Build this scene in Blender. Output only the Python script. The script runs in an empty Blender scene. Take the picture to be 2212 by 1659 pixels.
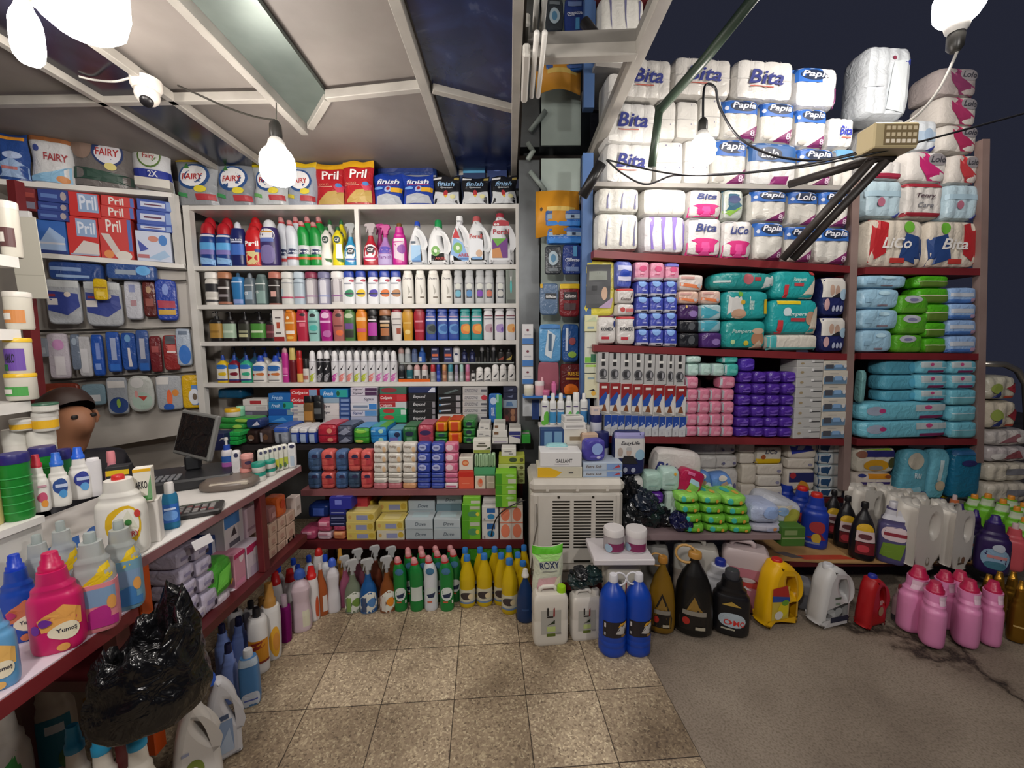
import bpy,math,random
from mathutils import Vector,Matrix,noise
random.seed(11)
SC=bpy.context.scene
COL=SC.collection
rnd=random.uniform
PI=math.pi
# ------------------------------------------------------------------ camera
F,PITCH,ROLL,EYE=866.0,0.10,-0.005,1.48
CP,SP=math.cos(PITCH),math.sin(PITCH)
FW=Vector((0,CP,-SP));R0=Vector((1,0,0));U0=Vector((0,SP,CP))
RT=R0*math.cos(ROLL)+U0*math.sin(ROLL)
UP=U0*math.cos(ROLL)-R0*math.sin(ROLL)
def ray(x,y):
 return RT*((x-1106)/F)-UP*((y-829.5)/F)+FW
def atY(x,y,Y):
 d=ray(x,y);t=Y/d.y
 return Vector((d.x*t,Y,EYE+d.z*t))
def atX(x,y,X):
 d=ray(x,y);t=X/d.x
 return Vector((X,d.y*t,EYE+d.z*t))
def atZ(x,y,Z):
 d=ray(x,y);t=(Z-EYE)/d.z
 return Vector((d.x*t,d.y*t,Z))
cd=bpy.data.cameras.new('camera');cam=bpy.data.objects.new('camera',cd);COL.objects.link(cam)
cd.sensor_width=36.0;cd.lens=36.0*F/2212;cd.clip_start=0.05;cd.clip_end=100
m3=Matrix((RT,UP,-FW)).transposed()
cam.matrix_world=Matrix.Translation((0,0,EYE)) @ m3.to_4x4()
SC.camera=cam
# ------------------------------------------------------------------ materials
MATS={}
def lin(h):
 h=h.lstrip('#')
 if len(h) ==3:h=''.join(c*2 for c in h)
 v=[int(h[i:i+2],16)/255 for i in (0,2,4)]
 return [c/12.92 if c<=.04045 else ((c+.055)/1.055)**2.4 for c in v]
ROUGH={'p':.36,'g':.3,'c':.55,'m':.3,'t':.18,'l':.5,'b':.22}
def mat(col,k='p'):
 key=(col,k)
 if key in MATS:return MATS[key]
 m=bpy.data.materials.new('%s_%s'%({'p':'plastic','g':'film','c':'card','m':'metal','t':'clear','l':'print','b':'bin_bag'}.get(k,k),col))
 m.use_nodes=True
 nt=m.node_tree;b=nt.nodes['Principled BSDF']
 c=lin(col)
 b.inputs['Base Color'].default_value=(*c,1)
 b.inputs['Roughness'].default_value=ROUGH.get(k,.4)
 if k=='m':b.inputs['Metallic'].default_value=.85
 if k=='t':
  b.inputs['Transmission Weight'].default_value=.45
  b.inputs['IOR'].default_value=1.2
 if k in 'gb':
  tc=nt.nodes.new('ShaderNodeTexCoord')
  n=nt.nodes.new('ShaderNodeTexNoise');n.inputs['Scale'].default_value=22 if k=='g' else 14
  n.inputs['Detail'].default_value=3;n.inputs['Distortion'].default_value=1.2
  bp=nt.nodes.new('ShaderNodeBump');bp.inputs['Strength'].default_value=.35 if k=='g' else .9
  bp.inputs['Distance'].default_value=.02
  nt.links.new(tc.outputs['Object'],n.inputs['Vector'])
  nt.links.new(n.outputs['Fac'],bp.inputs['Height'])
  nt.links.new(bp.outputs['Normal'],b.inputs['Normal'])
 MATS[key]=m
 return m
def M(v):
 """'hex' or 'hex:kind' -> material"""
 if isinstance(v,bpy.types.Material):return v
 a=v.split(':')
 return mat(a[0],a[1] if len(a)>1 else 'p')
def glow(name,col,s):
 m=bpy.data.materials.new(name);m.use_nodes=True
 b=m.node_tree.nodes['Principled BSDF']
 b.inputs['Base Color'].default_value=(*lin(col),1)
 b.inputs['Emission Color'].default_value=(*lin(col),1);b.inputs['Emission Strength'].default_value=s
 return m
# ------------------------------------------------------------------ mesh builder
class MB:
 def __init__(s):s.v=[];s.f=[];s.m=[];s.s=[];s.ms=[]
 def mi(s,mt):
  mt=M(mt)
  if mt not in s.ms:s.ms.append(mt)
  return s.ms.index(mt)
 def add(s,vs,fs,mt,sm=False):
  b=len(s.v);i=s.mi(mt)
  s.v += [tuple(p) for p in vs]
  for f in fs:s.f.append([b+k for k in f]);s.m.append(i);s.s.append(sm)
  return s
 def mesh(s,name):
  me=bpy.data.meshes.new(name);me.from_pydata(s.v,[],s.f)
  for mt in s.ms:me.materials.append(mt)
  me.polygons.foreach_set('material_index',s.m);me.polygons.foreach_set('use_smooth',s.s)
  me.update();return me
 def box(s,a,b,mt,bev=0.0,M4=None):
  x0,y0,z0=a;x1,y1,z1=b
  if bev<=0:
   vs=[(x,y,z) for z in (z0,z1) for x,y in ((x0,y0),(x1,y0),(x1,y1),(x0,y1))]
   fs=[(0,3,2,1),(4,5,6,7),(0,1,5,4),(1,2,6,5),(2,3,7,6),(3,0,4,7)]
  else:
   e=min(bev,(x1-x0)*.45,(y1-y0)*.45,(z1-z0)*.45)
   vs=[];fs=[]
   def ring(q,z):
    b0=len(vs)
    vs.extend([(x0+q,y0+e,z),(x0+e,y0+q,z),(x1-e,y0+q,z),(x1-q,y0+e,z),(x1-q,y1-e,z),(x1-e,y1-q,z),(x0+e,y1-q,z),(x0+q,y1-e,z)])
    return b0
   r=[ring(e*.8,z0),ring(0,z0+e),ring(0,z1-e),ring(e*.8,z1)]
   for p,q in zip(r,r[1:]):
    for i in range(8):fs.append((p+i,p+(i+1) %8,q+(i+1) %8,q+i))
   fs.append([r[0]+7-i for i in range(8)]);fs.append([r[3]+i for i in range(8)])
  if M4 is not None:vs=[M4 @ Vector(p) for p in vs]
  return s.add(vs,fs,mt)
 def tube(s,pts,r,mt,n=8,cap=True):
  pts=[Vector(p) for p in pts];vs=[];fs=[]
  rr=r if isinstance(r,(list,tuple)) else [r]*len(pts)
  pn=None
  for i,p in enumerate(pts):
   d=(pts[min(i+1,len(pts)-1)]-pts[max(i-1,0)]).normalized()
   a=pn if pn else (Vector((0,0,1)) if abs(d.z)<.9 else Vector((1,0,0)))
   u=(a-d*a.dot(d)).normalized();w=d.cross(u);pn=u
   for k in range(n):
    t=2*PI*k/n
    vs.append(p+(u*math.cos(t)+w*math.sin(t))*rr[i])
  for i in range(len(pts)-1):
   for k in range(n):fs.append((i*n+k,i*n+(k+1) %n,(i+1)*n+(k+1) %n,(i+1)*n+k))
  if cap:
   fs.append([n-1-k for k in range(n)]);b=(len(pts)-1)*n;fs.append([b+k for k in range(n)])
  return s.add(vs,fs,mt,True)
 def loft(s,secs,mt,n=20,close=True):
  """secs: (z, rx, ry, exponent, ox, oy)"""
  vs=[];fs=[]
  for z,rx,ry,ex,ox,oy in secs:
   for k in range(n):
    t=2*PI*k/n;c,si=math.cos(t),math.sin(t)
    vs.append((ox+rx*math.copysign(abs(c)**(2/ex),c),oy+ry*math.copysign(abs(si)**(2/ex),si),z))
  for i in range(len(secs)-1):
   for k in range(n):fs.append((i*n+k,i*n+(k+1) %n,(i+1)*n+(k+1) %n,(i+1)*n+k))
  s.add(vs,fs,mt,True)
  if close:
   b=(len(secs)-1)*n
   s.add(vs[:n],[[n-1-k for k in range(n)]],mt);s.add(vs[b:],[list(range(n))],mt)
  return s
 def flat(s,polys,th,bev,mt,dx=0,dz=0,sc=1,sz=None):
  """filled outline (with holes) standing in XZ, thickness th along Y"""
  v,f=outline_mesh(polys,th/sc,bev/sc)
  sz=sz or sc
  return s.add([(dx+p[0]*sc,p[1]*sc,dz+p[2]*sz) for p in v],f,mt,True)
OUTL={}
def outline_mesh(polys,th,bev):
 key=repr((polys,round(th,5),round(bev,5)))
 if key in OUTL:return OUTL[key]
 cu=bpy.data.curves.new('o','CURVE');cu.dimensions='2D';cu.fill_mode='BOTH'
 for pl in polys:
  sp=cu.splines.new('POLY');sp.points.add(len(pl)-1)
  for q,p in zip(sp.points,pl):q.co=(p[0],p[1],0,1)
  sp.use_cyclic_u=True
 cu.extrude=max(0,th/2-bev);cu.bevel_depth=bev;cu.bevel_resolution=2;cu.offset=-bev
 ob=bpy.data.objects.new('o',cu);me=bpy.data.meshes.new_from_object(ob)
 r=([(v.co.x,-v.co.z,v.co.y) for v in me.vertices],[list(p.vertices) for p in me.polygons])
 bpy.data.objects.remove(ob);bpy.data.meshes.remove(me);bpy.data.curves.remove(cu)
 OUTL[key]=r;return r
def smooth(pts,k=4):
 n=len(pts);out=[]
 for i in range(n):
  a,b,c,d=(pts[(i+j) %n] for j in (-1,0,1,2))
  for j in range(k):
   t=j/k
   out.append(tuple(round(.5*(2*b[q]+(c[q]-a[q])*t+(2*a[q]-5*b[q]+4*c[q]-d[q])*t*t+(3*b[q]-a[q]-3*c[q]+d[q])*t**3),4) for q in (0,1)))
 return out
def oval(cx,cz,rx,rz,tilt=0,n=16):
 return [(round(cx+rx*math.cos(-2*PI*k/n)*math.cos(tilt)-rz*math.sin(-2*PI*k/n)*math.sin(tilt),4),round(cz+rx*math.cos(-2*PI*k/n)*math.sin(tilt)+rz*math.sin(-2*PI*k/n)*math.cos(tilt),4)) for k in range(n)]
TXT={}
def text_mesh(t,shear=0.0,bold=0.0):
 key=(t,shear,bold)
 if key in TXT:return TXT[key]
 cu=bpy.data.curves.new('t','FONT');cu.body=t;cu.resolution_u=2;cu.shear=shear;cu.offset=bold;cu.fill_mode='FRONT'
 ob=bpy.data.objects.new('t',cu);me=bpy.data.meshes.new_from_object(ob)
 vs=[(v.co.x,v.co.y) for v in me.vertices];fs=[list(p.vertices) for p in me.polygons]
 x0,x1=min(v[0] for v in vs),max(v[0] for v in vs);y0,y1=min(v[1] for v in vs),max(v[1] for v in vs)
 r=([((x-x0)/(x1-x0)-.5,(y-y0)/(y1-y0)-.5) for x,y in vs],fs)
 bpy.data.objects.remove(ob);bpy.data.meshes.remove(me);bpy.data.curves.remove(cu)
 TXT[key]=r;return r
# ------------------------------------------------------------------ artwork printed on a surface S(u, v, off)
def art(mb,S,items,off=.0005,fx=7,fy=9,lift=0.0):
 for k,it in enumerate(items):
  t=it[0];o=off*(k+1)+(lift if t=='T' else 0)
  if t=='R':
   _,u0,v0,u1,v1,c=it[:6]
   nx=max(1,int(abs(u1-u0)*fx));ny=max(1,math.ceil(abs(v1-v0)*fy))
   vs=[S(u0+(u1-u0)*i/nx,v0+(v1-v0)*j/ny,o) for j in range(ny+1) for i in range(nx+1)]
   fs=[(j*(nx+1)+i,j*(nx+1)+i+1,(j+1)*(nx+1)+i+1,(j+1)*(nx+1)+i) for j in range(ny) for i in range(nx)]
  elif t=='E':
   _,uc,vc,ru,rv,c=it[:6];n=18
   vs=[S(uc,vc,o)];fs=[]
   for q in (.5,1):
    vs += [S(uc+ru*q*math.cos(2*PI*i/n),vc+rv*q*math.sin(2*PI*i/n),o) for i in range(n)]
   fs=[(0,1+i,1+(i+1) %n) for i in range(n)]+[(1+i,1+n+i,1+n+(i+1) %n,1+(i+1) %n) for i in range(n)]
  elif t=='P':
   _,pts,c=it[:3]
   q=[]
   for a,b in zip(pts,pts[1:]+pts[:1]):
    n=max(1,int(max(abs(a[0]-b[0])*5,abs(a[1]-b[1])*8)))
    q += [(a[0]+(b[0]-a[0])*i/n,a[1]+(b[1]-a[1])*i/n) for i in range(n)]
   cu=sum(p[0] for p in q)/len(q);cv=sum(p[1] for p in q)/len(q)
   n=len(q);vs=[S(cu,cv,o)]+[S((cu+a)/2,(cv+b)/2,o) for a,b in q]+[S(a,b,o) for a,b in q]
   fs=[(0,1+i,1+(i+1) %n) for i in range(n)]+[(1+i,1+n+i,1+n+(i+1) %n,1+(i+1) %n) for i in range(n)]
  elif t=='T':
   _,st,uc,vc,wu,hv,c=it[:7]
   a=it[7] if len(it)>7 else 0
   tv,fs=text_mesh(st,.25 if 'i' in (it[8] if len(it)>8 else '') else 0,.02)
   ca,sa=math.cos(a),math.sin(a);asp=hv/wu if a else 1
   if a:vs=[S(uc+(p[0]*ca*wu-p[1]*sa*hv*it[9]),vc+(p[0]*sa*wu/it[9]+p[1]*ca*hv),o) for p in tv]
   else:vs=[S(uc+p[0]*wu,vc+p[1]*hv,o) for p in tv]
  mb.add(vs,fs,c if ':' in str(c) or not isinstance(c,str) else c+':l')
def clampu(x,e=.97):return max(-e,min(e,x))
# ------------------------------------------------------------------ packaging meshes (cached; front is -Y, base at z=0)
CACHE={}
def cached(fn):
 def g(*a,**k):
  key=(fn.__name__,repr(a),repr(sorted(k.items())))
  if key not in CACHE:CACHE[key]=fn(*a,**k)
  return CACHE[key]
 return g
def q3(*a):return [round(x,3) for x in a]
@cached
def carton(w,d,h,col,items=(),top=(),bev=.002):
 mb=MB();mb.box((-w/2,-d/2,0),(w/2,d/2,h),col if ':' in col else col+':c',bev)
 art(mb,lambda u,v,o:(u*w/2,-d/2-o,v*h),items,.0005,1,1)
 art(mb,lambda u,v,o:(u*w/2,-d/2+v*d,h+o),top,.0005,1,1)
 return mb.mesh('carton')
@cached
def blob(w,d,h,col,items=(),p=6,lobes=0,wr=.004,seed=0,top=(),lv=0):
 """soft film wrapped pack; lobes = rolls / bundles showing through the film"""
 mb=MB();n=9 if not lobes else max(9,lobes*5);nz=9 if not lv else max(9,lv*5);ny=5
 def lob(x,z):
  k=1.0
  if lobes:k *= .91+.09*abs(math.sin(lobes*PI*(x+1)/2))**.5
  if lv:k *= .92+.08*abs(math.sin(lv*PI*(z+1)/2))**.5
  return k
 def pt(x,y,z):
  r=(abs(x)**p+abs(y)**p+abs(z)**p)**(1/p)
  x,y,z=x/r,y/r,z/r
  y *= lob(x,z)
  P=Vector((x*w/2,y*d/2,(z+1)*h/2))
  if wr:
   q=P*16+Vector((seed*3.1,0,0));P += Vector((noise.noise(q)*.5,noise.noise(q+Vector((9,0,0))),noise.noise(q+Vector((0,9,0)))*.4))*wr
  if P.z<0:P.z=0
  return P
 fs=[];vs=[]
 def face(fn,a,b):
  b0=len(vs)
  vs.extend([pt(*fn(-1+2*i/a,-1+2*j/b)) for j in range(b+1) for i in range(a+1)])
  fs.extend([(b0+j*(a+1)+i,b0+j*(a+1)+i+1,b0+(j+1)*(a+1)+i+1,b0+(j+1)*(a+1)+i) for j in range(b) for i in range(a)])
 face(lambda a,b:(a,-1,b),n,nz);face(lambda a,b:(-a,1,b),n,nz)
 face(lambda a,b:(a,b,1),n,ny);face(lambda a,b:(-a,b,-1),n,ny)
 face(lambda a,b:(1,a,b),ny,nz);face(lambda a,b:(-1,-a,b),ny,nz)
 mb.add(vs,fs,col if ':' in col else col+':g',True)
 def S(u,v,o):
  x,z=clampu(u),clampu(2*v-1)
  y=max(0.02,1-abs(x)**p-abs(z)**p)**(1/p)
  P=Vector((x*w/2,-y*d/2 ,(z+1)*h/2))
  if wr:
   q=P*16+Vector((seed*3.1,0,0));P += Vector((noise.noise(q)*.5,noise.noise(q+Vector((9,0,0))),noise.noise(q+Vector((0,9,0)))*.4))*wr
  return P+Vector((0,-o-.0012-(.003 if wr>.0045 else 0),0))
 art(mb,S,items,.0006,8,12,.0015)
 def ST(u,v,o):
  x,y=clampu(u),clampu(2*v-1)
  z=max(0.02,1-abs(x)**p-abs(y)**p)**(1/p)
  P=Vector((x*w/2,y*d/2,(z+1)*h/2))
  if wr:
   q=P*16+Vector((seed*3.1,0,0));P += Vector((noise.noise(q)*.5,noise.noise(q+Vector((9,0,0))),noise.noise(q+Vector((0,9,0)))*.4))*wr
  return P+Vector((0,0,o+.0012))
 art(mb,ST,top,.0006)
 return mb.mesh('pack')
@cached
def pouch(w,d,h,col,items=(),seed=0,slump=0.0):
 """stand-up pouch: gusset below, flat seal on top"""
 mb=MB();nu,nv=12,14
 def th(u,v):
  return d/2*(1-abs(u)**3.5)**.6*max(0.0,(1-v**2.2))**.8*(.72+.28*min(1,v*6))+.0015
 def P(u,v,sgn,o=0):
  nz=noise.noise(Vector((u*2.2+seed*5.3,v*3.1,sgn*2)))*.006+noise.noise(Vector((u*6+seed,v*7,sgn)))*.0015
  ww=w/2*(1-.05*math.sin(PI*min(1,v*1.15)))
  return Vector((u*ww+.004*math.sin(v*9+seed),sgn*(th(u,v)+max(-th(u,v)*.6,nz)+o)+slump*v*v,v*h-(.015*(1-u*u)*v**6 if seed%2 else .006*math.sin(u*5)*v**6)))
 for sgn in (-1,1):
  vs=[P(-1+2*i/nu,j/nv,sgn) for j in range(nv+1) for i in range(nu+1)]
  fs=[(j*(nu+1)+i,j*(nu+1)+i+1,(j+1)*(nu+1)+i+1,(j+1)*(nu+1)+i) for j in range(nv) for i in range(nu)]
  if sgn>0:fs=[f[::-1] for f in fs]
  mb.add(vs,fs,col if ':' in col else col+':g',True)
 e=[(i,0) for i in range(nu)] ;vs=[];fs=[]
 edge=[(-1+2*i/nu,0) for i in range(nu+1)]+[(1,j/nv) for j in range(1,nv+1)]+[(1-2*i/nu,1) for i in range(1,nu+1)]+[(-1,1-j/nv) for j in range(1,nv)]
 for a in edge:vs += [P(a[0],a[1],-1),P(a[0],a[1],1)]
 n=len(edge)
 for i in range(n):
  j=(i+1) %n;fs.append((2*i,2*i+1,2*j+1,2*j))
 mb.add(vs,fs,col if ':' in col else col+':g')
 art(mb,lambda u,v,o:P(max(-1,min(1,u)),v,-1,o+.0035),items,.0006,8,24,.004)
 return mb.mesh('pouch')
PROF={
'cyl':[(0,.93),(.015,1),(.9,1),(.95,.95),(1,.8)],
'can':[(0,.9),(.02,.97),(.04,1),(.8,1),(.86,.93),(.93,.8),(1,.74)],
'sha':[(0,.88),(.02,.96),(.06,1),(.5,1),(.8,.97),(.92,.9),(1,.8)],
'tap':[(0,.8),(.02,.84),(.3,.93),(.7,1),(.93,.97),(1,.88)],
'inv':[(0,.74),(.03,.8),(.5,.95),(.9,1),(1,.96)],
'pum':[(0,.94),(.02,1),(.75,1),(.86,.9),(.94,.55),(1,.36)],
'dom':[(0,.9),(.03,1),(.3,1),(.34,.97),(.5,.97),(.56,1),(.74,1),(.84,.96),(.93,.78),(1,.5)],
'ble':[(0,.92),(.03,1),(.38,1),(.42,.96),(.5,.98),(.62,.97),(.75,.84),(.86,.62),(.94,.44),(1,.38)],
'spr':[(0,.9),(.03,1),(.35,1),(.55,.92),(.7,.72),(.8,.48),(.9,.36),(1,.3)],
'jar':[(0,.93),(.05,1),(.95,1),(1,.9)],
'big':[(0,.86),(.03,.97),(.08,1),(.3,1),(.32,.985),(.34,1),(.4,1),(.42,.985),(.44,1),(.7,1),(.8,.93),(.88,.74),(.94,.46),(1,.26)],
'pet':[(0,.88),(.03,1),(.12,1),(.14,.97),(.16,1),(.2,1),(.22,.97),(.24,1),(.7,1),(.82,.9),(.9,.66),(.96,.4),(1,.26)],
'sho':[(0,.86),(.03,.96),(.1,1),(.55,1),(.68,.96),(.74,.8),(.8,.78),(.84,.6),(1,.52)],
'hip':[(0,.9),(.03,1),(.3,.98),(.45,.84),(.55,.8),(.68,.9),(.78,.96),(.86,.8),(.94,.42),(1,.3)],
'tub':[(0,.82),(.04,.9),(.1,.97),(.18,.94),(.22,1),(.3,.97),(.36,1),(.44,.97),(.5,1),(.58,.97),(.64,1),(.72,.97),(.78,1),(.86,.97),(1,1)],
'dro':[(0,.8),(.03,.95),(.12,1),(.4,.97),(.62,.84),(.78,.6),(.88,.36),(.94,.24),(1,.2)],
'tube':[(0,.62),(.02,.66),(.3,.82),(.6,.92),(.97,1),(1,.98)],
}
def prof_r(pr,z):
 for (a,ra),(b,rb) in zip(pr,pr[1:]):
  if z<=b:return ra+(rb-ra)*(z-a)/(b-a) if b>a else rb
 return pr[-1][1]
TRIG=[[(-.75,.62),(-.72,.9),(.1,1.0),(.5,.92),(.62,.62),(.45,.5),(.3,.2),(.3,0),(-.3,0),(-.3,.2),(-.34,.42),(-.48,.02),(-.6,.05),(-.5,.5),(-.52,.62)]]
@cached
def bottle(w,d,h,prof,col,cap,items=(),ex=2.0,bend=0.0,back=()):
 """cap = (kind, height fraction, width fraction, colour[, colour2]); returns [(part, mesh)]"""
 kind,hc,wc,cc=cap[:4]
 hb=h*(1-hc);pr=PROF[prof]
 zs=sorted(set([z for z,_ in pr]+[i/14 for i in range(15)]))
 ofs=lambda z:bend*w*max(0,(z-.7)/.3)**1.5 if bend else 0
 def ry(z,r):
  f=d/w
  k=max(0,(z-.75)/.25) if z>.75 else 0
  return r*w/2*(f+(1-f)*k*(1 if prof in ('dom','ble','spr','pum','big','pet','sho','hip','dro') else 0))
 mb=MB()
 mb.loft([(z*hb,prof_r(pr,z)*w/2,ry(z,prof_r(pr,z)),ex+(2-ex)*max(0,z-.8)*5,ofs(z),0) for z in zs],col,20)
 parts=[('body',mb.mesh('body'))]
 cw=wc*w/2;c=MB();z0=hb-.001;hh=h*hc;bx=bend*w
 f=d/w if wc>.7 else max(d/w,.9)
 if kind=='c':
  c.loft([(z0,cw*.98,cw*f*.98,2,bx,0),(z0+hh*.1,cw,cw*f,2,bx,0),(z0+hh*.85,cw*.95,cw*f*.95,2,bx*1.15,0),(z0+hh,cw*.82,cw*f*.82,2,bx*1.2,0)],cc,16)
 elif kind=='o':
  c.loft([(z0,cw*.98,cw*f*.98,ex,0,0),(z0+hh*.1,cw,cw*f,ex,0,0),(z0+hh*.8,cw*.97,cw*f*.95,ex,0,0),(z0+hh,cw*.86,cw*f*.8,ex,0,0)],cc,20)
 elif kind=='d':
  c.loft([(z0,cw,cw*f,2,0,0),(z0+hh*.45,cw*.97,cw*f*.97,2,0,0),(z0+hh*.75,cw*.8,cw*f*.8,2,0,0),(z0+hh*.93,cw*.5,cw*f*.5,2,0,0),(z0+hh,cw*.2,cw*f*.2,2,0,0)],cc,16)
 elif kind=='s':
  c.loft([(z0,cw,cw*f,2,bx,0),(z0+hh*.3,cw,cw*f,2,bx,0),(z0+hh*.34,cw*.8,cw*f*.8,2,bx,0),(z0+hh*.62,cw*.78,cw*f*.78,2,bx,0),(z0+hh*.66,cw*.68,cw*f*.68,2,bx,0),(z0+hh*.96,cw*.64,cw*f*.64,2,bx,0),(z0+hh,cw*.58,cw*f*.58,2,bx,0)],cc,16)
 elif kind=='t':
  c.loft([(z0,cw*.55,cw*.55,2,0,0),(z0+hh*.28,cw*.55,cw*.55,2,0,0)],cc,14)
  c.flat([smooth(TRIG[0],2)],w*.2,w*.04,cc,w*.04,z0+hh*.25,w*.52,hh*.75)
 elif kind=='p':
  c.loft([(z0,cw,cw*f,2,0,0),(z0+hh*.4,cw*.95,cw*f*.95,2,0,0)],cc,14)
  c2=cap[4] if len(cap)>4 else cc
  c.loft([(z0+hh*.38,cw*.35,cw*.35,2,0,0),(z0+hh*.8,cw*.35,cw*.35,2,0,0)],c2,10)
  c.loft([(z0+hh*.78,cw*.6,cw*.6,2,0,0),(z0+hh,cw*.5,cw*.5,2,0,0)],c2,12)
  c.tube([(0,0,z0+hh*.92),(-cw*1.1,0,z0+hh*.93),(-cw*1.8,0,z0+hh*.8)],cw*.2,c2,8)
 elif kind=='r':
  c.loft([(z0,cw*1.1,cw*f*1.1,2,bx,0),(z0+hh*.28,cw*1.1,cw*f*1.1,2,bx*1.1,0)],cap[4],14)
  c.loft([(z0+hh*.28,cw,cw*f,2,bx*1.1,0),(z0+hh*.5,cw*.98,cw*f,2,bx*1.25,0),(z0+hh*.85,cw*.86,cw*f*.86,2,bx*1.5,0),(z0+hh,cw*.6,cw*f*.6,2,bx*1.6,0)],cc,14)
 if kind:parts.append(('cap' if kind not in 'tp' else ('trigger_head' if kind=='t' else 'pump_head'),c.mesh('cap')))
 if kind=='h' :pass
 if items:
  l=MB()
  def S(u,v,o):
   r=prof_r(pr,v);t=u*1.35;c_,s_=math.cos(t),math.sin(t);e=ex+(2-ex)*max(0,v-.8)*5
   return (ofs(v)+(r*w/2+o)*math.copysign(abs(s_)**(2/e),s_),-(ry(v,r)+o)*abs(c_)**(2/e),v*hb)
  art(l,S,items,.0007);parts.append(('label_print',l.mesh('label')))
 return parts
JUG={
'jug':([(-.42,0),(.42,0),(.5,.05),(.5,.4),(.47,.58),(.4,.72),(.24,.84),(.1,.9),(.02,.92),(-.16,.92),(-.24,.84),(-.38,.7),(-.47,.5),(-.5,.25),(-.5,.05)],(.29,.52,.085,.17,.35)),
'wid':([(-.46,0),(.44,0),(.5,.06),(.5,.45),(.46,.66),(.34,.82),(.16,.9),(.04,.93),(-.16,.93),(-.22,.88),(-.36,.72),(-.44,.45),(-.5,.2),(-.5,.04)],(.24,.58,.12,.17,.35)),
'ari':([(-.4,0),(.4,0),(.5,.06),(.48,.3),(.42,.5),(.32,.68),(.14,.86),(.1,.94),(-.14,.94),(-.16,.86),(-.34,.66),(-.46,.4),(-.5,.2),(-.48,.05)],(.2,.6,.07,.15,.45)),
'milk':([(-.46,0),(.46,0),(.5,.04),(.5,.7),(.46,.84),(.34,.92),(.1,.93),(.0,.9),(-.08,.95),(-.4,.95),(-.5,.88),(-.5,.04)],(.24,.66,.13,.16,0)),
}
@cached
def jug(w,d,h,shape,col,cap,items=()):
 """flat sided jug with a moulded handle hole; cap = (height fr, width fr, colour, x offset)"""
 pl,ho=JUG[shape]
 hc=cap[0];zt=max(p[1] for p in pl);hb=h*(1-hc)/zt
 asp=hb/w
 o1=smooth([(p[0],p[1]*asp) for p in pl],3);o2=oval(ho[0],ho[1]*asp,ho[2],ho[3]*asp,ho[4])
 mb=MB();mb.flat([o1,o2],d,d*.3,col,0,0,w)
 z0=min(v[2] for v in mb.v);mb.v=[(x,y,z-z0) for x,y,z in mb.v]
 parts=[('body',mb.mesh('body'))]
 c=MB();x0=cap[3]*w;cw=cap[1]*w/2;zz=hb*zt-h*.02
 c.loft([(zz,cw,cw,2,x0,0),(zz+h*hc*.2,cw,cw,2,x0,0),(zz+h*hc*.85,cw*.93,cw*.93,2,x0,0),(zz+h*hc,cw*.8,cw*.8,2,x0,0)],cap[2],16)
 parts.append(('cap',c.mesh('cap')))
 if items:
  l=MB();art(l,lambda u,v,o:(u*w/2,-d/2-o-.0006,v*hb*zt),items,.0006);parts.append(('label_print',l.mesh('label')))
 return parts
@cached
def can20(w,d,h,col,cap,items=(),low=None):
 """jerrycan with a handle bar on top"""
 mb=MB()
 hb=h*.9
 secs=[(0,.9),(.03,.97),(.08,1),(.46,1),(.48,.985),(.52,.985),(.54,1),(.88,1),(.95,.95),(1,.82)]
 if low:
  k=low[1];a=[s for s in secs if s[0]<k]+[(k,1)];b=[(k,1)]+[s for s in secs if s[0]>k]
  mb.loft([(z*hb,r*w/2,r*d/2,7,0,0) for z,r in a],low[0],28);mb.loft([(z*hb,r*w/2,r*d/2,7,0,0) for z,r in b],col,28)
 else:mb.loft([(z*hb,r*w/2,r*d/2,7,0,0) for z,r in secs],col,28)
 parts=[('body',mb.mesh('body'))]
 hd=MB();hd.tube([(-w*.3,0,hb-.01),(-w*.28,0,hb+h*.05),(-w*.18,0,hb+h*.075),(w*.1,0,hb+h*.075),(w*.16,0,hb+h*.05),(w*.18,0,hb-.01)],h*.035,col,10)
 parts.append(('handle',hd.mesh('handle')))
 if cap:
  c=MB();cw=w*.13;c.loft([(hb-.01,cw,cw,2,w*.33,-d*.1),(hb+h*.08,cw,cw,2,w*.33,-d*.1),(hb+h*.1,cw*.85,cw*.85,2,w*.33,-d*.1)],cap,16)
  parts.append(('cap',c.mesh('cap')))
 if items:
  l=MB()
  art(l,lambda u,v,o:(u*w/2*.92,-d/2*max(.02,1-abs(u*.92)**7)**(1/7)*(prof_r(secs,v))-o-.0008,v*hb),items,.0006);parts.append(('label_print',l.mesh('label')))
 return parts
@cached
def jar(w,h,col,lid,hl=.3,items=(),wl=1.03):
 mb=MB();r=w/2;hb=h*(1-hl)
 mb.loft([(0,r*.92,r*.92,2,0,0),(hb*.06,r,r,2,0,0),(hb,r,r,2,0,0)],col,22)
 parts=[('body',mb.mesh('body'))]
 c=MB();q=r*wl
 c.loft([(hb,q,q,2,0,0),(h-h*hl*.2,q,q,2,0,0),(h,q*.93,q*.93,2,0,0)],lid,22)
 parts.append(('lid',c.mesh('lid')))
 if items:
  l=MB();art(l,lambda u,v,o:((r+o)*math.sin(u*1.4),-(r+o)*math.cos(u*1.4),v*hb),items,.0007);parts.append(('label_print',l.mesh('label')))
 return parts
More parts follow.
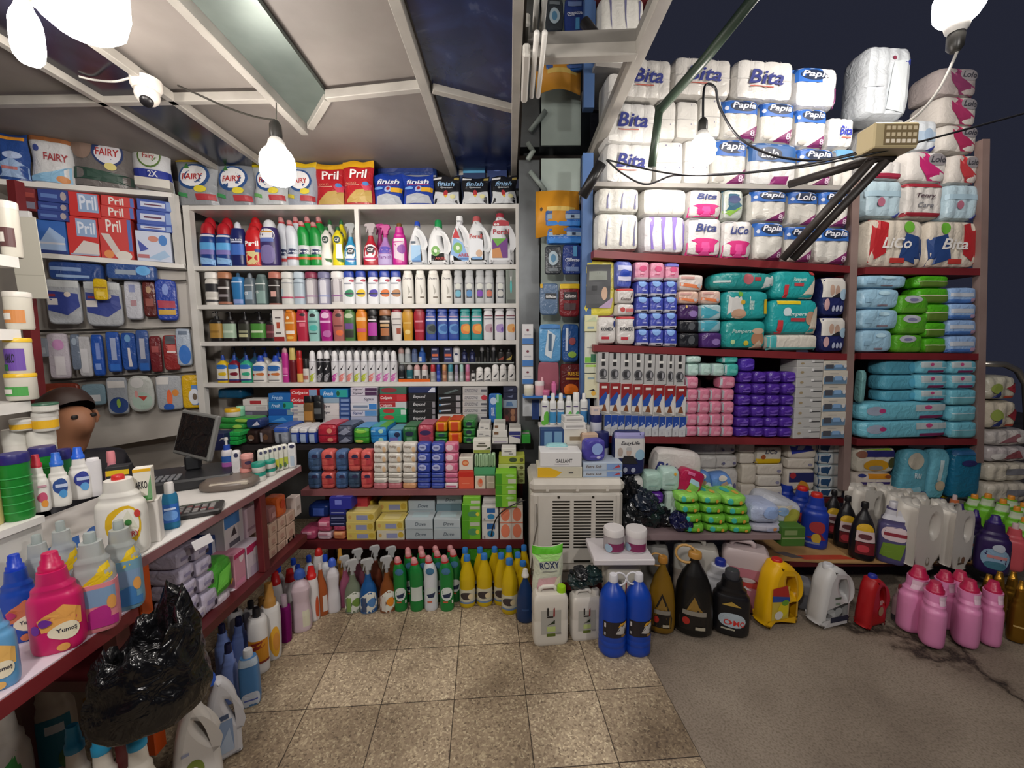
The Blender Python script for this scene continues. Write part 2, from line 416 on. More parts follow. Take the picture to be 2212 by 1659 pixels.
# ------------------------------------------------------------------ things
REG=[]
def obj(name,me,parent=None):
 o=bpy.data.objects.new(name,me);COL.objects.link(o)
 if parent:o.parent=parent
 return o
def thing(name,label,cat,loc,shape,rz=0.0,group=None,rx=0.0,ry=0.0):
 """shape: a mesh, or a list of (part, mesh[, [(sub-part, mesh)]])"""
 if isinstance(shape,bpy.types.Mesh):o=obj(name,shape)
 else:
  o=obj(name,None)
  for p in shape:
   c=obj(p[0],p[1],o)
   for s in (p[2] if len(p)>2 else ()):obj(s[0],s[1],c)
 o.location=loc;o.rotation_euler=(rx,ry,rz);o['category']=cat;o['label']=label
 if group:o['group']=group
 REG.append((o,label,group));return o
def struct(name,mb,parent=None):
 o=obj(name,mb.mesh(name) if isinstance(mb,MB) else mb,parent)
 if not parent:o['kind']='structure'
 return o
ORD='zero first second third fourth fifth sixth seventh eighth ninth tenth eleventh twelfth thirteenth fourteenth fifteenth sixteenth seventeenth eighteenth'.split()
def px(o):
 v=Vector(o.location)-Vector((0,0,EYE));z=v.dot(FW)
 return (1106+F*v.dot(RT)/z,829.5-F*v.dot(UP)/z)
def finish_labels():
 by={}
 for o,l,g in REG:by.setdefault(l,[]).append(o)
 for l,os_ in by.items():
  if len(os_) ==1:continue
  if 'group' not in os_[0]:
   for o in os_:o['group']=l
  pts=sorted([(px(o),o) for o in os_],key=lambda t:t[0][1])
  rows=[[pts[0]]]
  for p in pts[1:]:
   if p[0][1]-rows[-1][0][0][1]<13:rows[-1].append(p)
   else:rows.append([p])
  one_col=all(len(r) ==1 for r in rows)
  for ri,r in enumerate(rows):
   r.sort(key=lambda t:t[0][0])
   for ci,(q,o) in enumerate(r):
    a='leftmost' if ci==0 else ('rightmost' if ci==len(r)-1 else ORD[ci+1]+' from left')
    if len(rows) ==1:o['label']=l+', '+a
    elif one_col:o['label']=l+', '+('topmost' if ri==0 else 'lowest' if ri==len(rows)-1 else ORD[ri+1]+' from top')
    else:o['label']=l+', '+('top row' if ri==0 else 'bottom row' if ri==len(rows)-1 else ORD[ri+1]+' row down')+(', '+a if len(r)>1 else '')
 seen={}
 for o,l,g in REG:
  n=len(o['label'].split())
  if n>16 or n<4:print('LABELLEN',n,o['label'])
  if o['label'] in seen:print('DUP',o['label'])
  seen[o['label']]=1
class Front:
 def __init__(s,Yf,rz,where,shelf=None,tol=.03,top=None):
  s.Y=Yf if callable(Yf) else (lambda x:Yf);s.rz=rz;s.where=where;s.items=[];s.shelf=shelf;s.tol=tol;s.top=top
 def put(s,x0,x1,y0,y1,fn,name,desc,cat,d=.1,dy=0.0,rz=0.0,group=None,where=None,snap=True,g=.985,rx=0.0,ry=0.0):
  if snap:dy += rnd(-.004,.004);rz += rnd(-.012,.012)
  Y=s.Y((x0+x1)/2)+dy
  a,b=atY(x0,y1,s.Y(x0)+dy),atY(x1,y1,s.Y(x1)+dy);t=atY((x0+x1)/2,y0,Y);m=(a+b)/2
  w=(b-a).length*g;z=m.z;top=t.z
  if d<0:d=-d*w
  if snap:
   best=None
   for (bx0,bx1,bY,bd,bt) in s.items:
    ov=min(bx1,b.x)-max(bx0,a.x)
    if ov>.22*min(b.x-a.x,bx1-bx0) and abs(bY+bd/2-Y-d/2)<(bd+d)/2*.9 and abs(bt-z)<s.tol:
     best=bt if best is None else max(best,bt)
   if best is None and s.shelf is not None:
    zz=s.shelf(m.x)+abs(s.shelf(m.x+w/2)-s.shelf(m.x-w/2))/2 if callable(s.shelf) else s.shelf
    if abs(zz-z)<s.tol*1.4:best=zz
   if best is not None:z=best+.0006
  if s.top is not None:top=min(top,(s.top(m.x) if callable(s.top) else s.top)-.003)
  h=max(.008,top-z)
  s.items.append((a.x,b.x,Y,d,z+h))
  sh=fn(*q3(w,d,h))
  n=Vector((-math.sin(s.rz+rz),math.cos(s.rz+rz),0))
  s.rz0=0;return thing(name,(desc+' '+(s.where if where is None else where)).strip(),cat,Vector((m.x,Y,z))+n*d/2,sh,s.rz+rz,group,rx,ry)
# ------------------------------------------------------------------ node material helpers
def nodes(name):
 m=bpy.data.materials.new(name);m.use_nodes=True
 return m,m.node_tree,m.node_tree.nodes['Principled BSDF']
def nd(nt,t,**kw):
 n=nt.nodes.new('ShaderNode'+t)
 for k,v in kw.items():
  if k in n.inputs:n.inputs[k].default_value=v
  else:setattr(n,k,v)
 return n
def ramp(nt,fac,stops):
 r=nt.nodes.new('ShaderNodeValToRGB');e=r.color_ramp.elements
 while len(e)<len(stops):e.new(.5)
 for q,(p,c) in zip(e,stops):q.position=p;q.color=(*lin(c),1)
 nt.links.new(fac,r.inputs['Fac']);return r.outputs['Color']
def mixc(nt,f,a,b,mode='MIX'):
 m=nt.nodes.new('ShaderNodeMix');m.data_type='RGBA';m.blend_type=mode
 if isinstance(f,float):m.inputs[0].default_value=f
 else:nt.links.new(f,m.inputs[0])
 nt.links.new(a,m.inputs[6]);nt.links.new(b,m.inputs[7]);return m.outputs[2]
def noisy(name,c0,c1,scale,rough=.5,metal=0.0,stretch=(1,1,1),bump=0.0,det=5):
 m,nt,b=nodes(name);tc=nd(nt,'TexCoord');mp=nd(nt,'Mapping');mp.inputs['Scale'].default_value=stretch
 n=nd(nt,'TexNoise',Scale=scale,Detail=det)
 nt.links.new(tc.outputs['Object'],mp.inputs['Vector']);nt.links.new(mp.outputs[0],n.inputs['Vector'])
 nt.links.new(ramp(nt,n.outputs['Fac'],[(.3,c0),(.7,c1)]),b.inputs['Base Color'])
 b.inputs['Roughness'].default_value=rough;b.inputs['Metallic'].default_value=metal
 if bump:
  bp=nd(nt,'Bump',Strength=bump,Distance=.01);nt.links.new(n.outputs['Fac'],bp.inputs['Height']);nt.links.new(bp.outputs[0],b.inputs['Normal'])
 return m
WHITE=noisy('painted_white_metal','cfcdc8','e2e0dc',6,.4)
RED=noisy('maroon_metal','6a1f24','7d2a2e',5,.42)
DRED=noisy('dark_maroon_metal','4a1518','5e1f22',5,.45)
BEIGE=noisy('ceiling_vinyl','7f7874','938c87',3,.62,bump=.15)
BARM=noisy('ceiling_bar_metal','9a968f','b0aca5',6,.42)
STEEL=noisy('grey_sheet_metal','5a5d5e','74787a',4,.35,.6)
GALV=noisy('galvanised_sheet','5f6a66','838d88',2.5,.45,.5)
DARK=noisy('dark_panel','1b1719','2a2426',5,.6)
CARDB=noisy('corrugated_cardboard','9a7446','b08a58',8,.8)
BLK=noisy('dark_bin','17181b','202226',8,.4)
TILE,nt,b=nodes('terrazzo_tile')
tc=nd(nt,'TexCoord');br=nd(nt,'TexBrick',Scale=1.0);br.offset=0;br.squash=1
br.inputs['Brick Width'].default_value=.3;br.inputs['Row Height'].default_value=.3;br.inputs['Mortar Size'].default_value=.0022;br.inputs['Mortar Smooth'].default_value=.3
br.inputs['Color1'].default_value=(*lin('f2ecdf'),1);br.inputs['Color2'].default_value=(*lin('d2cabb'),1);br.inputs['Mortar'].default_value=(*lin('554c42'),1)
nt.links.new(tc.outputs['Object'],br.inputs['Vector'])
vo=nd(nt,'TexVoronoi',Scale=150.0);nz0=nd(nt,'TexNoise',Scale=40.0,Detail=2.0)
mx=nd(nt,'MixRGB');mx.inputs['Fac'].default_value=.02
nt.links.new(tc.outputs['Object'],mx.inputs['Color1']);nt.links.new(nz0.outputs['Color'],mx.inputs['Color2'])
nt.links.new(tc.outputs['Object'],nz0.inputs['Vector']);nt.links.new(mx.outputs[0],vo.inputs['Vector'])
sep=nd(nt,'SeparateColor');nt.links.new(vo.outputs['Color'],sep.inputs[0])
chips=ramp(nt,sep.outputs[0],[(0,'85776a'),(.12,'ab9c8a'),(.4,'bcad9b'),(.75,'c8baa6'),(.92,'e2d6be'),(1,'f2ead4')])
ns=nd(nt,'TexNoise',Scale=2.3,Detail=5.0);nt.links.new(tc.outputs['Object'],ns.inputs['Vector'])
stain=ramp(nt,ns.outputs['Fac'],[(.3,'9a9188'),(.6,'ffffff')])
nt.links.new(mixc(nt,1.0,mixc(nt,1.0,chips,br.outputs['Color'],'MULTIPLY'),stain,'MULTIPLY'),b.inputs['Base Color'])
b.inputs['Roughness'].default_value=.55
CONC,nt,b=nodes('worn_concrete')
tc=nd(nt,'TexCoord');n1=nd(nt,'TexNoise',Scale=1.6,Detail=9.0,Roughness=.65);n2=nd(nt,'TexNoise',Scale=120.0,Detail=3.0)
wn=nd(nt,'TexNoise',Scale=2.2,Detail=6.0,Roughness=.7);vv=nd(nt,'TexVoronoi',Scale=.75);vv.feature='DISTANCE_TO_EDGE'
for n in (n1,n2,wn):nt.links.new(tc.outputs['Object'],n.inputs['Vector'])
ad=nd(nt,'MixRGB');ad.inputs['Fac'].default_value=.3
nt.links.new(tc.outputs['Object'],ad.inputs['Color1']);nt.links.new(wn.outputs['Color'],ad.inputs['Color2']);nt.links.new(ad.outputs[0],vv.inputs['Vector'])
base=ramp(nt,n1.outputs['Fac'],[(.3,'6b5f53'),(.5,'84786a'),(.72,'978b7c')])
grit=ramp(nt,n2.outputs['Fac'],[(.3,'cdc8c2'),(.55,'ffffff')])
crack=ramp(nt,vv.outputs['Distance'],[(0,'4a423c'),(.006,'b8b2aa'),(.018,'ffffff')])
nt.links.new(mixc(nt,1.0,mixc(nt,1.0,base,grit,'MULTIPLY'),crack,'MULTIPLY'),b.inputs['Base Color'])
b.inputs['Roughness'].default_value=.7
bp=nd(nt,'Bump',Strength=.25,Distance=.01);nt.links.new(n2.outputs['Fac'],bp.inputs['Height']);nt.links.new(bp.outputs[0],b.inputs['Normal'])
def glassm(name,c,rough,spec=1.0):
 m,nt,b=nodes(name);tc=nd(nt,'TexCoord');n=nd(nt,'TexNoise',Scale=3.0,Detail=6.0,Distortion=2.0)
 nt.links.new(tc.outputs['Object'],n.inputs['Vector'])
 nt.links.new(ramp(nt,n.outputs['Fac'],[(.45,c[0]),(.62,c[1]),(.66,c[2])]),b.inputs['Base Color'])
 b.inputs['Roughness'].default_value=rough;b.inputs['IOR'].default_value=spec
 return m
NAVYG=glassm('smeared_navy_glass',('131d44','1d2a58','3a4568'),.25,1.5)
FOILG=glassm('dark_plastic_strip',('14131f','1e1c2c','35323f'),.2,1.5)
MIRR=glassm('mirror_glass',('101418','12171b','161b1e'),.015,6.0)
# ------------------------------------------------------------------ setting
ya=.07
def tl(x0,x1,y0,y1,mt,name,z):
 mb=MB();mb.add([(x0*.3,y0*.3,0),(x1*.3,y0*.3,0),(x1*.3,y1*.3,0),(x0*.3,y1*.3,0),(x0*.3,y0*.3,-.05),(x1*.3,y0*.3,-.05),(x1*.3,y1*.3,-.05),(x0*.3,y1*.3,-.05)],[(0,1,2,3),(0,4,5,1),(1,5,6,2),(2,6,7,3),(3,7,4,0),(7,6,5,4)],mt)
 o=struct(name,mb);cx,cy=2.466*.3,-6.17*.3
 o.rotation_euler=(0,0,ya);o.location=(-(cx*math.cos(ya)-cy*math.sin(ya)),-(cx*math.sin(ya)+cy*math.cos(ya)),z)
tl(-11,5,-16,7,TILE,'floor',0);tl(5.0,40,-20,26,CONC,'floor_street',-.008)
CZ=2.70
def slab(name,x0,x1,y0,y1,z,mt,th=.02):
 mb=MB();mb.box((x0,y0,z),(x1,y1,z+th),mt);return struct(name,mb)
slab('ceiling',-4.2,.53,-1.6,3.2,CZ+.03,BEIGE,.04)
slab('window_1',-.37,.03,-1.2,3.1,CZ,NAVYG,.008);slab('window_2',.06,.52,-1.2,2.75,CZ,MIRR,.008)
slab('window_3',-2.0,-1.68,-1.2,3.0,CZ,FOILG,.01)
mb=MB();a=atZ(705,203,CZ);c=atZ(662,268,CZ)
mb.add([(-1.12,-1.2,CZ),(-.885,-1.2,CZ),(a.x,a.y,CZ),(c.x,c.y,CZ),(-1.12,-1.2,CZ+.02),(-.885,-1.2,CZ+.02),(a.x,a.y,CZ+.02),(c.x,c.y,CZ+.02)],[(0,3,2,1),(4,5,6,7),(0,1,5,4),(1,2,6,5),(2,3,7,6),(3,0,4,7)],GALV)
struct('trim_1',mb)
def bar(n,p,q,w=.035,h=.03,mt=None,z=CZ):
 p,q=Vector((*p,z)),Vector((*q,z));d=(q-p);L=d.length;a=math.atan2(d.y,d.x)
 mb=MB();mb.box((0,-w/2,-h),(L,w/2,0.012),mt or BARM,.003)
 o=struct('trim_%d'%n,mb);o.location=p;o.rotation_euler=(0,0,a)
bar(2,(-2.02,-1.2),(-2.02,2.95));bar(3,(-1.665,-1.2),(-1.665,2.95));bar(4,(-1.145,-1.2),(c.x-.02,c.y+.02),.04,.05)
bar(5,(-.395,-1.2),(-.405,3.0),.045,.035);bar(6,(.045,-1.2),(.02,3.05),.04,.035);bar(7,(.545,-1.2),(.53,2.9),.05,.045)
bar(8,(-4.1,2.16),(-1.17,2.1));bar(9,(a.x,a.y),(-.42,2.02));bar(10,(a.x,a.y+.01),(c.x+.02,c.y));bar(11,(-.37,2.03),(.02,2.2));bar(12,(.07,1.80),(.52,1.78),.045,.05)
bar(13,(-.37,2.98),(.02,3.08),.03)
def wall(name,p,q,z0,z1,mt,th=.06):
 p,q=Vector((*p,0)),Vector((*q,0));d=q-p;a=math.atan2(d.y,d.x)
 mb=MB();mb.box((0,0,z0),(d.length,th,z1),mt);o=struct(name,mb);o.location=p;o.rotation_euler=(0,0,a);return o
wall('wall_back',(-2.3,3.3),(.62,3.3),0,CZ,STEEL)
LA,LB=Vector((-3.05,2.83,0)),Vector((-2.24,3.2,0))
wall('wall_left',(-4.5,2.2),(-2.15,3.28),0,CZ,noisy('left_wall_paint','a39c93','bab3aa',3,.5))
wall('wall_side',(-4.45,-1.6),(-4.45,2.25),0,CZ,BEIGE)
# ------------------------------------------------------------------ planks, posts
def plank(P,Q,dep,th,mt,back=None):
 """front top edge P-Q, running dep metres away from the viewer"""
 P,Q=Vector(P),Vector(Q);d=(Q-P);n=Vector((-d.y,d.x,0)).normalized()*dep;t=Vector((0,0,th))
 vs=[P-t,Q-t,Q+n-t,P+n-t,P,Q,Q+n,P+n]
 return MB().add(vs,[(0,3,2,1),(4,5,6,7),(0,1,5,4),(1,2,6,5),(2,3,7,6),(3,0,4,7)],mt)
def prism(p,q,w,d,mt):
 p,q=Vector(p),Vector(q);mb=MB()
 mb.add([p+Vector((-w/2,0,0)),p+Vector((w/2,0,0)),p+Vector((w/2,d,0)),p+Vector((-w/2,d,0)),q+Vector((-w/2,0,0)),q+Vector((w/2,0,0)),q+Vector((w/2,d,0)),q+Vector((-w/2,d,0))],[(0,3,2,1),(4,5,6,7),(0,1,5,4),(1,2,6,5),(2,3,7,6),(3,0,4,7)],mt)
 return mb
def parts(name,label,cat,lst,loc=(0,0,0)):
 o=obj(name,None);o['label']=label;o['category']=cat;o.location=loc;REG.append((o,label,None))
 for p in lst:
  c=obj(p[0],p[1].mesh(p[0]) if isinstance(p[1],MB) else p[1],o)
  c.location=-Vector(loc)
  for s in (p[2] if len(p)>2 else ()):obj(s[0],s[1].mesh(s[0]) if isinstance(s[1],MB) else s[1],c)
 return o
YB=2.85
def zB(y,Y=YB,x=770):return atY(x,y,Y).z
XL,XR=atY(424,640,YB).x,atY(1116,640,YB).x
ZS=[zB(442),zB(573),zB(657),zB(736.5),zB(826)]
pl=[]
for z in ZS:pl.append(('shelf',plank((XL,YB,z),(XR,YB,z),.36,.03,WHITE)))
pl.append(('post',prism((XL-.02,YB-.004,.75),(XL-.02,YB-.004,ZS[0]),.045,.045,WHITE)));pl.append(('post',prism((XR+.012,YB-.004,.75),(XR+.012,YB-.004,ZS[0]),.035,.045,WHITE)))
xd=atY(772,510,YB).x;pl.append(('divider',prism((xd,YB-.002,ZS[1]),(xd,YB-.002,ZS[0]-.03),.028,.03,WHITE)))
mb=MB();mb.box((XL-.04,YB+.365,.72),(XR+.03,YB+.38,ZS[0]-.01),noisy('shelf_back_panel','8d8a86','a29f9b',3,.5));pl.append(('back_panel',mb))
g0=zB(783,YB+.06,980);mb=MB();mb.box((atY(860,783,YB).x,YB+.05,g0-.008),(atY(1110,783,YB).x,YB+.3,g0),'cfd8d6:t');pl.append(('riser',mb))
parts('shelving_unit','white metal shelving unit full of bottles against the back wall','shelving',pl,(0,YB,.72))
SL=.46
def YL(x):return 2.42+.42*x/420
lp=[]
def lplank(p,q,dep,th=.03):return plank(atY(p[0],p[1],YL(p[0])),atY(q[0],q[1],YL(q[0])),dep,th,WHITE)
lp.append(('shelf',lplank((-40,383),(372,416),.34)));lp.append(('shelf',lplank((90,546),(398,570.5),.34)))
lp.append(('post',prism(atY(385,571,YL(385)),atY(369,418,YL(369)),.04,.04,WHITE)))
mb=MB();A,B_=atY(60,580,YL(60)+.13),atY(420,582,YL(420)+.06)
A2,B2=atY(90,990,YL(90)+.13),atY(440,930,YL(440)+.06)
mb.add([A,B_,B2,A2,A+Vector((-.01,.03,0)),B_+Vector((-.01,.03,0)),B2+Vector((-.01,.03,0)),A2+Vector((-.01,.03,0))],[(0,3,2,1),(4,5,6,7),(0,1,5,4),(1,2,6,5),(2,3,7,6),(3,0,4,7)],noisy('pegboard_paint','a29d96','c4bfb8',2.5,.45))
lp.append(('hanging_panel',mb))
for p,q in (((170,612),(402,606)),((60,716),(412,708)),((110,822),(425,803))):
 mb=MB();mb.tube([atY(p[0],p[1],YL(p[0])+.06),atY(q[0],q[1],YL(q[0])+.03)],.007,'55524e:m',8);lp.append(('rail',mb))
parts('hook_rack','white wall rack of two shelves over a hook panel on the left wall','wall rack',lp,atY(230,980,YL(230)))
o=parts('post','maroon upright post with a faded top beside the left wall rack','post',[('upright',prism(atY(84,960,2.3),atY(22,388,2.3),.045,.045,RED))],atY(84,960,2.3))
# ------------------------------------------------------------------ counter with its lower shelf
XC=-1.12
def cz(x,y):return atX(x,y,XC).z
zct=(cz(650,1010)+cz(300,1195))/2;zcb=(cz(440,1365)+cz(640,1172))/2
yc0,yc1=atX(292,1195,XC).y,atX(650,1010,XC).y
cp=[]
mb=MB();mb.box((XC-.62,yc0,zct-.004),(XC,yc1,zct),noisy('worn_white_laminate','c9c6c2','dedbd8',6,.4));mb.box((XC-.62,yc0,zct-.034),(XC+.002,yc1,zct-.0045),noisy('counter_edge','80565a','94696b',5,.45));cp.append(('counter_top',mb))
mb=MB();mb.box((XC-.5,yc0,zcb-.035),(XC,yc1+.02,zcb),DRED);cp.append(('shelf',mb))
for y,c,w in ((yc0+.02,'b8480f',.04),((atX(572,1140,XC).y),'5e1f22',.04)):
 mb=MB();mb.box((XC-.03,y-w/2,zcb+.001 if y>yc0+.1 else .2),(XC+.001,y+w/2,zct-.035),c+':p',.003);cp.append(('upright',mb))
mb=MB();mb.box((XC-.56,yc0+.02,zcb),(XC-.52,yc1,zct-.036),DARK);cp.append(('back_panel',mb))
for y in (yc0+.06,yc1-.06):
 mb=MB();mb.box((XC-.5,y-.02,0),(XC-.46,y+.02,zcb-.036),DRED);cp.append(('leg',mb))
parts('counter','white topped shop counter with maroon edge on the left','counter',cp,(XC-.3,(yc0+yc1)/2,0))
# ------------------------------------------------------------------ near display stand on the left
zsl=(cz(327,1286)+cz(0,1507))/2;XS=XC;XU=-1.36
zsu=(atX(210,1068,XU).z+atX(0,1152,XU).z)/2
dp=[];YE=yc0-.012;YS=min(1.235,yc0-.01)
mb=MB();mb.box((XS-.42,.45,zsl-.004),(XS,YS,zsl),noisy('pink_white_board','c3b3c2','d6c8d2',6,.45));dp.append(('shelf',mb))
mb=MB();mb.box((XS-.42,.45,zsl-.045),(XS+.002,YS,zsl-.0045),RED);dp.append(('edge_beam',mb))
mb=MB();mb.box((XU-.25,.45,zsu-.02),(XU,YE,zsu),WHITE);dp.append(('shelf',mb))
mb=MB();mb.box((XU-.03,.45,zsl+.001),(XU-.012,YE,zsu-.021),'d3d1cb:p')
def SP_(u,v,o):return (XU-.0115+o,.45+(u+1)/2*.92,zsl+v*(zsu-zsl))
art(mb,SP_,[('R',.38,.2,.66,.62,'2a5fa8'),('E',.86,.62,.05,.1,'3f8f4a'),('E',.9,.72,.04,.09,'59a84e'),('E',.75,.55,.06,.1,'3a5fa0'),('R',.72,.28,.9,.36,'d8b023'),('R',.74,.2,.9,.27,'6a63a8')]);dp.append(('sign_panel',mb))
for y in (.5,YS-.04):
 mb=MB();mb.box((XS-.05,y-.02,0),(XS-.01,y+.02,zsl-.046),DRED);dp.append(('leg',mb))
 mb=MB();mb.box((XU-.24,y-.02,0),(XU-.2,y+.02,zsu-.021),DRED);dp.append(('leg',mb))
parts('display_stand','stepped display stand with maroon edge at lower left','display stand',dp,(XS-.2,.85,0))
XJ=-1.62
jp=[]
for (yy,x) in ((556,40),(712,44),(866,66)):
 p=atX(x,yy,XJ)
 mb=MB();mb.box((XJ-.3,.5,p.z-.035),(XJ,p.y,p.z),WHITE);jp.append(('shelf',mb))
for y in (.6,1.2):
 mb=MB();mb.box((XJ-.3,y-.015,zsu+.001),(XJ-.27,y+.015,1.95),WHITE);jp.append(('upright',mb))
mb=MB();mb.box((XJ-.32,.5,zsu-.02),(XJ,1.36,zsu),WHITE);jp.append(('shelf',mb))
for y in (.6,1.2):
 mb=MB();mb.box((XJ-.3,y-.015,0),(XJ-.27,y+.015,zsu-.021),WHITE);jp.append(('leg',mb))
parts('jar_rack','white rack of cream jars cut by the left edge','rack',jp,(XJ-.15,.9,0))
# ------------------------------------------------------------------ low display in front of the white shelving
YT=2.33
zt1,zt0=zB(1058,YT,880),zB(1168,YT-.04,880)
xa,xb=atY(652,1100,YT).x,atY(1132,1100,YT).x
tp=[('shelf',plank((xa,YT,zt1),(xb-.09,YT,zt1),.35,.035,noisy('dusty_maroon','7c4a4e','8d5a5c',5,.5))),('shelf',plank((xa-.04,YT-.04,zt0),(xb,YT-.04,zt0),.45,.05,DRED)),('top_shelf',plank((XL+.05,YT+.22,zB(961,YT+.22,880)),(XR-.03,YT+.22,zB(961,YT+.22,880)),.28,.03,DARK)),
 ('upper_shelf',plank((XL+.03,YB-.035,zB(913,YB-.02)),(XR-.01,YB-.035,zB(913,YB-.02)),.3,.02,DARK)),('back_panel',plank((xa,YT+.42,zB(961,YT+.22,880)-.04),(xb,YT+.42,zB(961,YT+.22,880)-.04),.02,.35,DARK))]
for x in (xa+.02,xb-.02):tp.append(('leg',prism((x,YT+.3,0),(x,YT+.3,zt1-.04),.04,.04,DRED)))
parts('soap_display','maroon stepped soap display standing below the white shelving','display',tp,(-.6,YT,0))
# ------------------------------------------------------------------ red shelving on the street side
def YR(x):return 2.38+.17*(x-1283)/562 if x<1845 else 2.55+.07*(x-1845)/285
R1=[((1283,540),(1848,575)),((1283,744),(1848,765)),((1290,942),(1838,949))]
R2=[((1870,577),(2130,580)),((1861,762),(2126,764)),((1852,949),(2120,948))]
def zline(seg):
 a,b=[atY(x,y,YR(x)) for x,y in seg]
 return lambda X:a.z+(b.z-a.z)*(X-a.x)/(b.x-a.x)
def rparts(segs,top,posts):
 r=[]
 for s in segs:
  a,b=[atY(x,y,YR(x)) for x,y in s];r.append(('shelf',plank(a,b,.42,.042,RED)))
 for (x0,y0),(x1,y1) in posts:
  a,b=atY(x1,y1,YR(x1)-.004),atY(x0,y0,YR(x0)-.004);r.append(('post',prism((a.x,a.y,a.z),b,.045,.045,noisy('brown_post','7a6560','8d7a74',4,.5))))
 return r
rp=rparts(R1,0,[((1851,385),(1828,1060))])
for (x0,y0,x1,y1) in ((1285,388,1862,398),(1320,300,1800,330),(1300,955,1828,950)):
 pass
a,b_=atY(1283,392,YR(1283)),atY(1866,402,YR(1866));rp.append(('shelf',plank(a,b_,.4,.025,noisy('grey_shelf','8b8783','9a9692',4,.5))))
mb=MB();a,b_,c,d=[Vector((q.x-.045,q.y+.43,q.z)) for q in (atY(1288,1060,YR(1283)),atY(1836,1060,YR(1845)),atY(1842,400,YR(1845)),atY(1288,395,YR(1283)))]
mb.add([a,b_,c,d],[(0,1,2,3)],noisy('maroon_back','3c1d20','4c2629',4,.6));mb.add([p+Vector((0,.02,0)) for p in (a,b_,c,d)],[(3,2,1,0)],DARK);rp.append(('back_panel',mb))
a=atY(1262,1000,2.44);b_=atY(1268,330,2.44);rp.append(('post',prism((a.x,2.44,0),(a.x,2.44,b_.z),.06,.05,noisy('blue_post','3c5a88','4a6a9c',4,.5))))
parts('shelving_unit','maroon shelving unit of paper goods beside the air cooler','shelving',rp,(1.3,2.45,0))
rp=rparts(R2,0,[((2131,300),(2118,1000))])
mb=MB();a,b_,c,d=[Vector((q.x-.03,q.y+.43,q.z)) for q in (atY(1862,1060,2.55),atY(2108,1060,2.62),atY(2114,575,2.62),atY(1878,575,2.55))]
mb.add([a,b_,c,d],[(0,1,2,3)],DARK);mb.add([p+Vector((0,.02,0)) for p in (a,b_,c,d)],[(3,2,1,0)],DARK);rp.append(('back_panel',mb))
parts('shelving_unit','maroon shelving unit holding teal and green packs, at far right','shelving',rp,(2.6,2.6,0))
YD=2.12
bz=atY(1600,1155,YD).z
bp_=[('board',plank((atY(1350,1150,YD).x,YD,bz),(atY(1705,1162,YD).x,YD,bz),.5,.03,noisy('dusty_board','7d696c','8e7a7c',5,.55)))]
bz2=atY(1900,1213,2.22).z
bp_.append(('board',plank((atY(1712,1190,2.2).x,2.22,bz2),(3.05,2.22,bz2),.62,.03,DRED)))
bp_.append(('rear_board',plank((atY(1470,1080,2.63).x,2.63,bz),(atY(1822,1080,2.63).x,2.63,bz),.3,.03,DRED)))
for x,y in ((atY(1360,1200,YD).x,2.5),(2.55,2.5),(1.75,2.5)):bp_.append(('leg',prism((x,y,0),(x,y,bz2-.03),.04,.04,DRED)))
parts('street_bench','low maroon bench carrying wipes and jugs on the pavement','bench',bp_,(1.6,YD+.2,0))
# ------------------------------------------------------------------ light bulbs and their wiring
LAMP=glow('lit_bulb','fff6ec',55)
LAMP2=glow('lit_bulb_bright','fff6ec',95)
def bulb(x,y,Y,r,h,label,hold='2b2a28',up=True,cords=(),tilt=0.0):
 c=atY(x,y,Y);g=MB();n=10
 pr=[(-.5,.3),(-.47,.62),(-.38,.88),(-.22,.99),(0,1),(.2,.96),(.34,.8),(.43,.6),(.5,.5)]
 g.loft([(z*h,q*r,q*r,2,0,0) for z,q in pr],LAMP2 if up==2 else LAMP,18)
 nk=MB();nk.loft([(h*.5,r*.52,r*.52,2,0,0),(h*.62,r*.46,r*.46,2,0,0),(h*.72,r*.3,r*.3,2,0,0)],'d8d6d2:p',16)
 hd=MB();hd.loft([(h*.7,r*.34,r*.34,2,0,0),(h*.78,r*.36,r*.36,2,0,0),(h*1.05,r*.34,r*.34,2,0,0),(h*1.15,r*.2,r*.2,2,0,0)],hold+':p',14)
 ps=[('globe',g.mesh('globe')),('neck',nk.mesh('neck')),('socket',hd.mesh('socket'))]
 o=thing('light_bulb',label,'light bulb',c,ps,0,None,tilt)
 return c
b1=bulb(600,358,1.95,.075,.17,'lit white bulb hanging in front of the red and silver pouches')
b2=bulb(172,-34,.95,.08,.2,'large lit bulb glaring at the top left corner')
b3=bulb(58,76,1.5,.043,.19,'slim lit bulb just left of the large glaring one')
b4=bulb(1516,326,2.05,.062,.13,'lit bulb hanging before the toilet paper stacks')
b5=bulb(2072,8,1.9,.085,.17,'lit bulb hung high against the night sky',up=2,tilt=PI)
def cord(name,label,pts,r,c,cat='cord'):
 mb=MB();q=[]
 P=[Vector(p) for p in pts]
 for i in range(len(P)-1):
  a,b,c_,d=P[max(i-1,0)],P[i],P[i+1],P[min(i+2,len(P)-1)]
  for k in range(8):
   t=k/8;q.append(.5*(2*b+(c_-a)*t+(2*a-5*b+4*c_-d)*t*t+(3*b-a-3*c_+d)*t**3))
 q.append(P[-1]);mb.tube(q,r,c,6);return thing(name,label,cat,(0,0,0),mb.mesh(name))
ct=lambda x,y:atZ(x,y,CZ-.01)
cord('lamp_cord','dark wire looping from the ceiling to the middle bulb',[ct(385,185),atY(430,205,1.9),atY(490,232,1.92),atY(550,252,1.95),b1+Vector((0,0,.2))],.004,'26241f:p')
cord('lamp_cord','thin wire dropping from the ceiling straight to the middle bulb',[ct(597,214),b1+Vector((.005,0,.2))],.003,'6a675f:p')
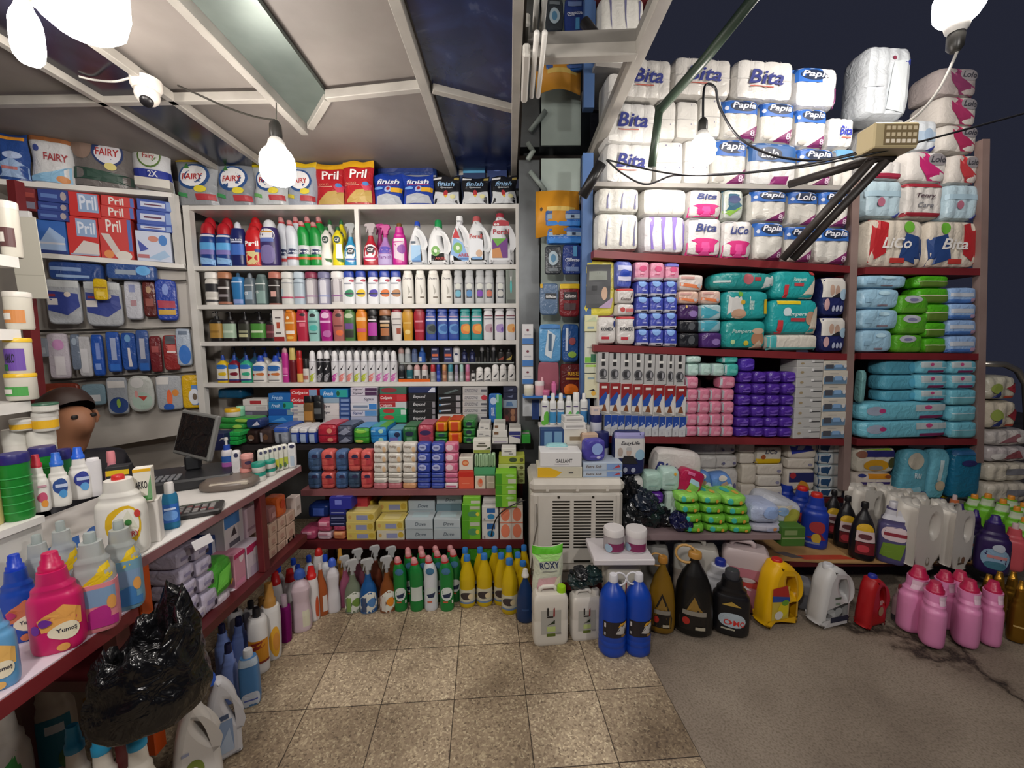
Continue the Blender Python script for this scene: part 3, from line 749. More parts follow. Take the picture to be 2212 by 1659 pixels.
cord('lamp_cord','wire of the large glaring bulb',[b2+Vector((0,0,.22)),(b2.x,b2.y,CZ-.02)],.004,'26241f:p');cord('lamp_cord','wire of the slim bulb at upper left',[b3+Vector((0,0,.2)),(b3.x,b3.y,CZ-.02)],.004,'26241f:p')
cord('lamp_cord','black looped wire above the bulb before the toilet paper',[b4+Vector((0,0,.14)),atY(1522,188,2.06),atY(1545,190,2.08),atY(1556,235,2.1),atY(1600,300,2.1),atY(1680,338,2.1),atY(1780,345,2.08),atY(1880,322,2.0)],.006,'15151a:p')
cord('power_cable','white and black cable strung from the blue post to the junction box',[atY(1310,345,2.2),atY(1345,375,2.2),atY(1395,398,2.2),atY(1450,380,2.15),atY(1500,378,2.12),atY(1620,372,2.08),atY(1760,352,2.03),atY(1880,326,1.98)],.005,'2c2b2e:p')
cord('power_cable','thin overhead cable running off the right edge',[atY(1310,345,2.18),atY(1480,378,2.1),atY(1700,365,2.02),atY(1870,335,1.95),atY(2010,300,1.9),atY(2230,240,1.85)],.0045,'1a1a1d:p')
cord('lamp_cord','pale wire from the night sky bulb to the junction box',[b5+Vector((0,0,-.19)),atY(2068,110,1.9),atY(2030,190,1.9),atY(1985,245,1.92),atY(1942,274,1.95)],.006,'b9b7b2:p')
cord('camera_cable','white wire drooping to the security camera',[ct(170,165),ct(205,173),atZ(250,176,CZ-.04),ct(290,165)],.005,'c9c6c0:p')
c=atY(1915,303,1.95);mb=MB();mb.box((-.1,-.05,-.055),(.1,.05,.055),'b5a681:p',.006)
sl=MB();sl.box((-.058,-.0515,-.044),(.095,-.0495,.044),'7a6b4e:p')
for i in range(6):
 for j in range(3):sl.box((-.05+i*.024,-.054,-.036+j*.028),(-.034+i*.024,-.051,-.02+j*.028),('c9bb9c' if j else 'e6dcc8')+':p')
parts('junction_box','beige vented junction box on the dark roof bracket','junction box',[('case',mb),('vent',sl)],(0,0,0)).location=c
BR=noisy('dark_iron','2b2624','3a3431',6,.5)
mb=MB()
for p,q in (((1892,336,2.0),(1690,560,2.3)),((1915,345,2.0),(1712,560,2.3)),((1905,338,2.0),(1705,398,2.35)),((1930,340,2.0),(1880,336,2.0))):
 mb.tube([atY(*p),atY(*q)],.022,BR,6)
thing('roof_bracket','dark iron bracket carrying the junction box over the right shelves','bracket',(0,0,0),mb.mesh('bracket'))
mb=MB();mb.tube([atY(1640,-20,1.6),atY(1525,125,1.85),atY(1425,238,2.1)],.022,noisy('green_pipe','2c3a30','3a4a3c',6,.4),10)
mb.tube([atY(1425,230,2.1),atY(1408,360,2.12)],.02,noisy('green_pipe_low','2c3a30','3a4a3c',6,.4),10)
thing('awning_pole','dark green awning pole slanting across the night sky','pole',(0,0,0),mb.mesh('pole'))
mb=MB();mb.tube([atY(1300,352,2.2),atY(1258,425,2.25)],.028,'1c1b1c:p',10);thing('hanging_cable_sleeve','black cable sleeve beside the blue post','cable sleeve',(0,0,0),mb.mesh('sleeve'))
c=ct(315,172);mb=MB();mb.loft([(-.05,.05,.05,2,0,0),(-.035,.058,.058,2,0,0),(0,.058,.058,2,0,0)],'d9d3cb:p',20)
h=MB();h.loft([(-.068+.044*math.cos(PI*(1-k/10)),.003+.044*math.sin(PI*k/10),.003+.044*math.sin(PI*k/10),2,0,0) for k in range(11)],'d9d3cb:p',20)
l=MB();dv=Vector((.25,-.45,-.86)).normalized();l.tube([Vector((0,0,-.068))+dv*.03,Vector((0,0,-.068))+dv*.05],[.027,.024],'17161a:p',16)
parts('ceiling_security_camera','white dome security camera on the ceiling','camera',[('base',mb),('housing',h,[('lens',l)])]).location=c
c=atZ(1142,150,CZ-.03);mb=MB();mb.box((-.03,-.16,-.05),(.0,.16,0),'c9c6bf:p',.008)
t1=MB();t1.tube([(.02,-.25,-.03),(.02,.14,-.03)],.011,'e6e4de:p',10);t1.tube([(.05,-.25,-.03),(.05,.14,-.03)],.011,'e6e4de:p',10)
parts('ceiling_tube_lamp','unlit white tube lamp fixed on the glass roof frame','tube lamp',[('holder',mb),('tube',t1)]).location=c
for i,(p,e) in enumerate((((-.5,-.45,2.45),72),((1.7,-.3,2.6),68))):  # unseen fill lights added behind the camera to brighten the lower goods
 l=bpy.data.lights.new('fill_light','POINT');l.energy=e;l.color=(1,.95,.9);l.shadow_soft_size=.09
 o=bpy.data.objects.new('fill_light',l);COL.objects.link(o);o.location=p
w=bpy.data.worlds.new('night');SC.world=w;w.use_nodes=True
w.node_tree.nodes['Background'].inputs[0].default_value=(.030,.033,.055,1);w.node_tree.nodes['Background'].inputs[1].default_value=.45
SC.view_settings.view_transform='Standard';SC.view_settings.look='None';SC.view_settings.gamma=1.0;SC.view_settings.exposure=0.35
# ------------------------------------------------------------------ goods: makers take (w, d, h)
def B(prof,col,cap,items=(),ex=2.0,bend=0.0):return lambda w,d,h:bottle(w,d,h,prof,col,cap,tuple(items),ex,bend)
def Cn(col,items=(),top=(),bev=.002):return lambda w,d,h:carton(w,d,h,col,tuple(items),tuple(top),bev)
def Bl(col,items=(),p=6,lobes=0,wr=.004,seed=0,top=(),lv=0):return lambda w,d,h:blob(w,d,h,col,tuple(items),p,lobes,wr,seed,tuple(top),lv)
def Po(col,items=(),seed=0,slump=0.0):return lambda w,d,h:pouch(w,d,h,col,tuple(items),seed,slump)
def Jg(shape,col,cap,items=()):return lambda w,d,h:jug(w,d,h,shape,col,cap,tuple(items))
def Cy(col,cap,items=(),low=None):return lambda w,d,h:can20(w,d,h,col,cap,tuple(items),low)
def Jr(col,lid,hl=.3,items=()):return lambda w,d,h:jar(w,h,col,lid,hl,tuple(items))
R_=lambda u0,v0,u1,v1,c:('R',u0,v0,u1,v1,c)
E_=lambda u,v,a,b,c:('E',u,v,a,b,c)
P_=lambda pts,c:('P',list(pts),c)
T_=lambda s,u,v,w,h,c,i='':('T',s,u,v,w,h,c,0,i)
def row(fr,yb,lst,d=-.8,where=None,dy=0.0,group=None):
 for it in lst:
  xc,w,yt,mk,name,desc,cat=it[:7]
  fr.put(xc-w/2,xc+w/2,yt,yb,mk,name,desc,cat,d,dy,where=where,group=group)
# ---- pouches along the top of the white shelving
FAIRY=lambda c,hd,g:[R_(-1,.88,1,1,hd),E_(0,.56,.78,.27,'2b4f86'),E_(0,.57,.66,.22,'e8e8ea'),T_('FAIRY',0,.55,1.0,.12,'b03030'),E_(.35,.3,.3,.07,'d9c83a'),P_([(-1,.28),(-.3,.2),(-.3,.12),(-1,.2)],g),R_(.1,.08,.95,.2,'a8323a'),P_([(-.5,.72),(-.2,.72),(-.35,.84)],'3f7a3c')]
PRIL=[R_(-1,.84,1,1,'e0a818'),T_('Pril',.12,.68,1.1,.2,'f2eeee'),T_('GOLD',-.35,.46,.7,.05,'d98a70'),R_(-.8,.41,.2,.42,'e8c8b0'),P_([(-.7,.08),(-.1,.3),(.9,.34),(.9,.02),(-.7,.02)],'b99a52'),P_([(.3,.42),(.7,.5),(.95,.42),(.9,.3),(.5,.28)],'c9405a'),E_(.62,.44,.2,.05,'4a80c0')]
FIN=[T_('finish',0,.72,1.5,.17,'dfe6f0','i'),R_(-.75,.6,.75,.62,'b83a3a'),E_(.05,.48,.24,.1,'9fb2d8'),E_(.05,.5,.12,.06,'96202c'),R_(.25,.38,.98,.52,'d8a520'),P_([(-.8,.02),(-.7,.25),(0,.34),(.8,.25),(.9,.02)],'a9aeb6'),E_(-.6,.5,.3,.05,'6fa0dc')]
FINB=[T_('finish',0,.7,1.3,.17,'8fb4d8','i'),T_('Quantum',0,.56,.9,.07,'c8ccd2'),R_(-.95,.86,-.3,.93,'d8d8d8'),R_(.6,.84,.95,.92,'9a8a4a'),P_([(-1,.03),(-.9,.45),(0,.36),(.9,.45),(1,.03)],'c4c8cc'),E_(-.05,.36,.16,.11,'a8242c'),P_([(-.15,.3),(.1,.3),(-.02,.2)],'e0b020'),E_(.5,.26,.2,.07,'d8d49a')]
ft=Front(YB+.005,0,'on top of the white shelving',ZS[0])
for i,(x0,x1,yt,c,hd,g) in enumerate([(374,466,330,'8d9196','d9b41a','3e8f55'),(460,546,337,'84888e','d9b41a','3e8f55'),(542,618,344,'b4b9bd','d9c41a','62a05c'),(614,682,346,'9aa2ae','d9b41a','c8b83a')]):
 ft.put(x0,x1,yt,440,Po(c,FAIRY(c,hd,g),i+1),'pouch',['silver dish tablet pouch with green leaf at the corner','silver dish tablet pouch with yellow header','pale pouch hidden behind the lit bulb','grey blue pouch just right of the lit bulb'][i],'pouch',.1,dy=.02*(i%2)-.03,snap=True)
for i,(x0,x1,yt) in enumerate([(678,746,346),(738,806,343)]):ft.put(x0,x1,yt,440,Po('b3232c',PRIL,i+5),'pouch','red tablet pouch with yellow header','pouch',.09,dy=-.03*i)
for i,(x0,x1) in enumerate([(804,871),(868,936)]):ft.put(x0,x1,371,440,Po('1e3ea0',FIN,i+8),'pouch','royal blue tablet pouch with orange tag','pouch',.09,dy=-.02*i)
for i,(x0,x1) in enumerate([(934,994),(997,1057),(1060,1117)]):ft.put(x0,x1,376,440,Po('1d1e24',FINB,i+10),'pouch','black tablet pouch with silver base','pouch',.08)
ft.put(800,945,342,440,Bl('2a4488',[R_(-1,.05,1,.62,'8d939e'),R_(-.9,.7,.9,.86,'20377c'),R_(-.4,.1,.3,.5,'9fa6b0')],6,0,.012,4),'refill_bag','wide blue and silver refill bag behind the royal blue pouches','bag',.08,dy=.15,where='')
ft.put(982,1050,361,440,Cn('16305c',[R_(-.6,.84,.95,.97,'57a8d4')]),'box','dark blue box with light blue front behind the black pouches','box',.07,dy=.12,where='')
ft.put(1053,1096,350,440,Cn('22386e',[E_(0,.86,.6,.08,'6a80c0'),R_(-1,.96,1,1,'c04a70')]),'box','navy and pink box peeking over the last black pouch','box',.07,dy=.12,where='')
# ---- first white shelf
f1=Front(YB+.012,0,'on the first white shelf',ZS[1],top=ZS[0]-.03)
SOM=[E_(0,.62,.9,.13,'6aaee0'),R_(-.8,.42,.8,.52,'a87c9c'),P_([(-.9,.12),(.9,.02),(.9,.14),(-.9,.3)],'7fb0e0')]
rin=B('sha','1f3f86',('d',.27,.86,'b01c28'),[R_(-.95,.5,.95,.72,'5ba6e0'),R_(-.8,.36,.8,.5,'7c74b8'),P_([(-.9,.1),(.9,.03),(.9,.2),(-.9,.3)],'8ab6e4'),R_(-.9,.9,.9,.96,'d8d8e0')],3)
CIF=lambda c:[E_(.05,.72,.5,.12,c if c != 'f' else 'eee'),E_(.05,.72,.42,.1,'2d4a3e'),T_('Cif',.05,.72,.5,.09,'f2f2f2','i'),R_(-.1,.2,.75,.6,'f4f2ea'),P_([(-.1,.2),(.8,.18),(.8,.1),(.1,.12)],'3a6a3a')]
DOM=lambda c:[R_(-.95,.3,.95,.52,'d7dcdf' if c else 'cfd8e4'),E_(.05,.36,.85,.07,'26345e'),R_(-.95,.16,.95,.23,'d86a3a' if c else 'c43c40')]
def dom(col,g):return B('dom',col,('r',.13,.46,'c98f90','b02830'),DOM(g),2,-.12)
row(f1,572,[(446,33,476,rin,'rinse_bottle','dark blue rinse aid bottle with red dome cap','bottle'),(481,33,478,rin,'rinse_bottle','dark blue rinse aid bottle with red dome cap','bottle'),
(512,31,476,B('sha','1b2460',('d',.16,.45,'c8ccd8'),[R_(-.9,.3,.9,.58,'3f6cc0'),R_(-.6,.62,.6,.66,'c8d0e8'),T_('finish',0,.7,1.2,.06,'dfe6f0')],3),'rinse_bottle','midnight blue rinse bottle with small white cap','bottle'),
(545,35,484,B('sha','c01f26',('d',.12,.6,'b01c22'),[P_([(-.95,.04),(.95,.04),(.95,.44),(-.95,.38)],'d8c890'),R_(.2,.38,.95,.46,'2b3f9a'),T_('Pril',0,.62,1.2,.14,'f4f0f0')],3),'dish_bottle','red dish bottle with cream lower label','bottle'),
(579,40,470,B('sha','3a2f66',('d',.18,.62,'d4d6dc'),[E_(-.05,.8,.7,.16,'dcdde4'),R_(-.5,.86,.4,.9,'c8943a'),E_(0,.3,.55,.24,'7a70a6'),R_(-.45,.62,.45,.72,'5f73b8')],3),'rinse_bottle','violet bottle with white oval top','bottle'),
(630,27,473,dom('d5dbe6',0),'bleach_bottle','white bleach bottle with pink angled cap','bottle'),
(655,26,475,dom('13913a',1),'bleach_bottle','green bleach bottle with pink angled cap','bottle'),(681,26,477,dom('13913a',1),'bleach_bottle','green bleach bottle with pink angled cap','bottle'),
(704,25,486,B('hip','ecebe6',('d',.1,.4,'2f6b40'),CIF('f'),2.4),'cream_bottle','white cream cleaner bottle with green cap','bottle'),(729,25,486,B('hip','e3d51d',('d',.1,.4,'2f6b40'),CIF('f0e020'),2.4),'cream_bottle','yellow cream cleaner bottle with green cap','bottle'),
(756,30,478,B('spr','2c93c4',('t',.33,.5,'c9ced0:t'),[E_(.1,.42,.85,.3,'e6eaee'),E_(.1,.5,.4,.12,'28343c'),T_('Cif',.1,.5,.5,.1,'eee','i'),R_(-.4,.18,.7,.24,'3a6ab0')],2.4),'spray_bottle','blue spray bottle with clear trigger','spray bottle'),
(799,34,478,B('spr','ae1f30',('t',.3,.5,'d6cdd0:t'),[E_(.05,.42,.9,.28,'e8dfe4'),E_(.1,.52,.4,.12,'3a2030'),T_('Cif',.1,.52,.5,.1,'eee','i'),R_(-.7,.2,.7,.26,'c02a60')],2.4),'spray_bottle','red spray bottle with clear trigger','spray bottle'),
(831,33,481,B('spr','a678b8',('t',.32,.5,'b0217e'),[E_(0,.55,.8,.12,'5a4ab0'),R_(-.8,.05,.8,.4,'b3a0d0'),T_('Vanish',0,.3,1.3,.12,'7a3a90')],2.6),'spray_bottle','purple spray bottle with magenta trigger','spray bottle'),
(862,31,480,B('sho','c01a8c',('c',.09,.38,'6a4a24'),[P_([(-.5,.2),(.5,.1),(.6,.62),(-.5,.58)],'dcc8d8'),E_(.3,.42,.4,.12,'8a4aa0'),R_(-.5,.62,.6,.7,'e8dce4')],2.6),'stain_bottle','magenta stain remover bottle with brown cap','bottle')],-.72)
row(f1,572,[(453,30,460,rin,'rinse_bottle','red capped dark bottle in the second row','bottle'),(490,30,461,rin,'rinse_bottle','red capped dark bottle in the second row','bottle'),(552,30,463,B('sha','c01f26',('d',.12,.6,'b01c22'),[T_('Pril',0,.62,1.2,.14,'f4f0f0')],3),'dish_bottle','red dish bottle in the second row','bottle'),
(612,26,461,dom('d5dbe6',0),'bleach_bottle','white bleach bottle in the second row','bottle'),(643,26,461,dom('d5dbe6',0),'bleach_bottle','white bleach bottle in the second row','bottle'),(668,26,462,dom('13913a',1),'bleach_bottle','green bleach bottle in the second row','bottle'),(693,26,465,dom('13913a',1),'bleach_bottle','green bleach bottle in the second row','bottle'),
(713,22,472,B('hip','ecebe6',('d',.1,.4,'2f6b40'),CIF('f'),2.4),'cream_bottle','white cream cleaner bottle in the second row','bottle'),(738,22,472,B('hip','e3d51d',('d',.1,.4,'2f6b40'),CIF('f0e020'),2.4),'cream_bottle','yellow cream cleaner bottle in the second row','bottle'),(820,30,480,B('spr','a02a70',('t',.32,.5,'b0217e')),'spray_bottle','magenta spray bottle in the second row','spray bottle')],-.72,'of the first white shelf',.11)
PERS=[T_('Persil',0,.62,1.25,.1,'b8282c'),]
jj=[(901,42,473,Jg('ari','dfe2e6',(.13,.3,'2048b8',-.02),[R_(-.6,.12,.4,.5,'9cc4e6'),P_([(-.6,.12),(.4,.12),(.4,.28)],'5a98d0'),R_(-.6,.54,-.1,.6,'4a5a6a'),R_(-.5,.08,.5,.12,'3a6aa8')]),'white laundry jug with royal blue cap'),
(946,47,470,Jg('jug','e6e8ea',(.17,.36,'0f8a4a',.0),[E_(-.2,.36,.4,.13,'7ab05a'),E_(-.2,.36,.16,.05,'e4efda'),P_([(-.55,.36),(-.2,.22),(-.1,.3)],'4f8c3a'),T_('ARIEL',.25,.17,1.0,.07,'b83a3a'),R_(.05,.34,.3,.37,'b8bcc0')]),'white laundry jug with green cap and green flower'),
(993,46,461,Jg('ari','e6e8ec',(.12,.34,'eceef0',-.01),[P_([(-.85,.24),(-.5,.62),(.3,.5),(.95,.12),(.4,.08)],'8ab4e4'),E_(-.15,.38,.44,.12,'7fb45e'),E_(-.15,.38,.18,.05,'e4efda'),P_([(-.65,.6),(.05,.6),(-.3,.82)],'c02a34'),T_('ARIEL',.4,.22,1.0,.07,'b83040'),R_(-.1,.12,.85,.16,'4a78b8')]),'white laundry jug with red drop mark'),
(1032,48,462,Jg('jug','dcdfe2',(.12,.38,'b85a5c',-.05),[P_([(-.75,.16),(.5,.14),(.5,.56),(-.2,.62),(-.75,.56)],'e4e8ee'),T_('Persil',-.15,.64,1.15,.1,'b83838'),E_(.15,.26,.3,.08,'cfae94'),R_(-.5,.12,.4,.18,'7aa6d6')]),'white laundry jug with dusty red cap and baby picture'),
(1083,56,455,Jg('jug','dcdee2',(.1,.34,'a03040',-.05),[E_(0,.86,.62,.06,'a82836'),R_(-.62,.8,.62,.86,'a82836'),T_('60',-.35,.83,.4,.05,'eee'),T_('Persil',0,.68,1.25,.1,'a8283a'),R_(-.7,.14,.5,.54,'6a2c80'),P_([(-.7,.54),(.4,.54),(-.3,.38)],'66a83a'),P_([(-.7,.14),(.1,.14),(-.1,.36),(-.7,.32)],'c98a50')]),'large white laundry jug with dark red cap')]
for x,w,yt,mk,ds in jj:f1.put(x-w/2,x+w/2,yt,571,mk,'laundry_jug',ds,'jug',.1,group='laundry jugs on the first white shelf')
# ---- second white shelf: shampoos
f2=Front(YB+.012,0,'on the second white shelf',ZS[2],top=ZS[1]-.03)
def hs(c):return B('sha','e4e6ea',('o',.18,.9,'2440a0'),[E_(.15,.4,.5,.14,c),R_(-.5,.36,.5,.41,'3a3a4a'),E_(.45,.86,.4,.05,'b03a50'),R_(-.5,.74,.3,.78,'8a90a0')],3)
dove=B('sha','e3e1da',('o',.1,.75,'ebe9e2'),[T_('Dove',0,.84,.9,.07,'5a5a60','i'),R_(0,.2,.5,.24,'6a5f50'),P_([(0,.65),(.25,.4),(.05,.3)],'b7b5ac')],3)
def pan(c):return B('sha','b9bcbe',('o',.16,.86,'aaadaf'),[R_(-.35,.2,.35,.5,'4a5058'),E_(0,.36,.32,.12,c),R_(-.6,.7,.6,.74,'8a8c90'),E_(0,.62,.3,.1,'d3d6d0')],3)
def tube2(c,cap,it,ex=2.6):return B('cyl',c,('o',.2,.98,cap),it,ex)
row(f2,656,[
(455,28,585,tube2('dcd9d3','eae8e4',[R_(-1,.5,1,.8,'26262b'),R_(-.8,.3,.8,.44,'c9c6c0'),R_(-1,.12,1,.2,'3a3a3e')]),'conditioner','white and black banded cylinder bottle','bottle'),
(483,29,586,tube2('2c2524','b07a5c',[R_(-.7,.6,.7,.68,'c8c4c4'),R_(-.5,.3,.5,.4,'8a8488'),R_(-1,.03,1,.12,'a5705a')]),'conditioner','black bottle with copper cap and base','bottle'),
(512,27,588,B('tap','2f74ae',('s',.14,.35,'3a5a78'),[R_(-.8,.05,.8,.2,'8a9cd0'),R_(-.7,.8,.7,.84,'b8d0e8')],3),'shampoo','blue wide shouldered shampoo with small nozzle','shampoo'),
(538,24,588,B('sha','5d6a74',('d',.16,.4,'7a828a'),[R_(-.4,.2,.4,.5,'8fa3b4'),R_(-.7,.7,.7,.74,'d8dce0'),T_('VO5',-.3,.42,.6,.1,'e6e8ea')],3),'shampoo','slate grey shampoo bottle','shampoo'),
(563,25,590,B('sha','5a6e6e',('d',.1,.8,'6a7c7c'),[R_(-.5,.05,.6,.5,'84a09c'),T_('VO5',-.4,.45,.6,.1,'e6e8ea'),R_(-.7,.72,.7,.76,'d0d8d6')],3),'shampoo','grey green shampoo bottle','shampoo'),
(592,27,586,tube2('2a2322','c07a6c',[R_(-.8,.7,.8,.74,'c8c4c4'),R_(-.25,.3,.25,.5,'d8a8a0'),R_(-.9,.1,.9,.28,'1c1718'),R_(-1,0,1,.05,'a06a5e')]),'conditioner','black bottle with salmon cap','bottle'),
(619,27,586,tube2('d5d6d4','e2e3e1',[R_(-.8,.8,.8,.84,'8a9098'),R_(-.6,.24,.9,.3,'c0486a'),R_(-.8,.32,-.3,.6,'b4ccd8')]),'conditioner','white round shouldered bottle with pink band','bottle'),
(645,24,586,tube2('b9cad8','c6d6e4',[R_(-.8,.8,.8,.84,'6a7a8a'),R_(-.6,.24,.9,.3,'b8607c')]),'conditioner','pale blue bottle with pink band','bottle'),
(671,27,586,tube2('9a949c','8a3450',[R_(-.3,.05,.3,1,'d8d6da'),R_(-1,.3,1,.34,'9a6a9c')]),'conditioner','silver bottle with plum cap','bottle'),
(699,27,586,tube2('8f8fa4','7a7a9c',[R_(-.3,.05,.3,1,'d6d6e0'),R_(-1,.3,1,.34,'7a8ac0')]),'conditioner','silver bottle with lilac cap','bottle'),
(728,30,585,tube2('d7d5d4','e2e0df',[R_(-.6,.1,.6,.95,'8a8489'),R_(-.25,.1,.25,.95,'c8c4c8'),R_(-.6,.3,.6,.35,'8a5a90')]),'conditioner','broad white bottle with silver window','bottle')],-.75)
row(f2,656,[(x,25,584,hs(c),'shampoo','white shampoo with royal blue cap and %s flower'%n,'shampoo') for x,c,n in ((754,'2f8a60','green'),(779,'e0c020','yellow'),(806,'4a3aa8','violet'),(831,'d8702a','orange'),(855,'b8845a','brown'))],-.6,None,0,'shampoos with royal blue caps')
row(f2,655,[(x,w,581,dove,'shampoo','plain ivory shampoo bottle','shampoo') for x,w in ((881,25),(908,23),(936,26),(965,25))],-.6)
row(f2,655,[(x,21,579,pan(c),'shampoo','silver shampoo bottle with %s emblem'%n,'shampoo') for x,c,n in ((990,'6ab0c8','aqua'),(1014,'4a86c0','blue'),(1037,'7a3ab0','purple'),(1057,'c86a50','coral'),(1081,'c8c8c4','white'))],-.7)
f2.put(1093,1115,580,654,Cn('a9b4ac:t',[R_(-.3,.78,.3,.98,'8a8f8c'),R_(-.12,.4,.12,.8,'eef2f0'),E_(0,.5,.2,.2,'4ac0c0'),R_(-.8,.02,.8,.12,'5a605e')]),'brush_box','clear box holding a white and turquoise brush','box',.05)
# ---- third white shelf
f3=Front(YB+.012,0,'on the third white shelf',ZS[3],top=ZS[2]-.03)
def sap(c,c2,it=()):return B('cyl','1c1a1a',('p',.28,.36,'17171a'),[R_(-1,.16,1,.82,c),R_(-.5,.4,.5,.5,c2)]+list(it),3)
row(f3,735,[(464,28,671,sap('a5803a','8a682c'),'soap_pump','black pump bottle with gold label','pump bottle'),(493,29,672,sap('9fb8a2','c4d4c2'),'soap_pump','black pump bottle with pale green label','pump bottle'),(526,26,672,sap('33352c','9a9c80',[R_(-.5,.2,.5,.34,'b5b48c')]),'soap_pump','black pump bottle with olive label','pump bottle'),(555,34,672,sap('4a8a3a','c8d8b8'),'soap_pump','black pump bottle with bright green label','pump bottle'),(584,22,676,sap('5a2c34','8a5058'),'soap_pump','black pump bottle with wine label','pump bottle')],-.8)
f3.put(591,615,667,735,Cn('dcd8d4',[R_(-1,0,1,.14,'8a2024'),R_(-.3,.4,.3,.6,'a84a34'),R_(-.5,.72,.5,.76,'5a5050'),R_(-.5,.24,.5,.28,'5a5050')]),'shampoo_box','white carton with red foot and square mark','box',.05)
def tb(c,it,cap=None,pr='tap',hc=.08):return B(pr,c,('o',hc,.7,cap or c),it,3)
row(f3,735,[(627,25,668,tb('d07a22',[R_(-.6,.25,.6,.36,'e8e0d4'),E_(0,.12,.4,.05,'e0b050'),R_(-.5,.6,.5,.66,'e8c890'),E_(-.1,.8,.12,.06,'f0e0c0')]),'shampoo','orange shampoo bottle with white panel','shampoo'),
(652,26,668,tb('b02a44',[E_(.2,.9,.3,.05,'2a2028'),R_(-.5,.66,.5,.7,'f0c0c8'),R_(-.1,.5,.4,.62,'d86a80')]),'shampoo','crimson shampoo bottle','shampoo'),
(677,26,668,tb('8fbfba',[E_(0,.88,.3,.06,'2a2e30'),R_(-.5,.62,.5,.7,'5a8a88'),E_(.1,.45,.45,.1,'4ab0a8'),R_(-.4,.25,.4,.28,'3a5a5a')]),'shampoo','mint shampoo bottle','shampoo'),
(704,28,667,tb('a0187a',[E_(0,.88,.4,.1,'e0b8d8'),R_(-.6,.62,.6,.7,'dca8d0'),E_(.2,.25,.45,.12,'b868a8')]),'shampoo','magenta shampoo bottle with pale tree print','shampoo'),
(731,27,667,tb('a3605c',[E_(.1,.88,.3,.06,'3a2a2a'),E_(.2,.28,.4,.1,'d86a3a'),R_(-.4,.5,.5,.54,'6a3434')]),'shampoo','rosy brown shampoo bottle','shampoo'),
(755,26,666,tb('46703a',[E_(0,.86,.45,.08,'b8c8a8'),R_(-.5,.4,.5,.6,'6a4a8a'),R_(-.5,.12,.5,.36,'2a2c28')]),'shampoo','green and violet shampoo bottle','shampoo'),
(781,25,664,tb('d9801c',[R_(-.6,.68,.6,.8,'e8c08a'),R_(-.6,.3,.6,.42,'c8506a')]),'shampoo','bright orange shampoo bottle','shampoo'),
(805,22,666,tube2('1c191c','17161a',[R_(-.7,.2,.7,.72,'b03aa0'),R_(-.6,.78,.6,.84,'d8d4d8')]),'shampoo','black bottle with magenta panel','shampoo'),(832,26,664,tube2('211b19','a06a48',[R_(-.5,.2,.5,.5,'a86a40'),R_(-.6,.72,.6,.8,'d8c8b8'),R_(-.5,.56,.5,.66,'c8a070')]),'shampoo','black bottle with bronze cap','shampoo'),
(857,24,664,B('inv','d5d1cd',('o',.1,.85,'8a2030'),[R_(.0,.24,.6,.44,'9a4a34'),R_(-.5,.74,.6,.78,'6a6060'),R_(-.4,.55,.6,.58,'5a5454')],3),'shampoo','white bottle with dark red cap','shampoo'),
(881,24,664,B('inv','c8942c',('o',.1,.85,'a87a30'),[R_(-.5,.6,.5,.64,'e0c070'),E_(0,.3,.3,.08,'e8cc80')],3),'shampoo','golden shampoo bottle','shampoo'),(906,25,663,B('inv','a01c30',('o',.1,.85,'861828'),[R_(-.5,.64,.5,.7,'d88a98'),R_(-.6,.3,.6,.38,'c85a70')],3),'shampoo','ruby red shampoo bottle','shampoo')],-.6)
def clr(c,e,e2):return B('sha',c,('o',.1,.9,c),[R_(-.5,.82,.5,.85,'c8a0b0'),R_(-.5,.68,.5,.76,'c8d0e4'),E_(.1,.4,.5,.18,e),E_(.2,.42,.3,.12,e2)],4)
row(f3,734,[(931,24,661,clr('27459a','4a5a58','1c2a30'),'shampoo','cobalt shampoo with black swirl','shampoo'),(956,24,661,clr('27459a','5a90c8','2a5fa8'),'shampoo','cobalt shampoo with pale swirl','shampoo'),(980,24,661,clr('27459a','5a90c8','2a5fa8'),'shampoo','cobalt shampoo with pale swirl','shampoo'),(1005,24,661,clr('1f8a8a','d87a30','e0a040'),'shampoo','teal shampoo with orange leaf','shampoo'),(1030,25,660,clr('1f8a8a','d87a30','e0a040'),'shampoo','teal shampoo with orange leaf','shampoo')],-.6)
row(f3,733,[(x,21,661,B('sha','d2d2d6',('o',.06,.95,'c4c4c8'),[E_(.15,.4,.4,.15,c),E_(.25,.36,.2,.08,c2),R_(-.5,.8,.6,.84,'7a3a4a'),R_(-.4,.7,.5,.74,'7a7a88')],5),'shampoo','white square shampoo with %s petal'%n,'shampoo') for x,c,c2,n in ((1055,'b49aa4','8a5a74','mauve'),(1079,'a088c0','6a4aa0','violet'),(1103,'e0a860','d07a30','amber'))],-.6)
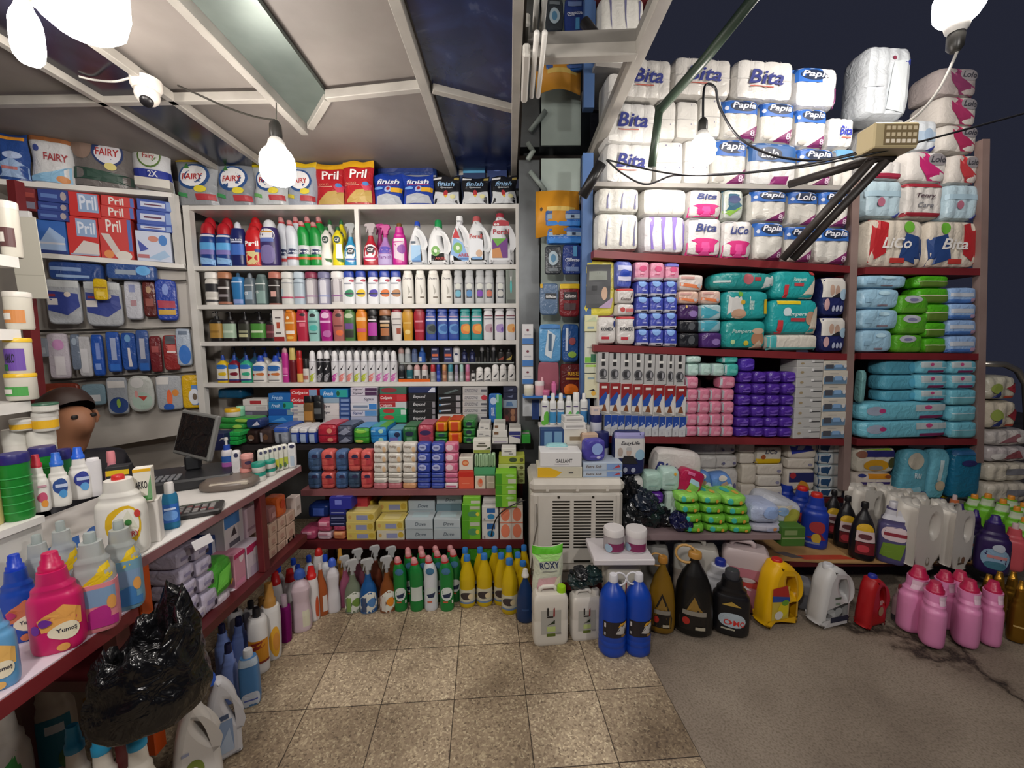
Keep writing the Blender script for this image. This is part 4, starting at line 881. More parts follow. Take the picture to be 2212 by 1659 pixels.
# ---- fourth white shelf
f4=Front(YB+.012,0,'on the fourth white shelf',ZS[4],top=ZS[3]-.03)
def vas(c):return B('pum',c,('s',.2,.38,'27479a'),[R_(-.9,.14,.9,.66,'d9d8d4'),E_(0,.72,.85,.1,'2f70c0'),R_(-.9,.1,.9,.16,'2a3a80'),E_(.2,.4,.4,.08,c)],4)
VW=[E_(-.05,.68,.7,.13,'2a66b0'),E_(.2,.4,.3,.07,'c8743a'),E_(-.4,.38,.2,.06,'9a3a30'),R_(-.4,.1,.4,.13,'6a6a70')]
row(f4,824,[(479,23,767,vas('d8b824'),'lotion_bottle','yellow lotion bottle with blue cap','lotion'),(504,23,767,vas('7a1c30'),'lotion_bottle','dark red lotion bottle with blue cap','lotion'),(530,24,767,vas('38a884'),'lotion_bottle','sea green lotion bottle with blue cap','lotion'),
(559,30,768,B('pum','dad8d4',('s',.22,.5,'2248b0'),VW,4),'lotion_bottle','white lotion bottle with blue cap','lotion'),(592,31,768,B('pum','dad8d4',('s',.22,.5,'2248b0'),VW,4),'lotion_bottle','white lotion bottle with blue cap','lotion'),
(616,14,751,B('cyl','b8308a',('d',.14,.8,'b58a90'),[R_(-.7,.3,.7,.5,'d860a8'),R_(-.6,.22,.6,.25,'e8c0dc')]),'body_mist','slim magenta body mist','bottle'),(632,15,751,B('cyl','6a1822',('c',.35,.9,'c8b468'),[]),'body_mist','dark red mist with gold top','bottle'),(647,13,757,B('cyl','b8281e',('c',.22,.9,'a01c20'),[R_(-1,.02,1,.36,'d8b060')]),'body_mist','red and yellow mist','bottle'),(660,13,776,B('cyl','cfcac4',('c',.4,.95,'1d1c1c'),[R_(-.7,.2,.7,.5,'b06a60')]),'body_mist','short white mist with black top','bottle')],-.75)
row(f4,824,[(505,22,749,B('pum','2a5a78',('p',.3,.3,'22406a'),[R_(-.8,.2,.8,.6,'48788c')],4),'lotion_pump','dim teal lotion pump in the second row','lotion'),(528,22,749,B('pum','2a6a80',('p',.3,.3,'22406a'),[R_(-.8,.2,.8,.6,'48788c')],4),'lotion_pump','dim teal lotion pump in the second row','lotion'),(549,22,749,B('pum','2a5a78',('p',.3,.3,'22406a'),[R_(-.8,.2,.8,.6,'48788c')],4),'lotion_pump','dim teal lotion pump in the second row','lotion'),
(570,27,750,B('pum','cdc9c4',('p',.3,.34,'2248b0'),[],4),'lotion_pump','white lotion pump in the second row','lotion'),(599,27,750,B('pum','cdc9c4',('p',.3,.34,'2248b0'),[],4),'lotion_pump','white lotion pump in the second row','lotion')],-.8,'of the fourth white shelf',.1)
def rex(c):return B('can','d8d8dc' if c != '1b1b1f' else '232328',('d',.25,.8,'e2e2e4'),[P_([(-1,.05),(.1,.02),(.8,.4),(.2,.36),(-1,.2)],c if c != '1b1b1f' else '9a9aa0'),P_([(-.2,.55),(.1,.5),(.5,.75),(.1,.6)],'2a2a30' if c != '1b1b1f' else 'd8d8dc'),R_(-.9,.86,.9,.88,'9a9aa4')])
row(f4,823,[(x,15.5,757,rex(c),'deodorant_can',d,'deodorant') for x,c,d in ((674,'b5c23a','lime swoosh deodorant can'),(690,'1b1b1f','black deodorant can with white top'),(705,'1b1b1f','black deodorant can with white top'),(722,'c04aa0','magenta swoosh deodorant can'),(738,'d8807a','coral swoosh deodorant can'),(754,'d8807a','coral swoosh deodorant can'),(770,'b5c23a','lime swoosh deodorant can'),(786,'b5c23a','lime swoosh deodorant can'),(802,'d8807a','coral swoosh deodorant can'),(818,'c86ab0','pink swoosh deodorant can'),(834,'c86ab0','pink swoosh deodorant can'),(850,'c86ab0','pink swoosh deodorant can'))],-1,None,0,'white capped deodorant cans')
row(f4,823,[(x,15,749,B('can','b5b5b8',('d',.2,.85,'8f8f92'),[]),'deodorant_can','grey capped deodorant can behind the white ones','deodorant') for x in (698,714,730,746,761,777,793,809,825,841)],-1,None,.1)
f4b=Front(YB+.07,0,'on the glass riser',g0,top=ZS[3]-.03)
row(f4b,782,[(866,13,750,B('cyl','b5b9ba',('d',.4,.95,'c4a09a'),[]),'roll_on','grey roll on with rosy dome','deodorant'),(880,13,750,B('cyl','a5acb0',('d',.4,.95,'d5d7d8'),[]),'roll_on','grey roll on with white dome','deodorant'),(895,13,752,B('cyl','5a6c90',('d',.35,.9,'4a5c88'),[]),'roll_on','slate blue roll on','deodorant'),(911,15,747,B('pum','2a5aa8',('d',.3,.5,'4a7ac0'),[R_(-.9,.1,0,.5,'c8ccd0')]),'spray_can','small blue pump can','bottle'),
(940,17,750,Cn('1b2456',[R_(-.8,.4,.8,.56,'c8603a'),R_(-.8,.2,.8,.3,'7a84b0'),R_(-.7,.8,.5,.9,'a8b0d0')]),'cream_box','navy box with orange band','box'),(968,18,750,Cn('1b2456',[R_(-.8,.4,.8,.56,'c8603a'),R_(-.8,.2,.8,.3,'7a84b0'),R_(-.7,.8,.5,.9,'a8b0d0')]),'cream_box','navy box with orange band','box'),
(986,16,747,B('tap','e2e2e4',('d',.3,.95,'eceaea'),[E_(0,.7,.3,.1,'26345e')]),'deodorant_stick','white domed stick','deodorant'),(1003,14,752,B('hip','1a2044',('d',.2,.6,'10142c'),[E_(0,.5,.3,.2,'5a6490')]),'roll_on','navy roll on','deodorant'),(1020,14,752,B('hip','1a2044',('d',.2,.6,'10142c'),[E_(0,.5,.3,.2,'5a6490')]),'roll_on','navy roll on','deodorant'),
(1041,9,748,B('cyl','17171b',('c',.3,.9,'8a8a8e'),[]),'perfume','thin black spray','bottle'),(1054,9,746,B('cyl','17171b',('c',.3,.9,'2a2a2e'),[]),'perfume','thin black spray','bottle'),(1066,9,746,B('cyl','202024',('c',.3,.9,'8a8a8e'),[]),'perfume','thin black spray','bottle'),(1083,15,753,B('cyl','1e1b1b',('c',.2,.7,'131315'),[P_([(-.6,.2),(.2,.2),(.6,.7),(0,.4)],'8a3a2a')],4),'after_shave','black square bottle with rust mark','bottle'),(1100,15,753,B('cyl','1e1b1b',('c',.2,.7,'131315'),[P_([(-.6,.2),(.2,.2),(.6,.7),(0,.4)],'b8a040')],4),'after_shave','black square bottle with gold mark','bottle')],-.8)
f4c=Front(YB+.01,0,'under the glass riser',ZS[4],.04,g0-.009)
mb=MB();a_,c_=atY(860,823,YB),atY(928,823,YB);wt=c_.x-a_.x
mb.box((-wt/2,-.03,0),(wt/2,.03,.004),'d8621a:p');mb.box((-wt/2,-.031,0),(wt/2,-.028,.022),'d8621a:p')
thing('display_tray','orange tray of four roll ons on the fourth white shelf','tray',((a_.x+c_.x)/2,YB+.045,ZS[4]),mb.mesh('tray'))
row(f4c,821,[(867,14,786,B('cyl','1d2024',('d',.3,.95,'55585c'),[R_(-.6,.3,.6,.4,'7a8084')]),'roll_on','black roll on in orange tray','deodorant'),(884,14,786,B('cyl','23626c',('d',.3,.95,'a8a4a4'),[R_(-.6,.3,.6,.4,'8ab0b4')]),'roll_on','teal roll on in orange tray','deodorant'),(900,14,786,B('cyl','d6d4d2',('d',.3,.95,'c89a98'),[R_(-.5,.1,.5,.5,'4a4a4c')]),'roll_on','white roll on in orange tray','deodorant'),(917,14,786,B('cyl','d6d4d2',('d',.3,.95,'c89a98'),[R_(-.5,.1,.5,.5,'4a4a4c')]),'roll_on','white roll on in orange tray','deodorant')],-1,None,.025)
row(f4c,822,[(x,w,yt,B('cyl',c,('c',hc,.95,cc),[R_(-.6,.3,.6,.6,c2)]),'roll_on',d,'deodorant') for x,w,yt,c,hc,cc,c2,d in ((935,11,786,'b5b3b0',.4,'b02a34','9a9896','grey mini with red cap'),(947,9,785,'2a44a8',.35,'2a3a90','5a74c8','cobalt mini'),(960,10,785,'a0705a',.35,'c08a5a','c8a080','copper mini'),(973,11,786,'9fa8a8',.4,'3a8a9a','c8d0d0','grey mini with teal cap'),(986,8,788,'a09aa8',.4,'8a84a0','c0b8c8','lilac grey mini'),(997,9,787,'a8b4b4',.4,'a0c8c0','c8d0d0','grey mini with mint cap'),(1010,10,787,'b05a74',.4,'c07aa0','d890a8','pink mini'),(1022,9,800,'d8d8d8',.25,'2a2a2c','2a2a2c','white mini with black cap'))],-1)
row(f4c,822,[(x,16,yt,B('sha','d9d8d6',('d',.28,.95,'e2e1df'),[P_([(-.3,.4),(0,.35),(.4,.75),(0,.55)],'3a3a3e'),P_([(-.6,.1),(.6,.05),(.5,.25)],'55555a' if x<1060 else 'b0aeac')],3),'deodorant_stick','stubby white stick deodorant','deodorant') for x,yt in ((1036,793),(1053,793),(1070,785),(1087,785),(1105,785))],-.7)
# ------------------------------------------------------------------ toothpaste ledge under the white shelving
YG=YT+.30
zlg=zB(961,YT+.22,880)
ln=Front(YB-.02,0,'on the toothpaste ledge',zB(913,YB-.02),.025,ZS[4]-.032)
def box(x0,x1,y0,y1,c,it,d,dy=0.0,dep=.12,top=(),name='box',cat='box',fr=None,**k):return (fr or ln).put(x0,x1,y0,y1,Cn(c,it,top),name,d,cat,dep,dy,**k)
def TP(s,c,u=-.3,w=.9):return T_(s,u,.5,w,.5,c,'i')
def stack(x0,x1,ys,spec,dep=.12,dy=0.0,fr=None,where=None,name='box'):
 """bottom-up pile; ys = edges from the lowest upwards"""
 for (yb,yt),s in zip(zip(ys,ys[1:]),spec):box(x0+(s[3] if len(s)>3 else 0),x1+(s[3] if len(s)>3 else 0),yt,yb,s[0],s[1],s[2],dy,dep,fr=fr,where=where,name=name)
B1=[R_(.2,.06,.98,.94,'2aa098'),E_(.3,.5,.12,.3,'1c5a3c'),TP('Fresh','c8dcf0',-.4,.7)]
SG=[TP('Signal','4a4a58',-.45,.8),R_(.1,.1,.98,.9,'4a2a50')]
ln.put(466,526,840,862,Bl('1a5a80',[],5,0,.01,3),'sachet_pack','dark teal sachet pack lying deep in the corner','pack',.15,.1,snap=False)
stack(524,578,[905,898,888,876,863],[('20202c',[],'thin dark box at left of the pile'),('5a5868',[R_(-.9,.2,-.2,.8,'8a88a0')],'grey toothpaste box under white ones'),('d0ccca',[R_(.1,.2,.9,.8,'b8b4b2')],'plain white toothpaste box'),('d4d0cc',[R_(-.4,.2,.5,.8,'a83038')],'white toothpaste box with red badge')],where='under the shelves')
stack(580,634,[913,898,884,868,850],[('2070c4',[P_([(-.8,.2),(.5,.3),(.2,.8)],'58a0e0')],'bright blue crumpled box'),('1c50a0',[R_(.5,.1,.98,.9,'7a98a8')],'blue box with grey end'),('1e78b8',B1,'blue and teal toothpaste box'),('1f66b0',[TP('Fresh','a8c8e8')],'blue toothpaste box topping the pile')],where='left of the red ones')
stack(627,660,[906,898,890,882,873],[('d2cec8',[R_(-.8,.3,0,.7,'9a96a0')],'small white box under red boxes')]*4,where='')
stack(627,686,[873,857,841],[('b8242c',[TP('Colgate','f0d8d8',-.3,1.2)],'red toothpaste box above small white boxes'),('c0242c',[TP('Colgate','f0d8d8',-.3,1.2),R_(.4,.05,.98,.95,'7f9cc0')],'red toothpaste box above small white boxes')],dy=.0,where='')
ln.put(655,677,856,912,B('cyl','8a6a42:t',('o',.22,.9,'17171a'),[R_(-.6,.2,.6,.6,'a87838')],4),'mouthwash','amber bottle with black cap standing before the red boxes','bottle',.05,-.07,where='')
ln.put(677,696,855,906,B('cyl','1c1e20',('o',.22,.9,'25272a'),[R_(-.5,.3,.5,.6,'5a5e60')],4),'mouthwash','black bottle right beside the amber one','bottle',.05,-.06,where='')
stack(697,733,[906,898,885,871,859],[('ccc8c8',[],'thin white box under white striped boxes'),('d4d0d0',SG[:1]+[R_(-.98,.1,-.8,.9,'a83038')],'white striped toothpaste box in narrow pile'),('d4d0d0',SG[:1]+[R_(-.98,.1,-.8,.9,'a83038')],'white striped toothpaste box in narrow pile'),('8fa8bc',[],'clear grey blue box')],where='')
stack(733,756,[906,897,888,879,870,859],[('2a4c8a',[R_(-.7,.2,.8,.7,'7a94c0')],'small royal blue box in a slim pile')]*5,where='')
box(691,752,841,859,'1f7cc0',B1,'blue and teal box lying across two slim piles',where='')
stack(757,815,[910,900,886,871,855,845,834],[('a8b0cc',[],'lilac toothpaste box at pile bottom'),('c4c6d8',[TP('Signal','4a5a8a',-.45,.8),R_(.1,.1,.98,.9,'5a90c8')],'white and blue toothpaste box'),('d0d2da',[R_(-.8,.3,.3,.7,'7a88a0'),R_(.4,.1,.98,.9,'3a80c8')],'white toothpaste box with blue end'),('cfcdd8',[TP('Signal','5a5a70',.4,.8)],'lilac white toothpaste box'),('c9c3d0',SG,'white and plum toothpaste box'),('c9c3d0',SG,'white and plum toothpaste box')],where='in the tall pile')
CG=[TP('Colgate','e8d0d0',-.5,.9)]
stack(820,878,[910,897,884,868,852,837],[('1f9a5c',[E_(-.3,.7,.4,.3,'b8403a')],'green toothpaste box'),('26a066',[E_(-.3,.7,.45,.4,'b03a34'),R_(.6,.1,.98,.9,'c8d8d0')],'green toothpaste box'),('c3c9cc',[R_(-.98,.3,.2,.95,'b02a30'),R_(-.9,.02,.9,.2,'3a9a6a')]+CG,'red and white toothpaste box'),('b5202a',CG+[R_(.3,.1,.95,.9,'c83a40')],'all red toothpaste box'),('3f6a58',[E_(-.3,.6,.6,.35,'8a3038')],'dark green and red toothpaste box')],where='under the shelves')
BY=[TP('Beyond','c8c8cc',-.2,.9),R_(.75,.1,.95,.9,'8a8a92')]
stack(882,942,[909,896,882,866,849,834],[('141418',BY,'black toothpaste box with pale lettering')]*3+[('16161c',BY[:1],'black toothpaste box with plain end'),('1a2a5c',[P_([(.4,.1),(.95,.1),(.95,.9),(.7,.9)],'c8d0e0')],'navy toothpaste box topping the black pile')],where='')
PN=[P_([(-.85,.35),(.1,.55),(.1,.7),(-.85,.6)],'b9c2cc'),R_(.55,.1,.92,.9,'9a9aa0'),E_(-.8,.45,.08,.2,'4a90c0')]
stack(945,997,[908,894,881,867,853,834],[('ccc8c6',[R_(-.8,.3,.5,.6,'8a8690')],'white box beneath black brush boxes'),('15161a',PN,'black box with silver brush picture'),('15161a',PN,'black box with silver brush picture'),('15161a',PN,'black box with silver brush picture'),('1a1c1e',[P_([(-.5,.2),(.5,.7),(.8,.6),(-.2,.1)],'5a6a6a')],'black box with dim green swoosh')],where='')
SE=[TP('SENSODYNE','6a6a74',-.3,1.1),R_(.5,.35,.95,.65,'55555f')]
stack(999,1053,[908,894,880,866,852,833],[('bdbbbb',SE,'white toothpaste box with grey lettering')]*3+[('c3c1c1',SE[:1]+[E_(.75,.5,.25,.4,'b83040')],'white toothpaste box with red seal'),('b3b1b1',SE,'white toothpaste box with grey lettering')],where='')
ln.put(1056,1085,850,910,Bl('2f6ab4',[R_(.05,.05,.98,.95,'2f9a52'),E_(-.3,.75,.5,.12,'b8c8e0'),T_('ORAL',-.4,.4,.5,.3,'d8e0f0'),R_(.2,.7,.5,.98,'8ac0a8')],8,0,.002,3),'brush_pack','blue and green toothbrush blister leaning on the boxes','brush pack',.02,-.05,where='')
stack(1087,1117,[909,881,864,848,833],[('5a3a38',[E_(-.5,.7,.3,.2,'3a2a2a'),E_(.4,.7,.35,.22,'a8785a'),E_(.4,.25,.35,.22,'a8785a'),E_(-.5,.25,.3,.2,'7a3a3a')],'brown box with round motifs'),('9fb4c8',[P_([(-.6,.2),(.5,.2),(.2,.8),(-.5,.7)],'5a80b0')],'pale blue box'),('1b2140',[P_([(-.4,.4),(.3,.3),(.5,.7)],'6a7494')],'navy box'),('1b2140',[P_([(-.4,.4),(.3,.3),(.5,.7)],'6a7494')],'navy box')],where='in the last pile on the ledge')
gl=Front(2.55,0,'at the left end of the ledge',None,.02)
for i,(x0,x1,y0,y1,c) in enumerate([(486,516,952,962,'1f9a44'),(486,516,943,952,'1f9a44'),(484,520,933,943,'2aa24e')]):gl.put(x0,x1,y0,y1,Bl(c,[],8,0,.001),'wipe_tin','small round green tin','tin',-1,-.05)
gl.put(464,530,915,928,Bl('2f8a3c',[E_(.5,.5,.3,.3,'9ac050')],5,0,.004,2),'wipes_pack','flat green wipes pack','pack',.12,.05);gl.put(466,560,902,915,Bl('348f40',[E_(.2,.5,.3,.3,'9ac050')],5,0,.004,5),'wipes_pack','flat green wipes pack','pack',.12,.05)
gl.put(478,510,884,903,Jr('dcd8d0','d8a818',.4),'cream_jar','white cream jar with yellow lid','jar',-1,.05);gl.put(508,524,878,903,Jr('7fc0a0','9ad4b4',.3),'cream_jar','mint green jar behind the yellow lid','jar',-1,.1,where='')
gl.put(530,566,905,926,Bl('23386a',[P_([(-.2,.3),(.8,.4),(.5,.8)],'c8c8d8')],5,0,.006,8),'pack','navy pack with white swoosh beside the green packs','pack',.1,.04,where='')
gl.put(441,486,937,973,Cn('1c2450',[R_(-.6,.6,.2,.66,'b0b4c8'),E_(-.2,.35,.4,.1,'2c3668')]),'cream_box','large navy box beside the monitor','box',.1,-.1,where='')
# ---- goods lying on the ledge front, behind the soap grid
lg=Front(YT+.235,0,'in the row behind the soaps',zlg,.03)
def pk(x0,x1,y0,y1,c,it,d,dep=.24,p=8,wr=.003,top=(),name='soap_pack',cat='soap pack',fr=lg,seed=0,**k):return fr.put(x0,x1,y0,y1,Bl(c,it,p,0,wr,seed,top),name,d,cat,dep,**k)
VL=[E_(0,.6,.7,.13,'3a2a5a'),R_(-.5,.1,.5,.4,'9a3a54')]
pk(530,558,930,968,'3a2c2a:t',[E_(0,.5,.5,.2,'7a5a48'),R_(-.3,.3,.2,.4,'a8a0a0')],'dark brown wrapped pack');pk(560,588,928,966,'5a4a48:t',[E_(.1,.5,.4,.2,'6a4a34'),R_(-.8,.2,-.4,.8,'a09ca4')],'brown and clear wrapped pack')
for x in (602,):pk(590,622,922,950,'9aa0ac',[R_(-1,.7,1,1,'2a50a8'),R_(-.2,.1,.2,.6,'4a4e58')],'clear pack with blue lids',top=[R_(-1,0,1,1,'3a5eb0')])
for i,x in enumerate((637,656,675)):pk(x-9.5,x+9.5,924,970,'2a449a',[R_(-.95,.72,.95,1,'d4d4d4'),R_(-.6,.1,.6,.62,'9fb0cc')],'blue can with white lid in clear wrap',.22,6,.001,[R_(-.9,0,.9,1,'d0d0d2')],'cream_can','can',where='before the toothpaste')
pk(686,728,918,968,'b0283c',[R_(-.9,.05,.9,.1,'d88a98'),E_(.3,.7,.3,.12,'d88a74'),R_(-1,.48,1,.52,'7a1a2c'),E_(.4,.25,.3,.1,'d88a74')],'shiny red wrapped pack',top=[R_(-.9,.1,.9,.9,'c06070')],seed=2)
pk(728,762,920,968,'42485c',[P_([(-.8,.6),(.2,.9),(.8,.7),(0,.5)],'8a90a4'),P_([(-.8,.1),(.2,.4),(.8,.2),(0,.05)],'8a90a4'),R_(-1,.47,1,.5,'23283a')],'slate grey wrapped pack',top=[R_(-.9,.1,.9,.9,'5a6a84')],seed=3)
pk(763,799,925,968,'3f9a34',[E_(0,.8,.7,.1,'8ac84a'),R_(-1,.44,1,.48,'2a6a28'),E_(-.2,.2,.5,.1,'b8c05a')],'leaf green wrapped pack',top=[R_(-.9,.1,.9,.9,'5a9ad0')],seed=4)
BL2=[R_(-1,.48,1,.52,'1c5090'),E_(.35,.75,.3,.12,'a8d8c0'),E_(.35,.25,.3,.12,'a8d8c0'),R_(-.8,.7,-.3,.8,'8ac0e8')]
pk(799,836,922,960,'2c86c8',BL2,'sky blue double carton pack',top=[R_(-.95,.05,.1,.95,'4aa8b0'),R_(.1,.05,.95,.95,'58a848')])
pk(837,868,930,960,'4a90c4',[E_(.4,.7,.4,.2,'1c2a50'),R_(-.7,.2,.5,.5,'6a6ab0')],'light blue pack with dark dot',top=[R_(-.9,.1,.9,.9,'6aa0b8')])
pk(869,901,922,960,'2c6a3c',[E_(0,.6,.6,.14,'1c2a44'),R_(-.4,.2,.4,.4,'6a9a78')],'deep green soap pack with dark oval',top=[R_(-.9,.1,.9,.9,'4a7a5a')]);pk(902,937,918,960,'b04458',VL,'rose soap pack with dark oval',top=[R_(-.9,.1,.9,.9,'b8687a')])
for j in range(2):
 y1=960-13*j;pk(938,967,y1-13,y1,'2f7a32',[E_(.1,.5,.5,.25,'1c3a50')],'green soap bar beside the orange bars',name='soap_bar',cat='soap',where='')
for x in (968,):pk(967,999,934,960,'d8821c',[R_(-.4,.1,.5,.9,'c83c14')],'orange and yellow soap bar pack',name='soap_bar',cat='soap')
pk(940,966,912,934,'d8921c',[R_(-.5,.1,.5,.9,'c8461a')],'amber soap pack on top of green bars',where='',top=[R_(-.8,.1,.8,.9,'c8461a')]);pk(967,997,909,934,'d8921c',[R_(-.5,.1,.5,.9,'c8461a')],'amber soap pack right of its twin',where='',top=[R_(-.8,.1,.8,.9,'c8461a')])
for y0,y1 in ((943,960),(925,942),(907,924)):pk(999,1027,y0,y1,'2c7a36',[E_(0,.5,.5,.25,'1a2c3c'),R_(-.3,.1,.3,.3,'6aa06a')],'forest green soap carton in a pile of three',name='soap_carton',cat='soap',where='')
WB=[R_(-.7,.35,-.1,.55,'8a8a8a'),R_(.2,.2,.7,.3,'7a7a7a')]
for x0,x1,y0,y1,d,it in ((1030,1060,944,960,'small white carton',WB),(1030,1061,930,944,'small white carton',WB),(1034,1058,916,930,'small white carton',WB),(1063,1098,945,960,'lilac white carton',[R_(-.8,.2,.8,.4,'a8a0b0')]),(1064,1096,930,944,'cream carton with brown print',[R_(-.8,.4,-.2,.8,'7a5a40')]),(1066,1092,916,929,'cream carton with brown print',[R_(-.8,.4,-.2,.8,'7a5a40')]),(1099,1125,941,960,'grey white carton with purple edge',[P_([(-.9,.98),(.9,.98),(.9,.6)],'3a3480')]),(1099,1126,926,940,'navy fronted white carton',[R_(-.95,.05,.95,.6,'2a2f70')]),(1127,1146,940,960,'bright green small carton',[])):
 lg.put(x0,x1,y0,y1,Cn('d2d0ca' if 'green' not in d else '2f9a34',it,[R_(-.8,.2,.8,.5,'bdbab4')]),'medicine_carton',d,'carton',.18)
# ---- soap grid on the maroon ledge
zg=zt1
sg=Front(YT+.01,0,'on the dusty maroon shelf',zg,.02)
TB=lambda c,e:[E_(.25,.72,.5,.12,'2c2a4c'),R_(-1,.62,1,.66,e),R_(-1,.3,1,.34,e),R_(-1,.0,1,.04,e),R_(.1,.36,.9,.6,e)]
for i,(x0,x1,c,e) in enumerate([(664,691,'4a668e','38506f'),(693,722,'d0605a','b03a3e'),(724,749,'4c6a96','3a5478'),(751,778,'d2645c','b03a3e'),(779,804,'d0605c','b43c44')]):
 for j,(y0,y1) in enumerate([(1020,1056),(974,1019)]):
  cc,ee=(c,e) if not (i==3 and j==0) else ('40566e','2e4258')
  sg.put(x0,x1,y0,y1,Bl(cc,TB(cc,ee),5,0,.003,i*2+j,(),3),'jelly_jars','shrink wrapped %s jelly jars'%('coral' if cc[0] =='d' else 'blue'),'jelly jars',.09)
SW=[T_('Hobby',-.2,.62,1.0,.3,'8a7a6a','i'),E_(.6,.35,.25,.3,'d8b890')]
rowy=[(1044,1055),(1033,1044),(1022,1033),(1000,1022),(979,1000),(957,979)]
for i,(x0,x1) in enumerate([(806,836),(837,868),(869,900)]):
 for j,(y0,y1) in enumerate(rowy):sg.put(x0,x1,y0,y1,Bl('d9d5cd' if j else ('b87078' if i<2 else 'c8946a'),SW if j>2 else [R_(-.8,.35,.6,.6,'a8a49c')] if j else [],6,0,.0015,i+j),'soap_bar','cream white wrapped soap bar' if j else 'rosy soap bar under white ones','soap',.07)
for i,(x0,x1) in enumerate([(901,930),(931,960)]):
 for j,(y0,y1) in enumerate(rowy):sg.put(x0,x1,y0,y1,Bl('3347a2',[E_(-.2,.55,.62,.3,'a8b0d8'),T_('Hobby',-.2,.55,.8,.25,'4a5090','i')] if j>2 else [R_(-.8,.3,.7,.6,'55649e')],6,0,.002,i+j+9),'soap_bar','royal blue wrapped soap bar','soap',.07)
for j,(y0,y1) in enumerate(rowy):sg.put(961,990,y0,y1,Bl('cf7a96' if j else 'd4ced0',[E_(-.3,.55,.55,.3,'e6c8d2'),E_(.7,.6,.25,.35,'c04a74')] if j>2 else [R_(-.8,.3,.7,.6,'c05a80')],6,0,.002,j+20),'soap_bar','pink wrapped soap bar' if j else 'pale soap bar beneath pink ones','soap',.07)
sg.put(991,1024,1019,1052,Cn('d85a40',[R_(-.98,.7,.98,.98,'c0281e'),R_(-.6,.3,.4,.33,'e08a70')]),'soap_carton','orange red soap carton','soap',.09);sg.put(992,1022,988,1018,Cn('d6d0c4',[E_(-.1,.6,.5,.22,'cf6a40'),E_(-.1,.6,.35,.12,'e0a070'),R_(-.98,0,.98,.12,'c04030')],[R_(-.6,.2,.6,.8,'c0b8b0')]),'soap_carton','white carton with orange oval','soap',.09)
sg.put(1026,1049,1029,1051,Cn('cfc4b2',[E_(0,.5,.5,.35,'cf8a70'),E_(.1,.6,.3,.18,'d8603a')]),'soap_carton','beige carton with peach spot','soap',.08);sg.put(1050,1069,1029,1051,Cn('b5ab98',[R_(-.5,.5,.8,.56,'d8d0c4')]),'soap_carton','plain beige carton','soap',.08)
sg.put(1024,1070,1010,1028,Cn('4a9a68',[R_(-.95,.1,.95,.2,'3a7a50')]),'tube_tray','green tray under the five tubes','tray',.09)
for i in range(5):sg.put(1025+i*9,1034+i*9,980,1009,Bl('9fbf98',[R_(-.2,.1,.2,.9,'5a7a54')],5,0,.0005),'cream_tube','pale green tube standing in the green tray','tube',.05,where='')
sg.put(1022,1060,951,980,Cn('dcdad0',[R_(-.95,.02,.95,.26,'8a9a3a'),R_(-.4,.7,.4,.8,'4a4a40'),R_(-.6,.5,.6,.62,'6a6a5a'),P_([(.3,.3),(.95,.3),(.95,.5)],'3a4a30')]),'cream_box','white and olive box above the green tubes','box',.08,where='')
for j,(y0,y1) in enumerate([(1032,1045),(1018,1031),(1003,1017),(985,1002)]):sg.put(1074+j,1134,y0,y1,Cn(('8f9a5a','9aa468','b0b878','a4ac3c')[j],[E_(.1,.5,.3,.3,'3a4a30'),E_(.75,.5,.15,.25,'5a5a2a')]),'soap_carton','olive soap carton in the right hand pile','soap',.1,.03,where='',snap=False)
sg.put(1083,1115,968,985,Cn('cfcdc6',[R_(-.6,.5,.4,.6,'6a6a6a'),R_(.0,.2,.6,.35,'8a8a86')]),'medicine_carton','white carton on top of the olive pile','carton',.09,.03,where='',tol=None) if False else sg.put(1083,1115,968,985,Cn('cfcdc6',[R_(-.6,.5,.4,.6,'6a6a6a'),R_(.0,.2,.6,.35,'8a8a86')]),'medicine_carton','white carton on top of the olive pile','carton',.09,.03,where='')
# ---- lower maroon shelf
sl_=Front(YT-.03,0,'on the lower maroon shelf',zt0,.03)
PKS=[R_(-.9,.46,.9,.5,'8a3a50'),R_(-.6,.6,.5,.9,'d89aac')]
pk(647,684,1147,1178,'b04a6c',PKS,'double pink soap pack',.14,6,.003,fr=sl_);pk(684,717,1150,1171,'d0b4be',[R_(-1,.46,1,.52,'a890a0'),R_(-.7,.6,.5,.85,'b07a8a')],'white and rose soap pack',.14,6,.002,fr=sl_);pk(684,715,1126,1149,'b85270',PKS,'double pink soap pack',.14,6,.003,fr=sl_)
pk(718,747,1148,1170,'c87850',[R_(-1,.46,1,.52,'a05a38'),R_(-.6,.6,.6,.9,'dca070')],'peach soap pack',.14,6,.002,fr=sl_);pk(718,746,1136,1147,'a84662',[],'thin raspberry soap pack',.14,6,.002,fr=sl_)
for y0,y1,c in ((1124,1136,'1c2048'),(1112,1124,'1e2450'),(1100,1112,'222c80')):sl_.put(712,747,y0,y1,Cn(c,[R_(-.8,.3,.8,.5,'8a90b8')]),'soap_carton','dark navy soap carton','soap',.14)
sl_.put(712,760,1075,1100,Cn('2a2f96',[R_(-.5,.4,.1,.8,'7a84d8')],[R_(-.5,.1,.1,.4,'7a84d8'),R_(-.5,.6,.1,.9,'7a84d8')]),'soap_carton','indigo carton topping the navy pile','soap',.16,where='')
sl_.put(664,712,1092,1126,Bl('27408a:t',[R_(-.4,.2,.6,.8,'3c58a8')],6,0,.006,4),'soap_pack','clear blue pack tipped against the navy pile','soap pack',.12,.05,where='')
YW=[R_(-.3,.2,.5,.7,'8c92b8'),E_(-.75,.5,.12,.2,'c8a05a'),E_(.75,.55,.2,.3,'c0a43a')]
GR=[T_('Dove',.1,.5,.8,.35,'5a6670','i'),R_(-.9,.1,.9,.14,'8aa0a8')]
